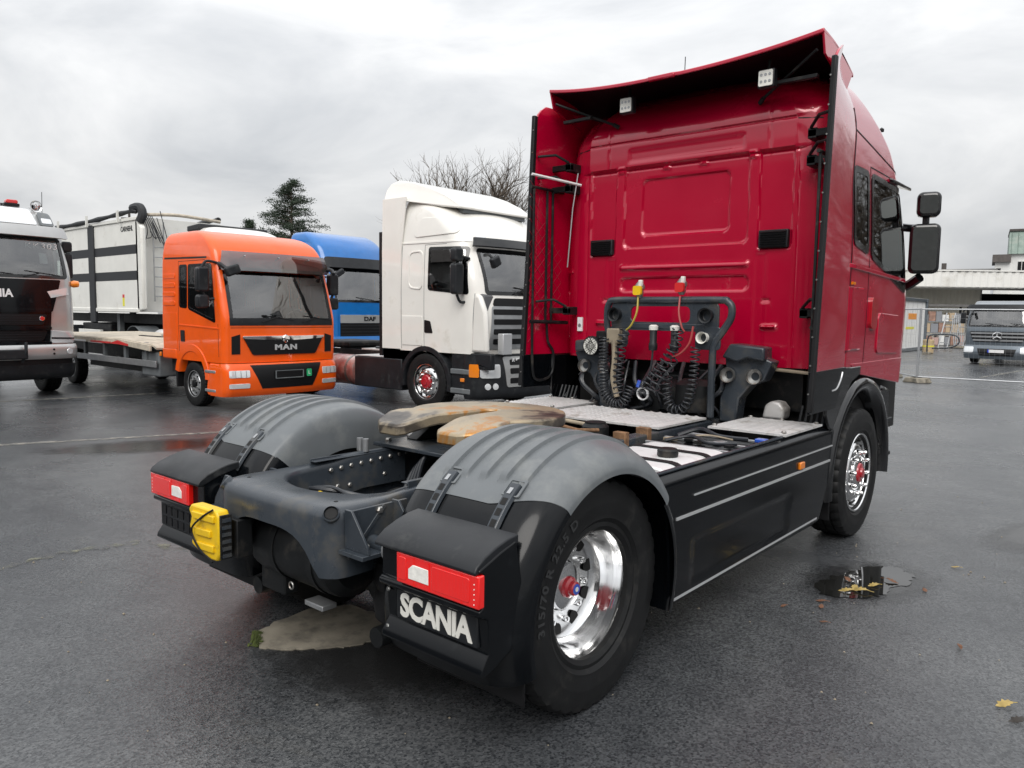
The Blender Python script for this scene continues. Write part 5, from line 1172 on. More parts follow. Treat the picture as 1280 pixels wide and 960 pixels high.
# orange arches, bumper
arch(MT, 0, .47, .86, 1.125, 'orange_paint', 12, 178, .13)
for s_ in (1, -1):
    MB().bx(min(s_*.95, s_*1.12), max(s_*.95, s_*1.12), -1.08, -.55, .80, .98).build('sill', 'orange_paint', MT, bevel=.02)
    MB().prism([(.50, .30), (.62, .78), (.95, .78), (1.0, .24), (.56, .24)], 'x', min(s_*1.02, s_*1.12), max(s_*1.02, s_*1.12)).build('step_panel', 'orange_paint', MT, bevel=.02)
    for z in (.30, .62): MB().bx(min(s_*.98, s_*1.135), max(s_*.98, s_*1.135), .48, .84, z, z+.05).build('entry_step', 'galvanised', MT, bevel=.01)
    MB().bx(min(s_*.9, s_*1.1), max(s_*.9, s_*1.1), -.62, -.56, .30, .95).build('mud_flap', 'black_rubber', MT, bevel=.01)
bcab = Cab([(.24, .6, 1.20, 1.12, .05, .16, .08), (.30, .6, 1.24, 1.13, .05, .16, .08), (.55, .6, 1.27, 1.13, .05, .16, .08), (.72, .6, 1.25, 1.125, .05, .16, .08), (.79, .6, 1.21, 1.11, .05, .16, .08)])
bump = bcab.body('bumper', 'orange_paint', MT, du=(4, 3, 6, 8, 20), dz=.06, lining=None)
bcab.patch('bumper_intake', 'F', ((-.50, .36), (.50, .36), (.70, .76), (-.70, .76)), 'grille_dark', bump, off=.006, th=.02, nu=20)
MB().bx(-.27, .27, 1.275, 1.295, .53, .65).build('number_plate', 'grille_dark', bump, bevel=.006)
MB().ring(rrect(-.28, .28, .52, .66, .01), rrect(-.262, .262, .535, .648, .008), 'y', 1.29, 1.30).build('plate_frame', 'grey_plastic', bump)
MB().prism(rrect(-.46, -.36, .53, .66, .02), 'y', 1.265, 1.275).build('sticker', 'green_sticker', bump)
text('sticker_lettering', 'L', .09, 'plate_white', bump, (-.41, 1.276, .595), (R(90), 0, PI), .001)
for s_ in (1, -1):
    a, b = sorted((s_*.72, s_*1.06))
    bcab.patch('headlamp', 'F', ((a, .56), (b, .56), (b, .68), (a, .68)), 'lamp_glass', bump, r=.02, off=.008, th=.02, bevel=.004)
    bcab.patch('fog_lamp', 'F', ((a, .38), (b, .38), (b, .46), (a, .46)), 'lamp_glass', bump, r=.02, off=.008, th=.02, bevel=.004)
    for k in range(3): bcab.patch('lamp_divider', 'F', ((a+.09*k+.06, .565), (a+.09*k+.072, .565), (a+.09*k+.072, .675), (a+.09*k+.06, .675)), 'galvanised', bump, off=.010, th=.01, nu=2)
for sd in (False, True): wheel(MT, ((-.97 if sd else .97), 0, .39), 'man', sd); wheel(MT, ((-.95 if sd else .95), -5.65, .39), 'man', sd)
chassis(MT, -7.2, .9, .88)
# plank bed
for k in range(12):
    x = -1.17+.195*k
    MB().add(*(lambda q: (q.v, q.f))(MB().bx(x+.004, x+.191, -7.35, -2.75, 1.06, 1.095))).build('plank', 'bed_wood', MT)
    MB().prism([(-2.744, 1.06), (-2.744, 1.095), (-1.35, 1.02), (-1.22, .97), (-1.22, .935), (-1.35, .985)], 'x', x+.004, x+.191).build('plank', 'bed_wood', MT)
for s_ in (1, -1):
    ed = MB().bx(min(s_*1.168, s_*1.215), max(s_*1.168, s_*1.215), -7.35, -2.75, .98, 1.085).build('bed_edge', 'bed_wood', MT, bevel=.006)
    MB().prism([(-2.748, .98), (-2.748, 1.085), (-1.40, 1.01), (-1.40, .90)], 'x', min(s_*1.168, s_*1.21), max(s_*1.168, s_*1.21)).build('bed_edge', 'bed_wood', MT, bevel=.006)
    for k in range(3): MB().bx(min(s_*1.216, s_*1.222), max(s_*1.216, s_*1.222), -6.6+1.25*k, -5.6+1.25*k, .985, 1.02).build('reflector_strip', 'red_sticker' if k != 1 else 'plate_white', ed)
    MB().prism([(-3.2, .985), (-2.76, 1.06), (-2.3, 1.0), (-2.3, .965), (-2.76, .985)], 'x', min(s_*1.216, s_*1.222), max(s_*1.216, s_*1.222)).build('reflector_strip', 'red_sticker', ed)
    gu = MB().bx(min(s_*1.12, s_*1.15), max(s_*1.12, s_*1.15), -5.05, -1.30, .60, .72).build('side_guard', 'galvanised', MT, bevel=.006)
    for y in (-4.7, -3.7, -2.7, -1.8): MB().bx(min(s_*1.06, s_*1.12), max(s_*1.06, s_*1.12), y-.05, y+.05, .60, 1.05).build('guard_post', 'grey_plastic', gu, bevel=.005)
    MB().bx(min(s_*.6, s_*1.08), max(s_*.6, s_*1.08), -2.05, -1.32, .42, .88).build('storage_box', 'grey_plastic', MT, bevel=.03)
    MB().bx(min(s_*1.07, s_*1.10), max(s_*1.07, s_*1.10), -1.26, -1.20, .82, .90).build('side_marker', 'amber', MT, bevel=.008)
    MB().prism([(-4.0, 1.10), (-2.9, 1.10), (-2.9, 1.115), (-4.0, 1.115)], 'x', min(s_*.2, s_*.28), max(s_*.2, s_*.28)).build('winch_strap', 'chassis_dark', MT)
MB().bx(-.9, .9, -5.0, -1.4, .45, .60).build('underbody', 'chassis_dark', MT)

# --- white tractor
WT = thing('tractor_truck', 'white cab tractor truck with roof deflector, black skirts and red front hub', 'truck', (-6.66, 7.48, 0), -PI/2)
wsx = [(1.02, -.72, 1.34, 1.215, .12, .32, .10), (1.5, -.72, 1.38, 1.225, .12, .32, .11), (2.05, -.72, 1.33, 1.225, .12, .34, .12), (2.75, -.72, 1.08, 1.20, .12, .34, .14), (2.95, -.72, .98, 1.185, .14, .36, .15), (3.15, -.72, .82, 1.165, .14, .38, .17), (3.32, -.72, .62, 1.14, .14, .4, .18), (3.46, -.72, .36, 1.10, .15, .4, .16), (3.58, -.72, .0, 1.04, .15, .35, .12), (3.64, -.72, -.3, .98, .12, .12, .05)]
wws = ((-1.02, 1.98), (1.02, 1.98), (.98, 2.74), (-.98, 2.74)); wd = [((.08, 2.06), (1.02, 1.98), (.90, 2.76), (.08, 2.78))]
wc, wb_ = bg_cab(WT, wsx, 'white_paint', wws, wd, seat=(-.1, 1.75, .6), dash=(.85, 1.98, 1.25))
for sd_ in 'RL':
    for (y0, y1, z0, z1) in ((-.02, -.012, 1.1, 2.82), (-.60, -.592, 1.05, 2.84), (1.10, 1.108, 1.06, 2.0), (-.02, 1.0, 2.815, 2.823)): wc.patch('door_seam', sd_, ((y0, z0), (y1, z0), (y1, z1), (y0, z1)), 'grey_plastic', wb_, off=.002, th=.006, nu=4)
    wc.patch('sleeper_panel', sd_, ((-.42, 2.10), (-.06, 2.06), (-.06, 2.74), (-.42, 2.72)), 'white_paint', wb_, r=.10, off=.012, th=.02, hole=.03, bevel=.006)
    wc.patch('locker_door', sd_, ((-.58, 1.12), (-.06, 1.12), (-.06, 1.62), (-.58, 1.62)), 'white_paint', wb_, r=.02, off=.010, th=.016, bevel=.005)
    wc.patch('door_handle', sd_, ((.0, 1.34), (.20, 1.34), (.14, 1.54), (.0, 1.56)), 'grille_dark', wb_, r=.02, off=.008, th=.016)
    wc.patch('side_crease', sd_, ((-.7, 2.855), (1.0, 2.84), (1.0, 2.865), (-.7, 2.88)), 'white_paint', wb_, off=.012, th=.02, bevel=.006, nu=20)
    wc.patch('roof_crease', sd_, ((-.35, 2.95), (.75, 2.98), (.45, 3.26), (-.2, 3.28)), 'white_paint', wb_, r=.12, off=.016, th=.025, bevel=.01, nu=20)
    sg = 1 if sd_ == 'R' else -1
    MB().sheet(lambda u, v: (sg*(1.218-.05*max(0, v-.65)), -1.12+(.50+.30*max(0, v-.6))*u, 1.04+2.62*v), 6, 20, (-sg*.02, 0, 0)).build('side_fairing', 'white_paint', wb_)
    MB().bx(min(sg*1.17, sg*1.215), max(sg*1.17, sg*1.215), -1.21, -1.12, .90, 3.10).build('fairing_edge', 'black_rubber', wb_, bevel=.01)
    MB().prism([(1.06, 1.05), (1.12, 1.98), (1.25, 1.98), (1.38, 1.7), (1.42, 1.05)], 'x', min(sg*1.10, sg*1.205), max(sg*1.10, sg*1.205)).build('corner_panel', 'white_paint', wb_, bevel=.05, seg=3)
    MB().tube(smooth_path([(sg*.95, 1.12, 2.62), (sg*1.08, 1.36, 2.60), (sg*1.05, 1.42, 2.5)]), .025, 8).build('mirror_arm', 'black_plastic', wb_)
    MB().box((sg*1.02, 1.42, 2.50), (.20, .10, .17), Matrix.Rotation(R(25*sg), 3, 'Y').to_euler()).build('ramp_mirror', 'black_plastic', wb_, bevel=.035, seg=3)
bg_mirrors(wb_, 1.27, .86, 1.98, .50, (.52, .22))
dfl = MB().prism([(-1.13, 3.63), (-1.15, 3.84), (-1.08, 3.95), (-.90, 4.00), (-.5, 3.93), (-.1, 3.80), (.25, 3.64), (.55, 3.46), (.55, 3.42), (.2, 3.46), (-.5, 3.58)], 'x', -1.185, 1.185)
dfl.v = [(x*(1-.20*max(0, (y+.6))/1.1-.15*max(0, z-3.62)/.4), y, z) for x, y, z in dfl.v]; dfl.build('roof_deflector', 'white_paint', wb_, bevel=.07, seg=4)
MB().bx(-.8, .8, .36, .50, 3.36, 3.45).build('deflector_mount', 'grey_plastic', wb_, bevel=.01)
wc.patch('sun_visor', 'F', ((-1.05, 2.72), (1.05, 2.72), (1.0, 2.86), (-1.0, 2.86)), 'black_gloss', wb_, off=.12, th=.03, nu=24, bevel=.008)
for x in (-.8, .8): wc.patch('roof_marker', 'F', ((x-.1, 2.90), (x+.1, 2.90), (x+.1, 2.94), (x-.1, 2.94)), 'lamp_glass', wb_, off=.012, th=.02)
wc.patch('grille', 'F', ((-.98, 1.10), (.98, 1.10), (.92, 1.80), (-.92, 1.80)), 'galvanised', wb_, r=.04, off=.012, th=.03, nu=20)
for z in (1.18, 1.34, 1.50, 1.66): wc.patch('grille_slot', 'F', ((-.90, z), (.90, z), (.90, z+.09), (-.90, z+.09)), 'grille_dark', wb_, r=.02, off=.018, th=.02, nu=20)
wc.patch('badge_panel', 'F', ((-.9, 1.80), (.9, 1.80), (.86, 1.93), (-.86, 1.93)), 'grille_dark', wb_, r=.04, off=.014, th=.03, nu=20)
arch(WT, 0, .54, .9, 1.23, 'black_plastic', -8, 190, .09)
for s_ in (1, -1):
    MB().prism([(-1.1, .85), (-1.1, 1.05), (-.55, 1.05), (.55, 1.03), (.9, .78), (1.5, .78), (1.5, 1.04), (.6, 1.04), (.5, 1.02), (-.2, 1.12), (-.7, 1.06)], 'x', min(s_*1.08, s_*1.19), max(s_*1.08, s_*1.19)).build('sill_panel', 'black_plastic', WT, bevel=.02)
    MB().bx(min(s_*.9, s_*1.20), max(s_*.9, s_*1.20), .62, 1.05, .34, 1.03).build('step_well', 'black_plastic', WT, bevel=.03)
    for z in (.36, .68): MB().bx(min(s_*1.0, s_*1.225), max(s_*1.0, s_*1.225), .62, 1.08, z, z+.09).build('entry_step', 'grey_plastic', WT, bevel=.015)
    MB().bx(min(s_*1.2, s_*1.235), max(s_*1.2, s_*1.235), .86, .95, .56, .62).build('side_marker', 'amber', WT, bevel=.008)
    MB().prism([(-1.95, .30), (-1.95, .86), (-.62, .86), (-.62, .30)], 'x', min(s_*.6, s_*1.20), max(s_*.6, s_*1.20)).build('side_box', 'black_plastic', WT, bevel=.02)
    MB().sheet(lambda u, v: (s_*(.62+.57*u), -1.92+1.0*v, .868), 4, 4, (0, 0, .012)).build('catwalk_plate', 'alu_plate', WT)
    tk = MB().lathe([(0, -.55), (.2, -.54), (.28, -.5), (.29, -.45), (.29, .45), (.28, .5), (.2, .54), (0, .55)], 28, axis='y').build('fuel_tank', 'red_tank', WT, loc=(s_*.88, -2.58, .56))
    for y in (-.3, .3): MB().lathe([(.292, -.03), (.297, -.03), (.297, .03), (.292, .03)], 28, axis='y').build('tank_strap', 'steel_bolt', tk, loc=(0, y, 0))
wcb = Cab([(.28, .9, 1.42, 1.20, .05, .30, .12), (.36, .9, 1.50, 1.22, .05, .3, .12), (.7, .9, 1.50, 1.22, .05, .3, .12), (1.02, .9, 1.46, 1.21, .05, .3, .12)])
wbb = wcb.body('bumper', 'black_plastic', WT, du=(4, 3, 6, 10, 16), dz=.05, lining=None)
wcb.patch('bumper_grille', 'F', ((-.72, .48), (.72, .48), (.80, .98), (-.80, .98)), 'silver_paint', wbb, r=.04, off=.012, th=.03, nu=20)
for z in (.54, .70, .84): wcb.patch('grille_slot', 'F', ((-.66, z), (.66, z), (.66, z+.09), (-.66, z+.09)), 'grille_dark', wbb, r=.02, off=.018, th=.02, nu=20)
for s_ in (1, -1):
    sd_ = 'R' if s_ > 0 else 'L'
    a, b = sorted((s_*.86, s_*1.17)); wcb.patch('headlamp', 'F', ((a, .64), (b, .64), (b, .86), (a, .86)), 'lamp_glass', wbb, r=.03, off=.012, th=.03, nu=12)
    wcb.patch('indicator', sd_, ((1.06, .65), (1.24, .65), (1.24, .86), (1.06, .86)), 'amber', wbb, r=.02, off=.012, th=.03)
    for x in (.95, 1.08): MB().lathe([(.055, 0), (.05, .012), (0, .015)], 18, axis='y').build('fog_lamp', 'lamp_glass', wbb, loc=tuple(wcb.P(wcb.u_front(s_*x, .50), .50, .0)), rot=(0, 0, -s_*R(25)))
MB().bx(.70, .92, 1.40, 1.52, 1.02, 1.36).build('number_plate', 'silver_strip', wb_, bevel=.01)
text('model_lettering', 'R 450', .085, 'plate_white', wbb, tuple(wcb.P(wcb.u_front(.50, .92), .92, .014)), (R(90), 0, PI), .004, .001, 1.2)
for sd in (False, True):
    wheel(WT, ((-1.06 if sd else 1.06), 0, .5), 'bgfront', sd); wheel(WT, ((-1.03 if sd else 1.03), -3.7, .5), 'steel', sd)
chassis(WT, -4.5, 1.2, .92)
MB().bx(-.45, .45, -4.1, -3.1, .93, 1.08).build('coupling', 'chassis_dark', WT, bevel=.05)
for k in range(7): MB().tube(smooth_path([(-.3+.1*k, -1.15, 1.1), (-.3+.1*k, -1.4, 1.0), (-.25+.1*k, -1.8, .98), (-.3+.1*k, -2.4, .97)]), .03, 7).build('hose', 'hose_black', WT)
MB().bx(-.44, .44, -2.7, -1.2, .925, .95).build('catwalk_plate', 'alu_plate', WT)

# --- blue tractor
BT = thing('tractor_truck', 'blue cab truck with dark visor parked behind the white one', 'truck', (-15.2, 10.85, 0), -PI/2)
bs = [(1.0, -.75, 1.34, 1.22, .12, .26, .10), (1.9, -.75, 1.34, 1.24, .12, .26, .10), (2.2, -.75, 1.27, 1.235, .12, .27, .10), (2.9, -.75, 1.02, 1.20, .14, .3, .12), (3.15, -.73, .92, 1.17, .16, .32, .13), (3.4, -.74, .78, 1.17, .12, .3, .12), (3.62, -.74, .55, 1.15, .12, .3, .1), (3.77, -.73, .25, 1.11, .12, .25, .08), (3.84, -.70, .0, 1.04, .12, .12, .03)]
bws = ((-1.06, 1.92), (1.06, 1.92), (1.02, 2.86), (-1.02, 2.86)); bd = [((.05, 2.02), (.95, 1.95), (.80, 2.82), (.05, 2.84))]
bc, bb_ = bg_cab(BT, bs, 'blue_paint', bws, bd, seat=(-.2, 1.75, .6), dash=(.8, 1.92, 1.2))
bc.patch('sun_visor', 'F', ((-1.12, 2.80), (1.12, 2.80), (1.06, 3.08), (-1.06, 3.08)), 'black_plastic', bb_, r=.05, off=.13, th=.03, nu=24, bevel=.01)
bc.patch('grille_bar', 'F', ((-.92, 1.36), (.92, 1.36), (.92, 1.58), (-.92, 1.58)), 'silver_paint', bb_, r=.02, off=.022, th=.03, nu=20, bevel=.006)
text('grille_lettering', 'DAF', .16, 'grille_dark', bb_, tuple(bc.P(5, 1.47, .026)), (R(90), 0, PI), .006, .004, 1.35)
bc.patch('grille', 'F', ((-.92, .95), (.92, .95), (.92, 1.355), (-.92, 1.355)), 'grille_dark', bb_, off=.012, th=.03, nu=20)
for k in range(4): bc.patch('grille_slat', 'F', ((-.90, 1.02+.085*k), (.90, 1.02+.085*k), (.90, 1.045+.085*k), (-.90, 1.045+.085*k)), 'black_plastic', bb_, off=.03, th=.03, nu=20)
for s_ in (1, -1): a, b = sorted((s_*1.0, s_*1.16)); bc.patch('corner_vane', 'F', ((a, 1.0), (b, 1.0), (b, 1.75), (a, 1.62)), 'blue_paint', bb_, r=.04, off=.03, th=.04, bevel=.012)
MB().box((1.03, 1.38, 2.68), (.30, .12, .15), Matrix.Rotation(R(30), 3, 'Y').to_euler()).build('ramp_mirror', 'black_plastic', bb_, bevel=.04, seg=3)
MB().tube([(1.10, 1.30, 2.70), (1.13, 1.36, 2.45)], .025, 8).build('mirror_arm', 'black_plastic', bb_)
bg_mirrors(bb_, 1.28, .85, 2.0, .5, (.52, .2)); MB().lathe([(.03, 0), (.026, .03), (0, .035)], 12, axis='z').build('roof_lamp', 'lamp_glass', bb_, loc=(1.02, .35, 3.50))
MB().bx(-.5, .5, -.4, -.2, 3.78, 3.82).build('roof_hatch', 'grille_dark', bb_, bevel=.01)
bcb = Cab([(.3, .9, 1.44, 1.2, .05, .28, .12), (.6, .9, 1.5, 1.23, .05, .28, .12), (1.0, .9, 1.42, 1.22, .05, .28, .12)]); bbb = bcb.body('bumper', 'blue_paint', BT, du=(4, 3, 6, 8, 14), dz=.08, lining=None)
for s_ in (1, -1): a, b = sorted((s_*.78, s_*1.14)); bcb.patch('headlamp', 'F', ((a, .60), (b, .60), (b, .82), (a, .82)), 'lamp_glass', bbb, r=.03, off=.012, th=.03)
arch(BT, 0, .54, .9, 1.23, 'black_plastic', -8, 190, .09); chassis(BT, -4.5, 1.2, .92)
for sd in (False, True): wheel(BT, ((-1.06 if sd else 1.06), 0, .5), 'bgfront', sd); wheel(BT, ((-1.03 if sd else 1.03), -3.8, .5), 'steel', sd)

# --- silver truck at the edge of the row
ST = thing('truck', 'silver and black truck with roof lightbox, horn and red beacon', 'truck', (-14.25, 1.86, 0), -PI/2)
ss = [(.98, -.9, 1.22, 1.24, .1, .26, .10), (1.5, -.9, 1.26, 1.25, .1, .26, .10), (2.2, -.9, 1.22, 1.24, .1, .26, .10), (2.95, -.9, 1.02, 1.20, .1, .28, .12), (3.12, -.9, .95, 1.18, .12, .28, .12), (3.3, -.88, .82, 1.12, .14, .28, .12), (3.5, -.8, .62, 1.02, .16, .28, .1), (3.58, -.7, .4, .85, .18, .2, .06)]
sws = ((-1.12, 2.22), (1.12, 2.22), (1.08, 3.0), (-1.08, 3.0)); sdr = [((.05, 2.22), (.95, 2.18), (.85, 2.94), (.05, 2.94))]
sc_, sb_ = bg_cab(ST, ss, 'silver_paint', sws, sdr, seat=(-.1, 1.95, .6), dash=(.8, 2.22, 1.1))
sc_.patch('front_panel', 'F', ((-.80, 1.60), (.80, 1.60), (.98, 2.20), (-.98, 2.20)), 'black_paint', sb_, r=.03, off=.016, th=.03, nu=30)
text('front_lettering', 'SCANIA', .20, 'plate_white', sb_, tuple(sc_.P(sc_.u_front(.18, 1.93), 1.93, .020)), (R(90), 0, PI), .006, .006, .92, 1.0)
sc_.patch('upper_lamp', 'F', ((-1.10, 1.93), (-.78, 1.86), (-.72, 1.98), (-1.08, 2.06)), 'lamp_glass', sb_, off=.026, th=.03); sc_.patch('upper_lamp', 'F', ((.78, 1.86), (1.10, 1.93), (1.08, 2.06), (.72, 1.98)), 'lamp_glass', sb_, off=.026, th=.03)
sc_.patch('grille', 'F', ((-.74, .98), (.74, .98), (.78, 1.60), (-.78, 1.60)), 'black_paint', sb_, off=.012, th=.03, nu=24)
for z, hh in ((1.36, .20), (1.06, .20)):
    gg = sc_.patch('grille_mesh', 'F', ((-.62, z), (.62, z), (.70, z+hh), (-.70, z+hh)), 'grille_dark', sb_, r=.05, off=.026, th=.03, nu=20)
    for k in range(4): sc_.patch('grille_bar', 'F', ((-.60, z+.03+.045*k), (.60, z+.03+.045*k), (.60, z+.04+.045*k), (-.60, z+.04+.045*k)), 'black_plastic', gg, off=.032, th=.01, nu=16)
for z in (1.02, 1.30, 1.62): sc_.patch('grille_rail', 'F', ((-.76, z-.03), (.76, z-.03), (.76, z+.03), (-.76, z+.03)), 'black_paint', sb_, r=.02, off=.05, th=.05, nu=24, bevel=.012)
MB().lathe([(.05, 0), (.045, .012), (0, .014)], 18, axis='y').build('emblem', 'chrome', sb_, loc=tuple(sc_.P(sc_.u_front(-.60, 1.48), 1.48, .02)))
MB().lathe([(.036, .013), (.0, .017)], 14, axis='y').build('emblem', 'red_sticker', sb_, loc=tuple(sc_.P(sc_.u_front(-.60, 1.48), 1.48, .02)))
sc_.patch('sun_visor', 'F', ((-1.14, 2.96), (1.14, 2.96), (1.10, 3.14), (-1.10, 3.14)), 'silver_paint', sb_, r=.03, off=.13, th=.03, nu=24, bevel=.01)
lb = sc_.patch('lightbox', 'F', ((-.72, 3.20), (.72, 3.20), (.66, 3.50), (-.66, 3.50)), 'lamp_glass', sb_, r=.05, off=.05, th=.06, nu=20, bevel=.012)
for s_ in (1, -1): a, b = sorted((s_*.78, s_*1.02)); fr_ = sc_.patch('roof_lamp', 'F', ((a, 3.20), (b, 3.20), (b, 3.46), (a, 3.46)), 'grey_plastic', sb_, r=.04, off=.05, th=.06, bevel=.012); sc_.patch('lamp_lens', 'F', ((a+.03, 3.24), (b-.03, 3.24), (b-.03, 3.34), (a+.03, 3.34)), 'lamp_glass', fr_, r=.02, off=.056, th=.02)
MB().bx(-.62, -.36, .10, .28, 3.60, 3.66).build('beacon_base', 'grille_dark', sb_, bevel=.01); MB().prism(rrect(-.60, -.40, 3.655, 3.73, .03), 'y', .12, .26).build('beacon', 'beacon_red', sb_, bevel=.015)
MB().lathe([(.02, -.4), (.025, -.15), (.045, -.04), (.10, .04), (.105, .05), (.09, .04), (.02, -.1)], 24, axis='y').build('air_horn', 'chrome', sb_, loc=(-.83, .45, 3.62))
for x in (-.30, -.83): MB().cyl((x, .3, 3.5), (x, .3, 3.64), .015, n=8).build('roof_stay', 'chassis_dark', sb_)
MB().tube([(-1.05, .1, 3.3), (-1.06, .12, 3.95)], .006, 5).build('aerial', 'black_plastic', sb_)
text('windscreen_writing', 'KK303', .15, 'plate_white', sb_, tuple(sc_.P(sc_.u_front(-.72, 2.82), 2.82, .012)), (R(105), 0, PI), .001, -.002, 1.25, 1.1)
sc_.patch('permit_card', 'F', ((-.80, 2.50), (-.66, 2.50), (-.66, 2.70), (-.80, 2.70)), 'alu_tank', sb_, off=-.01, th=.004)
for s_ in (1, -1): 
    a, b = sorted((s_*.76, s_*1.17)); hl = sc_.patch('headlamp', 'F', ((a, 1.02), (b, 1.02), (b, 1.26), (a, 1.22)), 'lamp_glass', sb_, r=.03, off=.04, th=.05, nu=14, bevel=.01); sc_.patch('lamp_bezel', 'F', ((a, 1.09), (b, 1.10), (b, 1.13), (a, 1.115)), 'grille_dark', hl, off=.046, th=.02)
    MB().lathe([(.06, -.08), (.07, 0), (.05, .06), (0, .07)], 14, axis='x').build('side_lamp', 'amber', sb_, loc=(s_*1.26, 1.0, 2.14))
bg_mirrors(sb_, 1.16, .62, 2.25, .5, (.52, .2))
scb = Cab([(.34, .7, 1.22, 1.18, .05, .24, .1), (.42, .7, 1.30, 1.22, .05, .24, .1), (.62, .7, 1.32, 1.23, .05, .24, .1)]); scb.body('bumper_lower', 'black_plastic', ST, du=(4, 3, 6, 8, 14), dz=.05, lining=None)
scc = Cab([(.72, .7, 1.34, 1.24, .05, .24, .1), (.78, .7, 1.38, 1.25, .05, .24, .1), (.93, .7, 1.38, 1.25, .05, .24, .1), (.99, .7, 1.34, 1.24, .05, .24, .1)]); sbb = scc.body('bumper', 'silver_paint', ST, du=(4, 3, 6, 8, 14), dz=.04, lining=None)
scc.patch('bumper_gap', 'F', ((-1.15, .60), (1.15, .60), (1.15, .72), (-1.15, .72)), 'grille_dark', sbb, off=-.03, th=.05, nu=20)
for s_ in (1, -1):
    MB().lathe([(.06, 0), (.055, .012), (0, .015)], 18, axis='y').build('fog_lamp', 'lamp_glass', sbb, loc=tuple(scc.P(scc.u_front(s_*1.05, .86), .86, 0)), rot=(0, 0, -s_*R(20)))
    for z in (.82, .90): MB().cyl(scc.P(scc.u_front(s_*.76, z), z, 0), scc.P(scc.u_front(s_*.76, z), z, .006), .02, n=12).build('bolt_cover', 'grille_dark', sbb)
MB().tube(smooth_path([(-.20, 1.42, .68), (-.24, 1.48, .85), (-.26, 1.46, 1.05)]), .03, 8).build('bull_bar', 'black_plastic', sbb); MB().bx(-.28, .6, 1.42, 1.50, .74, .92).build('step_plate', 'black_plastic', sbb, bevel=.02)
arch(ST, 0, .54, .9, 1.23, 'black_plastic', -8, 190, .09); chassis(ST, -5.0, 1.0, .92)
for sd in (False, True): wheel(ST, ((-1.06 if sd else 1.06), 0, .5), 'bgfront', sd); wheel(ST, ((-1.03 if sd else 1.03), -3.8, .5), 'steel', sd)

# --- tipper trailer and its white tractor
TR = thing('tipper_trailer', 'white tipper trailer with black stripes and a rolled black tarp', 'trailer', (-19.4, 8.25, 0), -PI/2)
SZ0, SZ1, HW = 1.58, 4.26, 1.25
TX = [0, -3.15, -6.3, -8.2]
for s_ in (1, -1):
    for k in range(3):
        y1, y0 = TX[k]-(.0 if k == 0 else .12), TX[k+1]+.12
        pn = MB().prism([(y0, SZ0), (y1, SZ0), (y1, SZ1), (y0, SZ1)], 'x', min(s_*HW, s_*(HW-.05)), max(s_*HW, s_*(HW-.05))).build('side_panel', 'tipper_white', TR, bevel=.006)
        for zc in (2.62, 3.36): MB().bx(min(s_*HW, s_*(HW+.004)), max(s_*HW, s_*(HW+.004)), y0+.02, y1-.05, zc-.13, zc+.13).build('stripe', 'tarp', pn)
        MB().bx(min(s_*(HW-.01), s_*(HW+.03)), max(s_*(HW-.01), s_*(HW+.03)), y0, y1, SZ0-.02, SZ0+.10).build('bottom_rail', 'tipper_white', pn, bevel=.02)
        MB().bx(min(s_*(HW-.01), s_*(HW+.04)), max(s_*(HW-.01), s_*(HW+.04)), y0-.1, y1+.1, SZ1-.10, SZ1).build('top_rail', 'tipper_white', pn, bevel=.015)
    for k in (1, 2): MB().bx(min(s_*(HW-.03), s_*(HW+.05)), max(s_*(HW-.03), s_*(HW+.05)), TX[k]-.21, TX[k]+.21, SZ0-.35, SZ1-.05).build('side_post', 'tarp', TR, bevel=.02)
    MB().tube(smooth_path([(s_*(HW+.04), -7.8, SZ1+.06), (s_*(HW+.04), -5, SZ1+.04), (s_*(HW+.04), -2.5, SZ1+.08), (s_*(HW+.03), -.3, SZ1+.16), (s_*(HW-.02), .0, SZ1+.14)]), [.065+.015*math.sin(i*1.7) for i in range(25)], 9).build('tarp_roll', 'tarp', TR)
    for y in (-.9, -3.15, -5.5): MB().bx(min(s_*(HW+.1), s_*(HW+.16)), max(s_*(HW+.1), s_*(HW+.16)), y-.03, y+.03, SZ1-.12, SZ1+.22).build('tarp_stop', 'tipper_white', TR)
    MB().bx(min(s_*HW, s_*(HW+.005)), max(s_*HW, s_*(HW+.005)), -1.05, -.92, 1.74, 1.98).build('warning_sticker', 'sign_yellow', TR); MB().bx(min(s_*HW, s_*(HW+.005)), max(s_*HW, s_*(HW+.005)), -1.05, -.92, 1.985, 2.08).build('warning_sticker', 'red_sticker', TR)
fp = MB().prism([(-HW, SZ0), (HW, SZ0), (HW, SZ1), (-HW, SZ1)], 'y', -.02, .05).build('front_panel', 'tipper_white', TR, bevel=.01)
for s_ in (1, -1): MB().prism([(-.10, SZ0), (.30, SZ0+.05), (.30, SZ1-.3), (-.1, SZ1)], 'x', min(s_*1.1, s_*HW), max(s_*1.1, s_*HW)).build('front_corner', 'tipper_white', TR, bevel=.05)
ld = MB()
for x in (.55, .85): ld.tube([(x, .16, SZ0+.3), (x, .16, SZ1-.1)], .02, 6)
for k in range(7): ld.tube([(.55, .16, SZ0+.45+.28*k), (.85, .16, SZ0+.45+.28*k)], .016, 6)
ld.build('ladder', 'galvanised', TR)
MB().tube(smooth_path([(HW, -.25, SZ1+.22), (HW-.08, .1, SZ1+.26), (HW-.1, .2, SZ1+.05), (HW-.05, .12, SZ1-.15)]), [.10, .13, .14, .14, .13]+[.12]*14, 10).build('tarp_bundle', 'tarp', TR)
for k in range(6): MB().tube(smooth_path([(HW-.1-.05*k, .2, SZ1+.05), (HW-.2-.12*k, .26, SZ1-.4-.1*k), (HW-.1-.1*k, .2, SZ1-.8+.2*k)]), .012, 5).build('rope', 'tarp', TR)
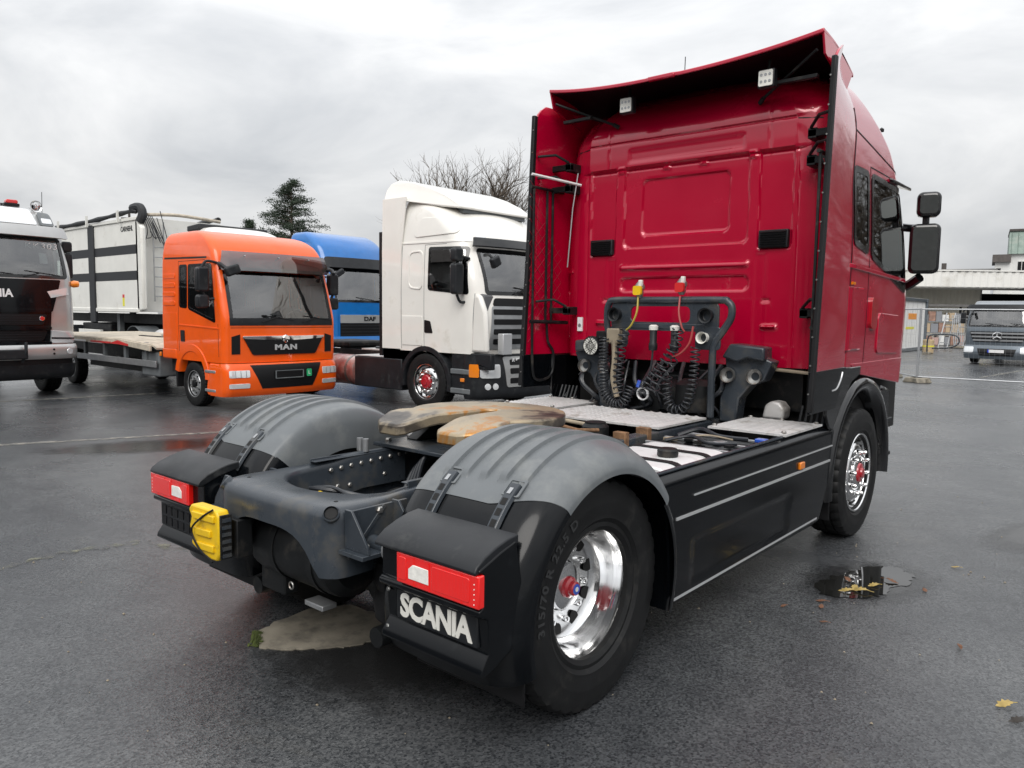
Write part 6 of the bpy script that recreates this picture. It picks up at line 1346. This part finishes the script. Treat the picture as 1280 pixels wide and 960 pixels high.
MB().tube(smooth_path([(-HW, .05, SZ1+.08), (0, .05, SZ1+.15), (HW-.3, .05, SZ1+.08)]), .05, 8).build('tarp_bow', 'bed_wood', TR)
MB().bx(-HW+.05, HW-.05, -8.1, -.05, SZ0+.02, SZ0+.1).build('tipper_floor', 'chassis_dark', TR); MB().bx(-HW, HW, -8.25, -8.2, SZ0, SZ1).build('tailgate', 'tipper_white', TR)
text('trailer_lettering', 'CARNEHL', .20, 'tarp', TR, (HW+.006, -.62, 3.95), (R(90), 0, R(90)), .002, .004, .9)
for s_ in (1, -1):
    MB().bx(min(s_*.42, s_*.52), max(s_*.42, s_*.52), -8.1, .1, 1.22, 1.50).build('trailer_rail', 'chassis_dark', TR)
    MB().bx(min(s_*.75, s_*.88), max(s_*.75, s_*.88), -2.4, -2.2, .62, 1.5).build('landing_leg', 'grey_plastic', TR)
    MB().bx(min(s_*1.1, s_*1.2), max(s_*1.1, s_*1.2), -4.6, -2.9, .86, 1.0).build('side_guard', 'tipper_white', TR, bevel=.01)
    for y in (-5.2, -6.5, -7.8): wheel(TR, (s_*1.05, y, .5), 'steel', s_ < 0)
    for y in (-5.2, -6.5, -7.8): MB().sheet(lambda u, v: (s_*(.88+.34*v), y+.62*math.cos(R(170-160*u)), .5+.6*math.sin(R(170-160*u))), 14, 2, (0, 0, .012)).build('mudguard', 'black_plastic', TR)
MB().bx(-1.0, 1.0, -4.8, -2.6, .8, 1.2).build('chassis_box', 'chassis_dark', TR, bevel=.03)
VT = thing('tractor_truck', 'white roofed tractor truck coupled to the tipper trailer', 'truck', (-16.1, 8.25, 0), -PI/2)
vsx = [(1.0, -.75, 1.3, 1.22, .12, .3, .1), (2.1, -.75, 1.3, 1.23, .12, .3, .1), (2.9, -.75, 1.05, 1.2, .12, .3, .12), (3.3, -.74, .9, 1.15, .14, .3, .13), (3.6, -.7, .65, 1.05, .18, .32, .12), (3.78, -.6, .3, .88, .22, .3, .1), (3.82, -.5, .1, .7, .2, .2, .05)]
vc, vb = bg_cab(VT, vsx, 'white_paint', ((-1.05, 2.0), (1.05, 2.0), (1.0, 2.85), (-1.0, 2.85)), [((.05, 2.05), (.98, 2.0), (.85, 2.82), (.05, 2.82))], seat=(-.1, 1.8, .6), dash=(.8, 2.0, 1.15))
MB().prism([(-.85, 3.72), (-.85, 3.86), (-.2, 3.90), (-.2, 3.74)], 'x', -1.0, 1.0).build('roof_unit', 'tarp', vb, bevel=.03)
bg_mirrors(vb, 1.28, .85, 2.05, .5, (.52, .2)); chassis(VT, -4.5, 1.1, .92)
vcb = Cab([(.3, .9, 1.42, 1.2, .05, .28, .12), (.6, .9, 1.48, 1.23, .05, .28, .12), (1.0, .9, 1.40, 1.22, .05, .28, .12)]); vcb.body('bumper', 'white_paint', VT, du=(4, 3, 6, 8, 14), dz=.08, lining=None)
for s_ in (1, -1):
    wheel(VT, (s_*1.06, 0, .5), 'bgfront', s_ < 0); wheel(VT, (s_*1.03, -3.75, .5), 'steel', s_ < 0)
    MB().sheet(lambda u, v: (s_*(.62+.62*v), -3.75+.66*math.cos(R(165-150*u)), .5+.66*math.sin(R(165-150*u))), 18, 2, (0, 0, .012)).build('mudguard', 'grey_plastic', VT)
    MB().lathe([(0, -.4), (.2, -.38), (.24, -.3), (.24, .3), (.2, .38), (0, .4)], 20, axis='y').build('air_tank', 'alu_tank', VT, loc=(s_*.9, -2.4, .86))
arch(VT, 0, .54, .9, 1.23, 'black_plastic', -8, 190, .09)

# --- slate delivery truck far off, facing the yard
GT = thing('truck', 'dark slate grey truck with a star badge facing the mesh fence', 'truck', (-1.78, 31.4, 0), PI-.05)
gs = [(.62, -.7, 1.18, 1.08, .08, .2, .10), (1.2, -.7, 1.20, 1.10, .08, .2, .10), (1.42, -.7, 1.16, 1.10, .08, .2, .10), (2.02, -.7, .92, 1.06, .1, .22, .1), (2.16, -.68, .86, 1.03, .12, .24, .1), (2.26, -.6, .7, .95, .16, .24, .1), (2.30, -.45, .45, .78, .15, .2, .05)]
gc_, gb_ = bg_cab(GT, gs, 'slate_paint', ((-1.0, 1.40), (1.0, 1.40), (.97, 2.04), (-.97, 2.04)), [((.0, 1.46), (.85, 1.4), (.72, 2.0), (.0, 2.02))], du=(6, 4, 16, 8, 16), dz=.06, seat=(-.2, 1.15, .5), dash=(.7, 1.38, 1.05))
gc_.patch('sun_visor', 'F', ((-1.06, 2.02), (1.06, 2.02), (1.0, 2.16), (-1.0, 2.16)), 'black_plastic', gb_, r=.03, off=.12, th=.03, nu=20, bevel=.01)
MB().prism([(-.3, 2.22), (.6, 2.18), (.2, 2.36), (-.25, 2.38)], 'x', -.98, .98).build('roof_deflector', 'slate_paint', gb_, bevel=.06, seg=3)
for k in range(3): gc_.patch('grille_bar', 'F', ((-.88+.04*k, 1.14-.13*k), (.88-.04*k, 1.14-.13*k), (.88-.04*k, 1.20-.13*k), (-.88+.04*k, 1.20-.13*k)), 'galvanised', gb_, r=.02, off=.02, th=.03, nu=16)
gc_.patch('grille', 'F', ((-.78, .84), (.78, .84), (.92, 1.23), (-.92, 1.23)), 'grille_dark', gb_, r=.05, off=.010, th=.03, nu=16)
MB().tube([(.15*math.cos(a), 1.245, 1.06+.15*math.sin(a)) for a in [2*PI*i/24 for i in range(24)]], .016, 6, True).build('star_badge', 'chrome', gb_)
sb3 = MB()
for k in range(3): a = R(90+120*k); sb3.tube([(0, 1.245, 1.06), (.15*math.cos(a), 1.245, 1.06+.15*math.sin(a))], [.026, .006], 6)
sb3.build('star_badge', 'chrome', gb_)
gbc = Cab([(.22, .7, 1.22, 1.10, .05, .2, .1), (.45, .7, 1.30, 1.12, .05, .2, .1), (.64, .7, 1.24, 1.11, .05, .2, .1), (.72, .7, 1.2, 1.10, .05, .2, .1)]); gbb = gbc.body('bumper', 'slate_paint', GT, du=(4, 3, 4, 6, 12), dz=.06, lining=None)
gbc.patch('bumper_intake', 'F', ((-.55, .34), (.55, .34), (.62, .60), (-.62, .60)), 'grille_dark', gbb, off=.006, th=.02, nu=12)
MB().bx(-.26, .26, 1.31, 1.33, .46, .57).build('number_plate', 'plate_white', gbb); MB().bx(.215, .262, 1.328, 1.334, .46, .57).build('plate_band', 'plate_blue', gbb)
for s_ in (1, -1):
    a, b = sorted((s_*.74, s_*1.08)); gbc.patch('headlamp', 'F', ((a, .44), (b, .44), (b, .66), (a, .66)), 'lamp_glass', gbb, r=.04, off=.012, th=.03); wheel(GT, (s_*.94, 0, .39), 'man', s_ < 0); wheel(GT, (s_*.94, -4, .39), 'man', s_ < 0)
    MB().box((s_*1.24, .80, 1.72), (.18, .12, .42)).build('mirror', 'black_plastic', gb_, bevel=.04, seg=3); MB().tube(smooth_path([(s_*1.0, .85, 2.02), (s_*1.15, .9, 2.05), (s_*1.24, .84, 1.95)]), .03, 8).build('mirror_arm', 'black_plastic', gb_)
MB().tube([(.9, .95, 2.0), (.86, 1.18, 1.86)], .05, 8).build('ramp_mirror', 'black_plastic', gb_)
chassis(GT, -5.5, .8, .8); arch(GT, 0, .45, .8, 1.09, 'slate_paint', 10, 175, .1); MB().bx(-1.1, 1.1, -6.0, -1.0, .9, 1.05).build('load_bed', 'chassis_dark', GT)
# ------------------------------------------------------------------ yard fence
def fence_panel(p0, p1, label, h=1.95):
    p0 = V(p0); p1 = V(p1); d = p1-p0; L = d.length; t = thing('fence_panel', label, 'fence panel', (p0.x, p0.y, 0), math.atan2(d.y, d.x), 'wire mesh fence panels along the yard')
    for x in (0, L): MB().cyl((x, 0, .08), (x, 0, h), .021, n=10).build('fence_post', 'galvanised', t)
    for z in (.15, h-.02): MB().cyl((0, 0, z), (L, 0, z), .018, n=8).build('fence_rail', 'galvanised', t)
    w_ = MB(); n = int(L/.11)
    for k in range(1, n): w_.tube([(L*k/n, .0, .15), (L*k/n, .0, h-.03)], .0018, 3)
    for k in range(1, 8): w_.tube([(0, .004, .15+(h-.18)*k/8), (L, .004, .15+(h-.18)*k/8)], .0018, 3)
    o = w_.build('wire_mesh', 'galvanised', t, smooth=0); o['kind'] = 'stuff'
    for x in (0, L): MB().prism([(x-.34, 0), (x+.34, 0), (x+.28, .13), (x-.28, .13)], 'y', -.12, .12).build('concrete_foot', 'concrete', t, bevel=.02, rot=(0, 0, 0))
    return t
fence_panel((-3.06, 21.1), (-2.05, 19.62), 'short oblique wire fence panel standing beside the red cab')
fence_panel((-2.03, 19.62), (1.45, 20.0), 'wire fence panel standing in front of the slate truck')
fence_panel((-6.3, 22.6), (-3.08, 21.14), 'wire fence panel behind the red cab, joined to the short oblique one')

# ------------------------------------------------------------------ site container
CT = thing('site_container', 'white site container with grey frame and an orange label', 'container', (-8.3, 40.2, 0), 0)
MB().bx(-1.24, 1.20, -2.85, 2.85, .12, 2.55).build('container_wall', 'house_white', CT)
for sx_ in (-1, 1):
    for sy in (-1, 1): MB().bx(sx_*1.22-.09, sx_*1.22+.09, sy*2.85-.09, sy*2.85+.09, 0, 2.7).build('corner_post', 'slate_paint', CT, bevel=.01)
    for z in (.02, 2.54): MB().bx(sx_*1.22-.07, sx_*1.22+.07, -2.76, 2.76, z, z+.16).build('frame_beam', 'slate_paint', CT, bevel=.01)
    for z in (.02, 2.54): MB().bx(-1.13, 1.13, sx_*2.85-.07, sx_*2.85+.07, z, z+.16).build('frame_beam', 'slate_paint', CT, bevel=.01)
MB().bx(1.20, 1.206, -.6, 1.0, 1.62, 1.92).build('orange_label', 'sign_orange', CT); MB().bx(1.20, 1.206, -1.0, .6, 1.12, 1.24).build('yellow_writing', 'sign_yellow', CT)
for k in range(6): MB().bx(1.20, 1.204, -2.7+.95*k, -2.69+.95*k, .2, 2.5).build('panel_joint', 'grey_plastic', CT)
BK = thing('bucket', 'pale yellow drum standing at the foot of the white container', 'drum', (-5.9, 38.6, 0)); MB().lathe([(.2, 0), (.24, .02), (.26, .3), (.24, .34), (.25, .62), (.22, .66), (0, .66)], 18, axis='z').build('drum_body', 'wood_pale', BK); MB().lathe([(.252, .3), (.268, .31), (.268, .36), (.252, .37)], 18, axis='z').build('drum_hoop', 'sign_yellow', BK)
BR = thing('barrier', 'bent grey steel hoop barrier standing before the white container', 'barrier', (-5.0, 37.0, 0)); MB().tube(smooth_path([(-.6, 0, .1), (-.6, 0, .7), (-.45, .02, .92), (.3, .05, .95), (.62, .05, .85), (.66, .05, .55), (.3, 0, .35), (-.4, 0, .3)]), .035, 8).build('barrier_tube', 'chassis_paint', BR); MB().bx(-.75, -.45, -.2, .2, 0, .1).build('barrier_foot', 'concrete', BR)

# ------------------------------------------------------------------ hall
HA = thing('hall', 'long low hall with pale corrugated fascia and a dark open bay', 'building', (-7.6, 54.5, 0), R(40.66))
def corr(x0, x1, y, z0, z1, pitch, dep, name, mname, parent):
    n = int((x1-x0)/pitch*4); mb = MB(); vs = []
    for i in range(n+1):
        x = x0+(x1-x0)*i/n; k = (i % 4); yy = y-(dep if k in (1, 2) else 0); vs += [(x, yy, z0), (x, yy, z1)]
    mb.add(vs, [(2*i, 2*i+2, 2*i+3, 2*i+1) for i in range(n)]); return mb.build(name, mname, parent, smooth=0)
corr(-22, 3.2, 3.0, 0, 3.75, .42, .07, 'corrugated_wall', 'hall_metal', HA); corr(14, 32, 3.0, 0, 3.75, .42, .07, 'corrugated_wall', 'hall_metal', HA)
fa = corr(-24, 34, -.6, 3.72, 4.72, .5, .05, 'fascia', 'hall_fascia', HA)
MB().bx(-24, 34, -.62, 12, 4.68, 4.78).build('roof', 'roof_grey', HA); MB().bx(-24, 34, -.55, 3.0, 3.66, 3.72).build('canopy_soffit', 'hall_fascia', HA); MB().bx(-24, 34, -.70, -.55, 4.72, 4.80).build('fascia_cap', 'hall_fascia', HA)
MB().bx(3.2, 14, 11.9, 12, 0, 3.7).build('bay_back', 'dark_void', HA); MB().bx(3.1, 3.2, 3, 12, 0, 3.7).build('bay_side', 'chassis_dark', HA); MB().bx(14, 14.1, 3, 12, 0, 3.7).build('bay_side', 'chassis_dark', HA)
for x in (4.4, 8.2): MB().bx(x-.09, x+.09, -.3, -.1, 0, 3.66).build('canopy_post', 'galvanised', HA)
MB().bx(3.2, 14, 3.05, 11.9, .0, .01).build('bay_floor', 'chassis_dark', HA)
# goods rack and stacked fence panels before the hall
RA = thing('storage_rack', 'rack of boxed goods under a dark top beside the hall wall', 'rack', (-7.9, 51.4, 0), R(40.66))
for x in (-1.5, 1.5):
    for y in (0, .8): MB().bx(x-.05, x+.05, y-.05, y+.05, 0, 2.5).build('rack_post', 'chassis_dark', RA)
MB().bx(-1.6, 1.6, -.1, .9, 2.42, 2.56).build('rack_top', 'roof_grey', RA)
for z in (.75, 1.45): MB().bx(-1.5, 1.5, 0, .8, z, z+.06).build('rack_shelf', 'galvanised', RA)
rr = random.Random(17)
for z in (.02, .81, 1.51):
    x = -1.4
    while x < 1.2:
        w_ = rr.uniform(.3, .55); h = rr.uniform(.4, .62); o = MB().bx(0, w_-.04, .05, .7, 0, h)
        mm = rr.choice(['goods_pink', 'goods_tan', 'goods_blue', 'house_white', 'goods_tan', 'brick_red']); nm = {'goods_pink': 'pink', 'goods_tan': 'tan', 'goods_blue': 'blue', 'house_white': 'white', 'brick_red': 'red'}[mm]
        ob = o.build('goods_box', mm, None, bevel=.01); a = R(40.66); ob.location = (-7.9+x*math.cos(a)-.0*math.sin(a), 51.4+x*math.sin(a), z); ob.rotation_euler = (0, 0, a)
        lv = {.02: 'on the ground under', .81: 'on the lower shelf of', 1.51: 'on the upper shelf of'}[z]
        tag(ob, nm+' goods box '+lv+' the rack by the hall', 'box', 'boxes in the rack by the hall'); x += w_
for k in range(5):
    t = fence_panel((-6.3+.10*k, 46.6), (-3.7+.1*k, 48.9), 'wire fence panel in the leaning bundle beside the slate truck', 1.9); t['group'] = 'fence panels leaning in a bundle'; t.rotation_euler.x = R(-12)
for k, (x, y) in enumerate(((-5.9, 46.0), (-5.2, 46.5))):
    t = thing('timber_frame', 'pale sloping frame leaning by the goods rack' if k == 0 else 'pale sloping frame leaning by the fence bundle', 'frame', (x-1.2, y+.5, 0), R(40)); 
    for q in (0, .5): MB().tube([(q, 0, 0), (q+.55, .3, 2.0)], .035, 6).build('frame_bar', 'galvanised', t)
    for q in range(4): MB().tube([(.13*q+.06, .06+.06*q, .3+.45*q), (.56+.13*q, .06+.06*q, .3+.45*q)], .025, 6).build('frame_rung', 'galvanised', t)
YB = thing('lamp_box', 'yellow warning lamp box on the fence bundle', 'warning lamp', (-4.95, 46.7, 1.92), R(40)); MB().bx(-.35, .35, -.1, .1, 0, .22).build('lamp_housing', 'sign_orange', YB, bevel=.03); MB().bx(-.2, .2, -.08, .08, -.5, -.002).build('lamp_pole', 'sign_yellow', YB, bevel=.02)

# ------------------------------------------------------------------ houses beyond
HO = thing('house', 'white house with green standing-seam roof behind the hall', 'house', (-12.1, 104.5, 0), R(9))
MB().bx(0, 14, 0, 9, 0, 9.3).build('wall', 'house_white', HO)
rf = MB().prism([(-.4, 9.3), (9.4, 9.3), (8.6, 12.0), (.6, 12.0)], 'x', -.1, 14.3).build('roof', 'copper_green', HO)
for k in range(22): MB().add([(.1+.65*k, -.42, 9.3), (.16+.65*k, -.42, 9.3), (.16+.65*k, .58, 12.02), (.1+.65*k, .58, 12.02), (.13+.65*k, -.48, 9.32), (.13+.65*k, .54, 12.06)], [(0, 4, 5, 3), (4, 1, 2, 5)]).build('roof_seam', 'copper_green', rf)
MB().bx(-.15, 14.35, .4, 8.8, 12.0, 12.25).build('roof_cap', 'roof_dark', rf)
for x in (.8, 2.2, 7, 9): 
    wn_ = MB().bx(x, x+.95, -.03, .03, 7.3, 8.5).build('window', 'house_white', HO); MB().bx(x+.08, x+.44, -.05, -.031, 7.4, 8.4).build('pane', 'grille_dark', wn_); MB().bx(x+.51, x+.87, -.05, -.031, 7.4, 8.4).build('pane', 'grille_dark', wn_)
HA2 = thing('house', 'low white annex with dark overhanging roof beside the green roofed house', 'house', (-13.5, 103.2, 0), R(9)); MB().bx(.2, 1.7, 0, 6, 0, 8.3).build('wall', 'house_white', HA2); MB().prism([(-.5, 8.3), (6.5, 8.3), (6.5, 9.2), (-.2, 9.2)], 'x', -.1, 1.75).build('roof', 'roof_dark', HA2)
MB().bx(.3, .8, -.04, .02, 6.6, 7.6).build('window', 'grille_dark', HA2)
HB = thing('house', 'house with a long dark grey roof ridge rising behind the hall', 'house', (-18.9, 98.4, 0), R(9)); MB().bx(-2, 6, 0, 8, 0, 6.3).build('wall', 'house_white', HB); MB().prism([(-.5, 6.2), (8.5, 6.2), (4, 7.6)], 'x', -3, 6.6).build('roof', 'roof_grey', HB); MB().bx(.8, 1.3, 3.6, 4.4, 7.0, 8.3).build('chimney', 'roof_dark', HB)
HC = thing('house', 'house with a slate chimney mostly hidden behind the tipper trailer', 'house', (-61.2, 22.6, 0), R(40.66)); MB().bx(-3, 4.0, 0, 8, 0, 5.6).build('wall', 'house_white', HC); rf = MB().prism([(-.4, 5.6), (8.4, 5.6), (4, 7.2)], 'x', -3.2, 4.2).build('roof', 'roof_grey', HC)
ch = MB().bx(-.38, .38, 3.6, 4.4, 6.5, 9.05).build('chimney', 'roof_grey', HC, bevel=.02); MB().bx(-.46, .46, 3.52, 4.48, 9.05, 9.15).build('chimney_cap', 'roof_dark', ch); MB().cyl((0, 4, 9.15), (0, 4, 9.6), .10, n=10).build('chimney_pot', 'roof_dark', ch)

# ------------------------------------------------------------------ trees
def bare_tree(loc, h, spread, label, seed):
    rnd = random.Random(seed); t = thing('bare_tree', label, 'tree', loc); tr = MB(); tw = MB()
    def grow(p, d, L, r, lev):
        n = 4; pts = [p]; q = p.copy(); dd = d.copy()
        for i in range(n): dd = (dd+V((rnd.uniform(-.16, .16), rnd.uniform(-.16, .16), rnd.uniform(-.02, .12)))).normalized(); q = q+dd*L/n; pts.append(q.copy())
        (tr if lev == 0 else tw).tube(pts, [r*(1-.55*i/n) for i in range(n+1)], 7 if lev < 2 else (4 if lev < 4 else 3))
        if lev >= 6 or r < .004: return
        kk = [9, 5, 4, 3, 3, 3][min(lev, 5)]
        for k in range(kk):
            i = rnd.choice([1, 2, 3, 4]) if k else 4; b = pts[i]; az = rnd.uniform(0, 2*PI); ang = rnd.uniform(.3, .8)*(.7 if k == 0 else 1)
            o = dd.orthogonal().normalized(); o2 = dd.cross(o); nd = (dd*math.cos(ang)+(o*math.cos(az)+o2*math.sin(az))*math.sin(ang)); nd.z = nd.z*.8+.16; nd.x *= spread; nd.y *= spread
            grow(b, nd.normalized(), L*rnd.uniform(.58, .82), r*rnd.uniform(.48, .64), lev+1)
    grow(V((0, 0, -.1)), V((0, 0, 1)), h*.30, h*.026, 0)
    tr.build('trunk', 'bark', t, smooth=60, fix=False); o = tw.build('crown', 'bark', t, smooth=60, fix=False); return t
bare_tree((-39.0, 42.4, 0), 17.4, 1.0, 'wide bare leafless tree behind the white tractor cab', 12)
def conifer(loc, h, w_, label, seed):
    rnd = random.Random(seed); t = thing('conifer', label, 'tree', loc); MB().tube([(0, 0, 0), (.1, 0, h*.5), (0, .1, h*.97)], [h*.02, h*.013, .03], 8).build('trunk', 'bark', t); mb = MB(); br = MB()
    z = h*.25
    while z < h*.985:
        f = (h-z)/(h*.75); L = w_*(.16+.84*min(1, f*1.9)**.8)*rnd.uniform(.6, 1.05); az = rnd.uniform(0, 2*PI); d = V((math.cos(az), math.sin(az), 0)); p0 = V((0, 0, z)); pts = [p0+d*L*q+V((0, 0, L*(.28*q-.18*q*q))) for q in (0, .33, .66, 1)]
        br.tube(pts, [.05, .035, .02, .008], 4)
        for k in range(int(90+340*L/w_)):
            q = rnd.uniform(.15, 1.05); b = p0+d*L*q+V((0, 0, L*(.28*q-.18*q*q))); b = b+V((rnd.gauss(0, .20), rnd.gauss(0, .20), rnd.gauss(.05, .13))); s_ = rnd.uniform(.05, .13); a = V((rnd.uniform(-1, 1), rnd.uniform(-1, 1), rnd.uniform(-.2, .9))).normalized(); c_ = a.orthogonal().normalized()*.35
            mb.add([b-c_*s_, b+a*s_, b+c_*s_, b-a*s_*.4], [(0, 1, 2, 3)])
        z += h*.0062
    br.build('branches', 'bark', t, fix=False); mb.build('crown', 'needles', t, smooth=0, fix=False); return t
conifer((-59.1, 38.1, 0), 13.5, 3.6, 'dark green conifer rising behind the orange cab', 3)
conifer((-71.0, 40.8, 0), 11.0, 1.3, 'small distant conifer tip beside the tall dark conifer', 8)

# ------------------------------------------------------------------ the rest of the yard, behind and beside the camera (it shows in the paint's reflections)
HD = thing('warehouse', 'dark grey warehouse closing the yard behind the red truck', 'building', (-8, -26, 0))
MB().bx(-40, 34, -12, 0, 0, 8.5).build('wall', 'roof_grey', HD); MB().prism([(-12.5, 8.5), (.6, 8.5), (-6, 11)], 'x', -40.5, 34.5).build('roof', 'roof_dark', HD)
for k in range(9): 
    o = MB().bx(-36+8*k, -32.5+8*k, -.02, .05, 0, 4.2).build('gate', 'chassis_dark', HD); MB().bx(-31.5+8*k, -29.5+8*k, -.02, .04, 5.2, 6.8).build('window', 'glass', HD)
for k, (x, y) in enumerate(((8.5, 33), (11.5, 27))):
    bare_tree((x, y, 0), 13, 1.1, 'bare leafless tree beside the yard, nearer the hall' if k == 0 else 'bare leafless tree beside the yard, nearer the warehouse', 40+k)

WK = thing('workshop', 'low grey workshop along the side of the yard, opposite the row of trucks', 'building', (13, 16, 0))
MB().bx(0, 10, 0, 42, 0, 4.4).build('wall', 'roof_grey', WK); MB().bx(-.3, 10.3, -.3, 42.3, 4.4, 4.6).build('roof', 'roof_dark', WK)
for k in range(5): MB().bx(-.05, .02, 3+8*k, 6.5+8*k, 0, 3.4).build('gate', 'chassis_dark', WK)
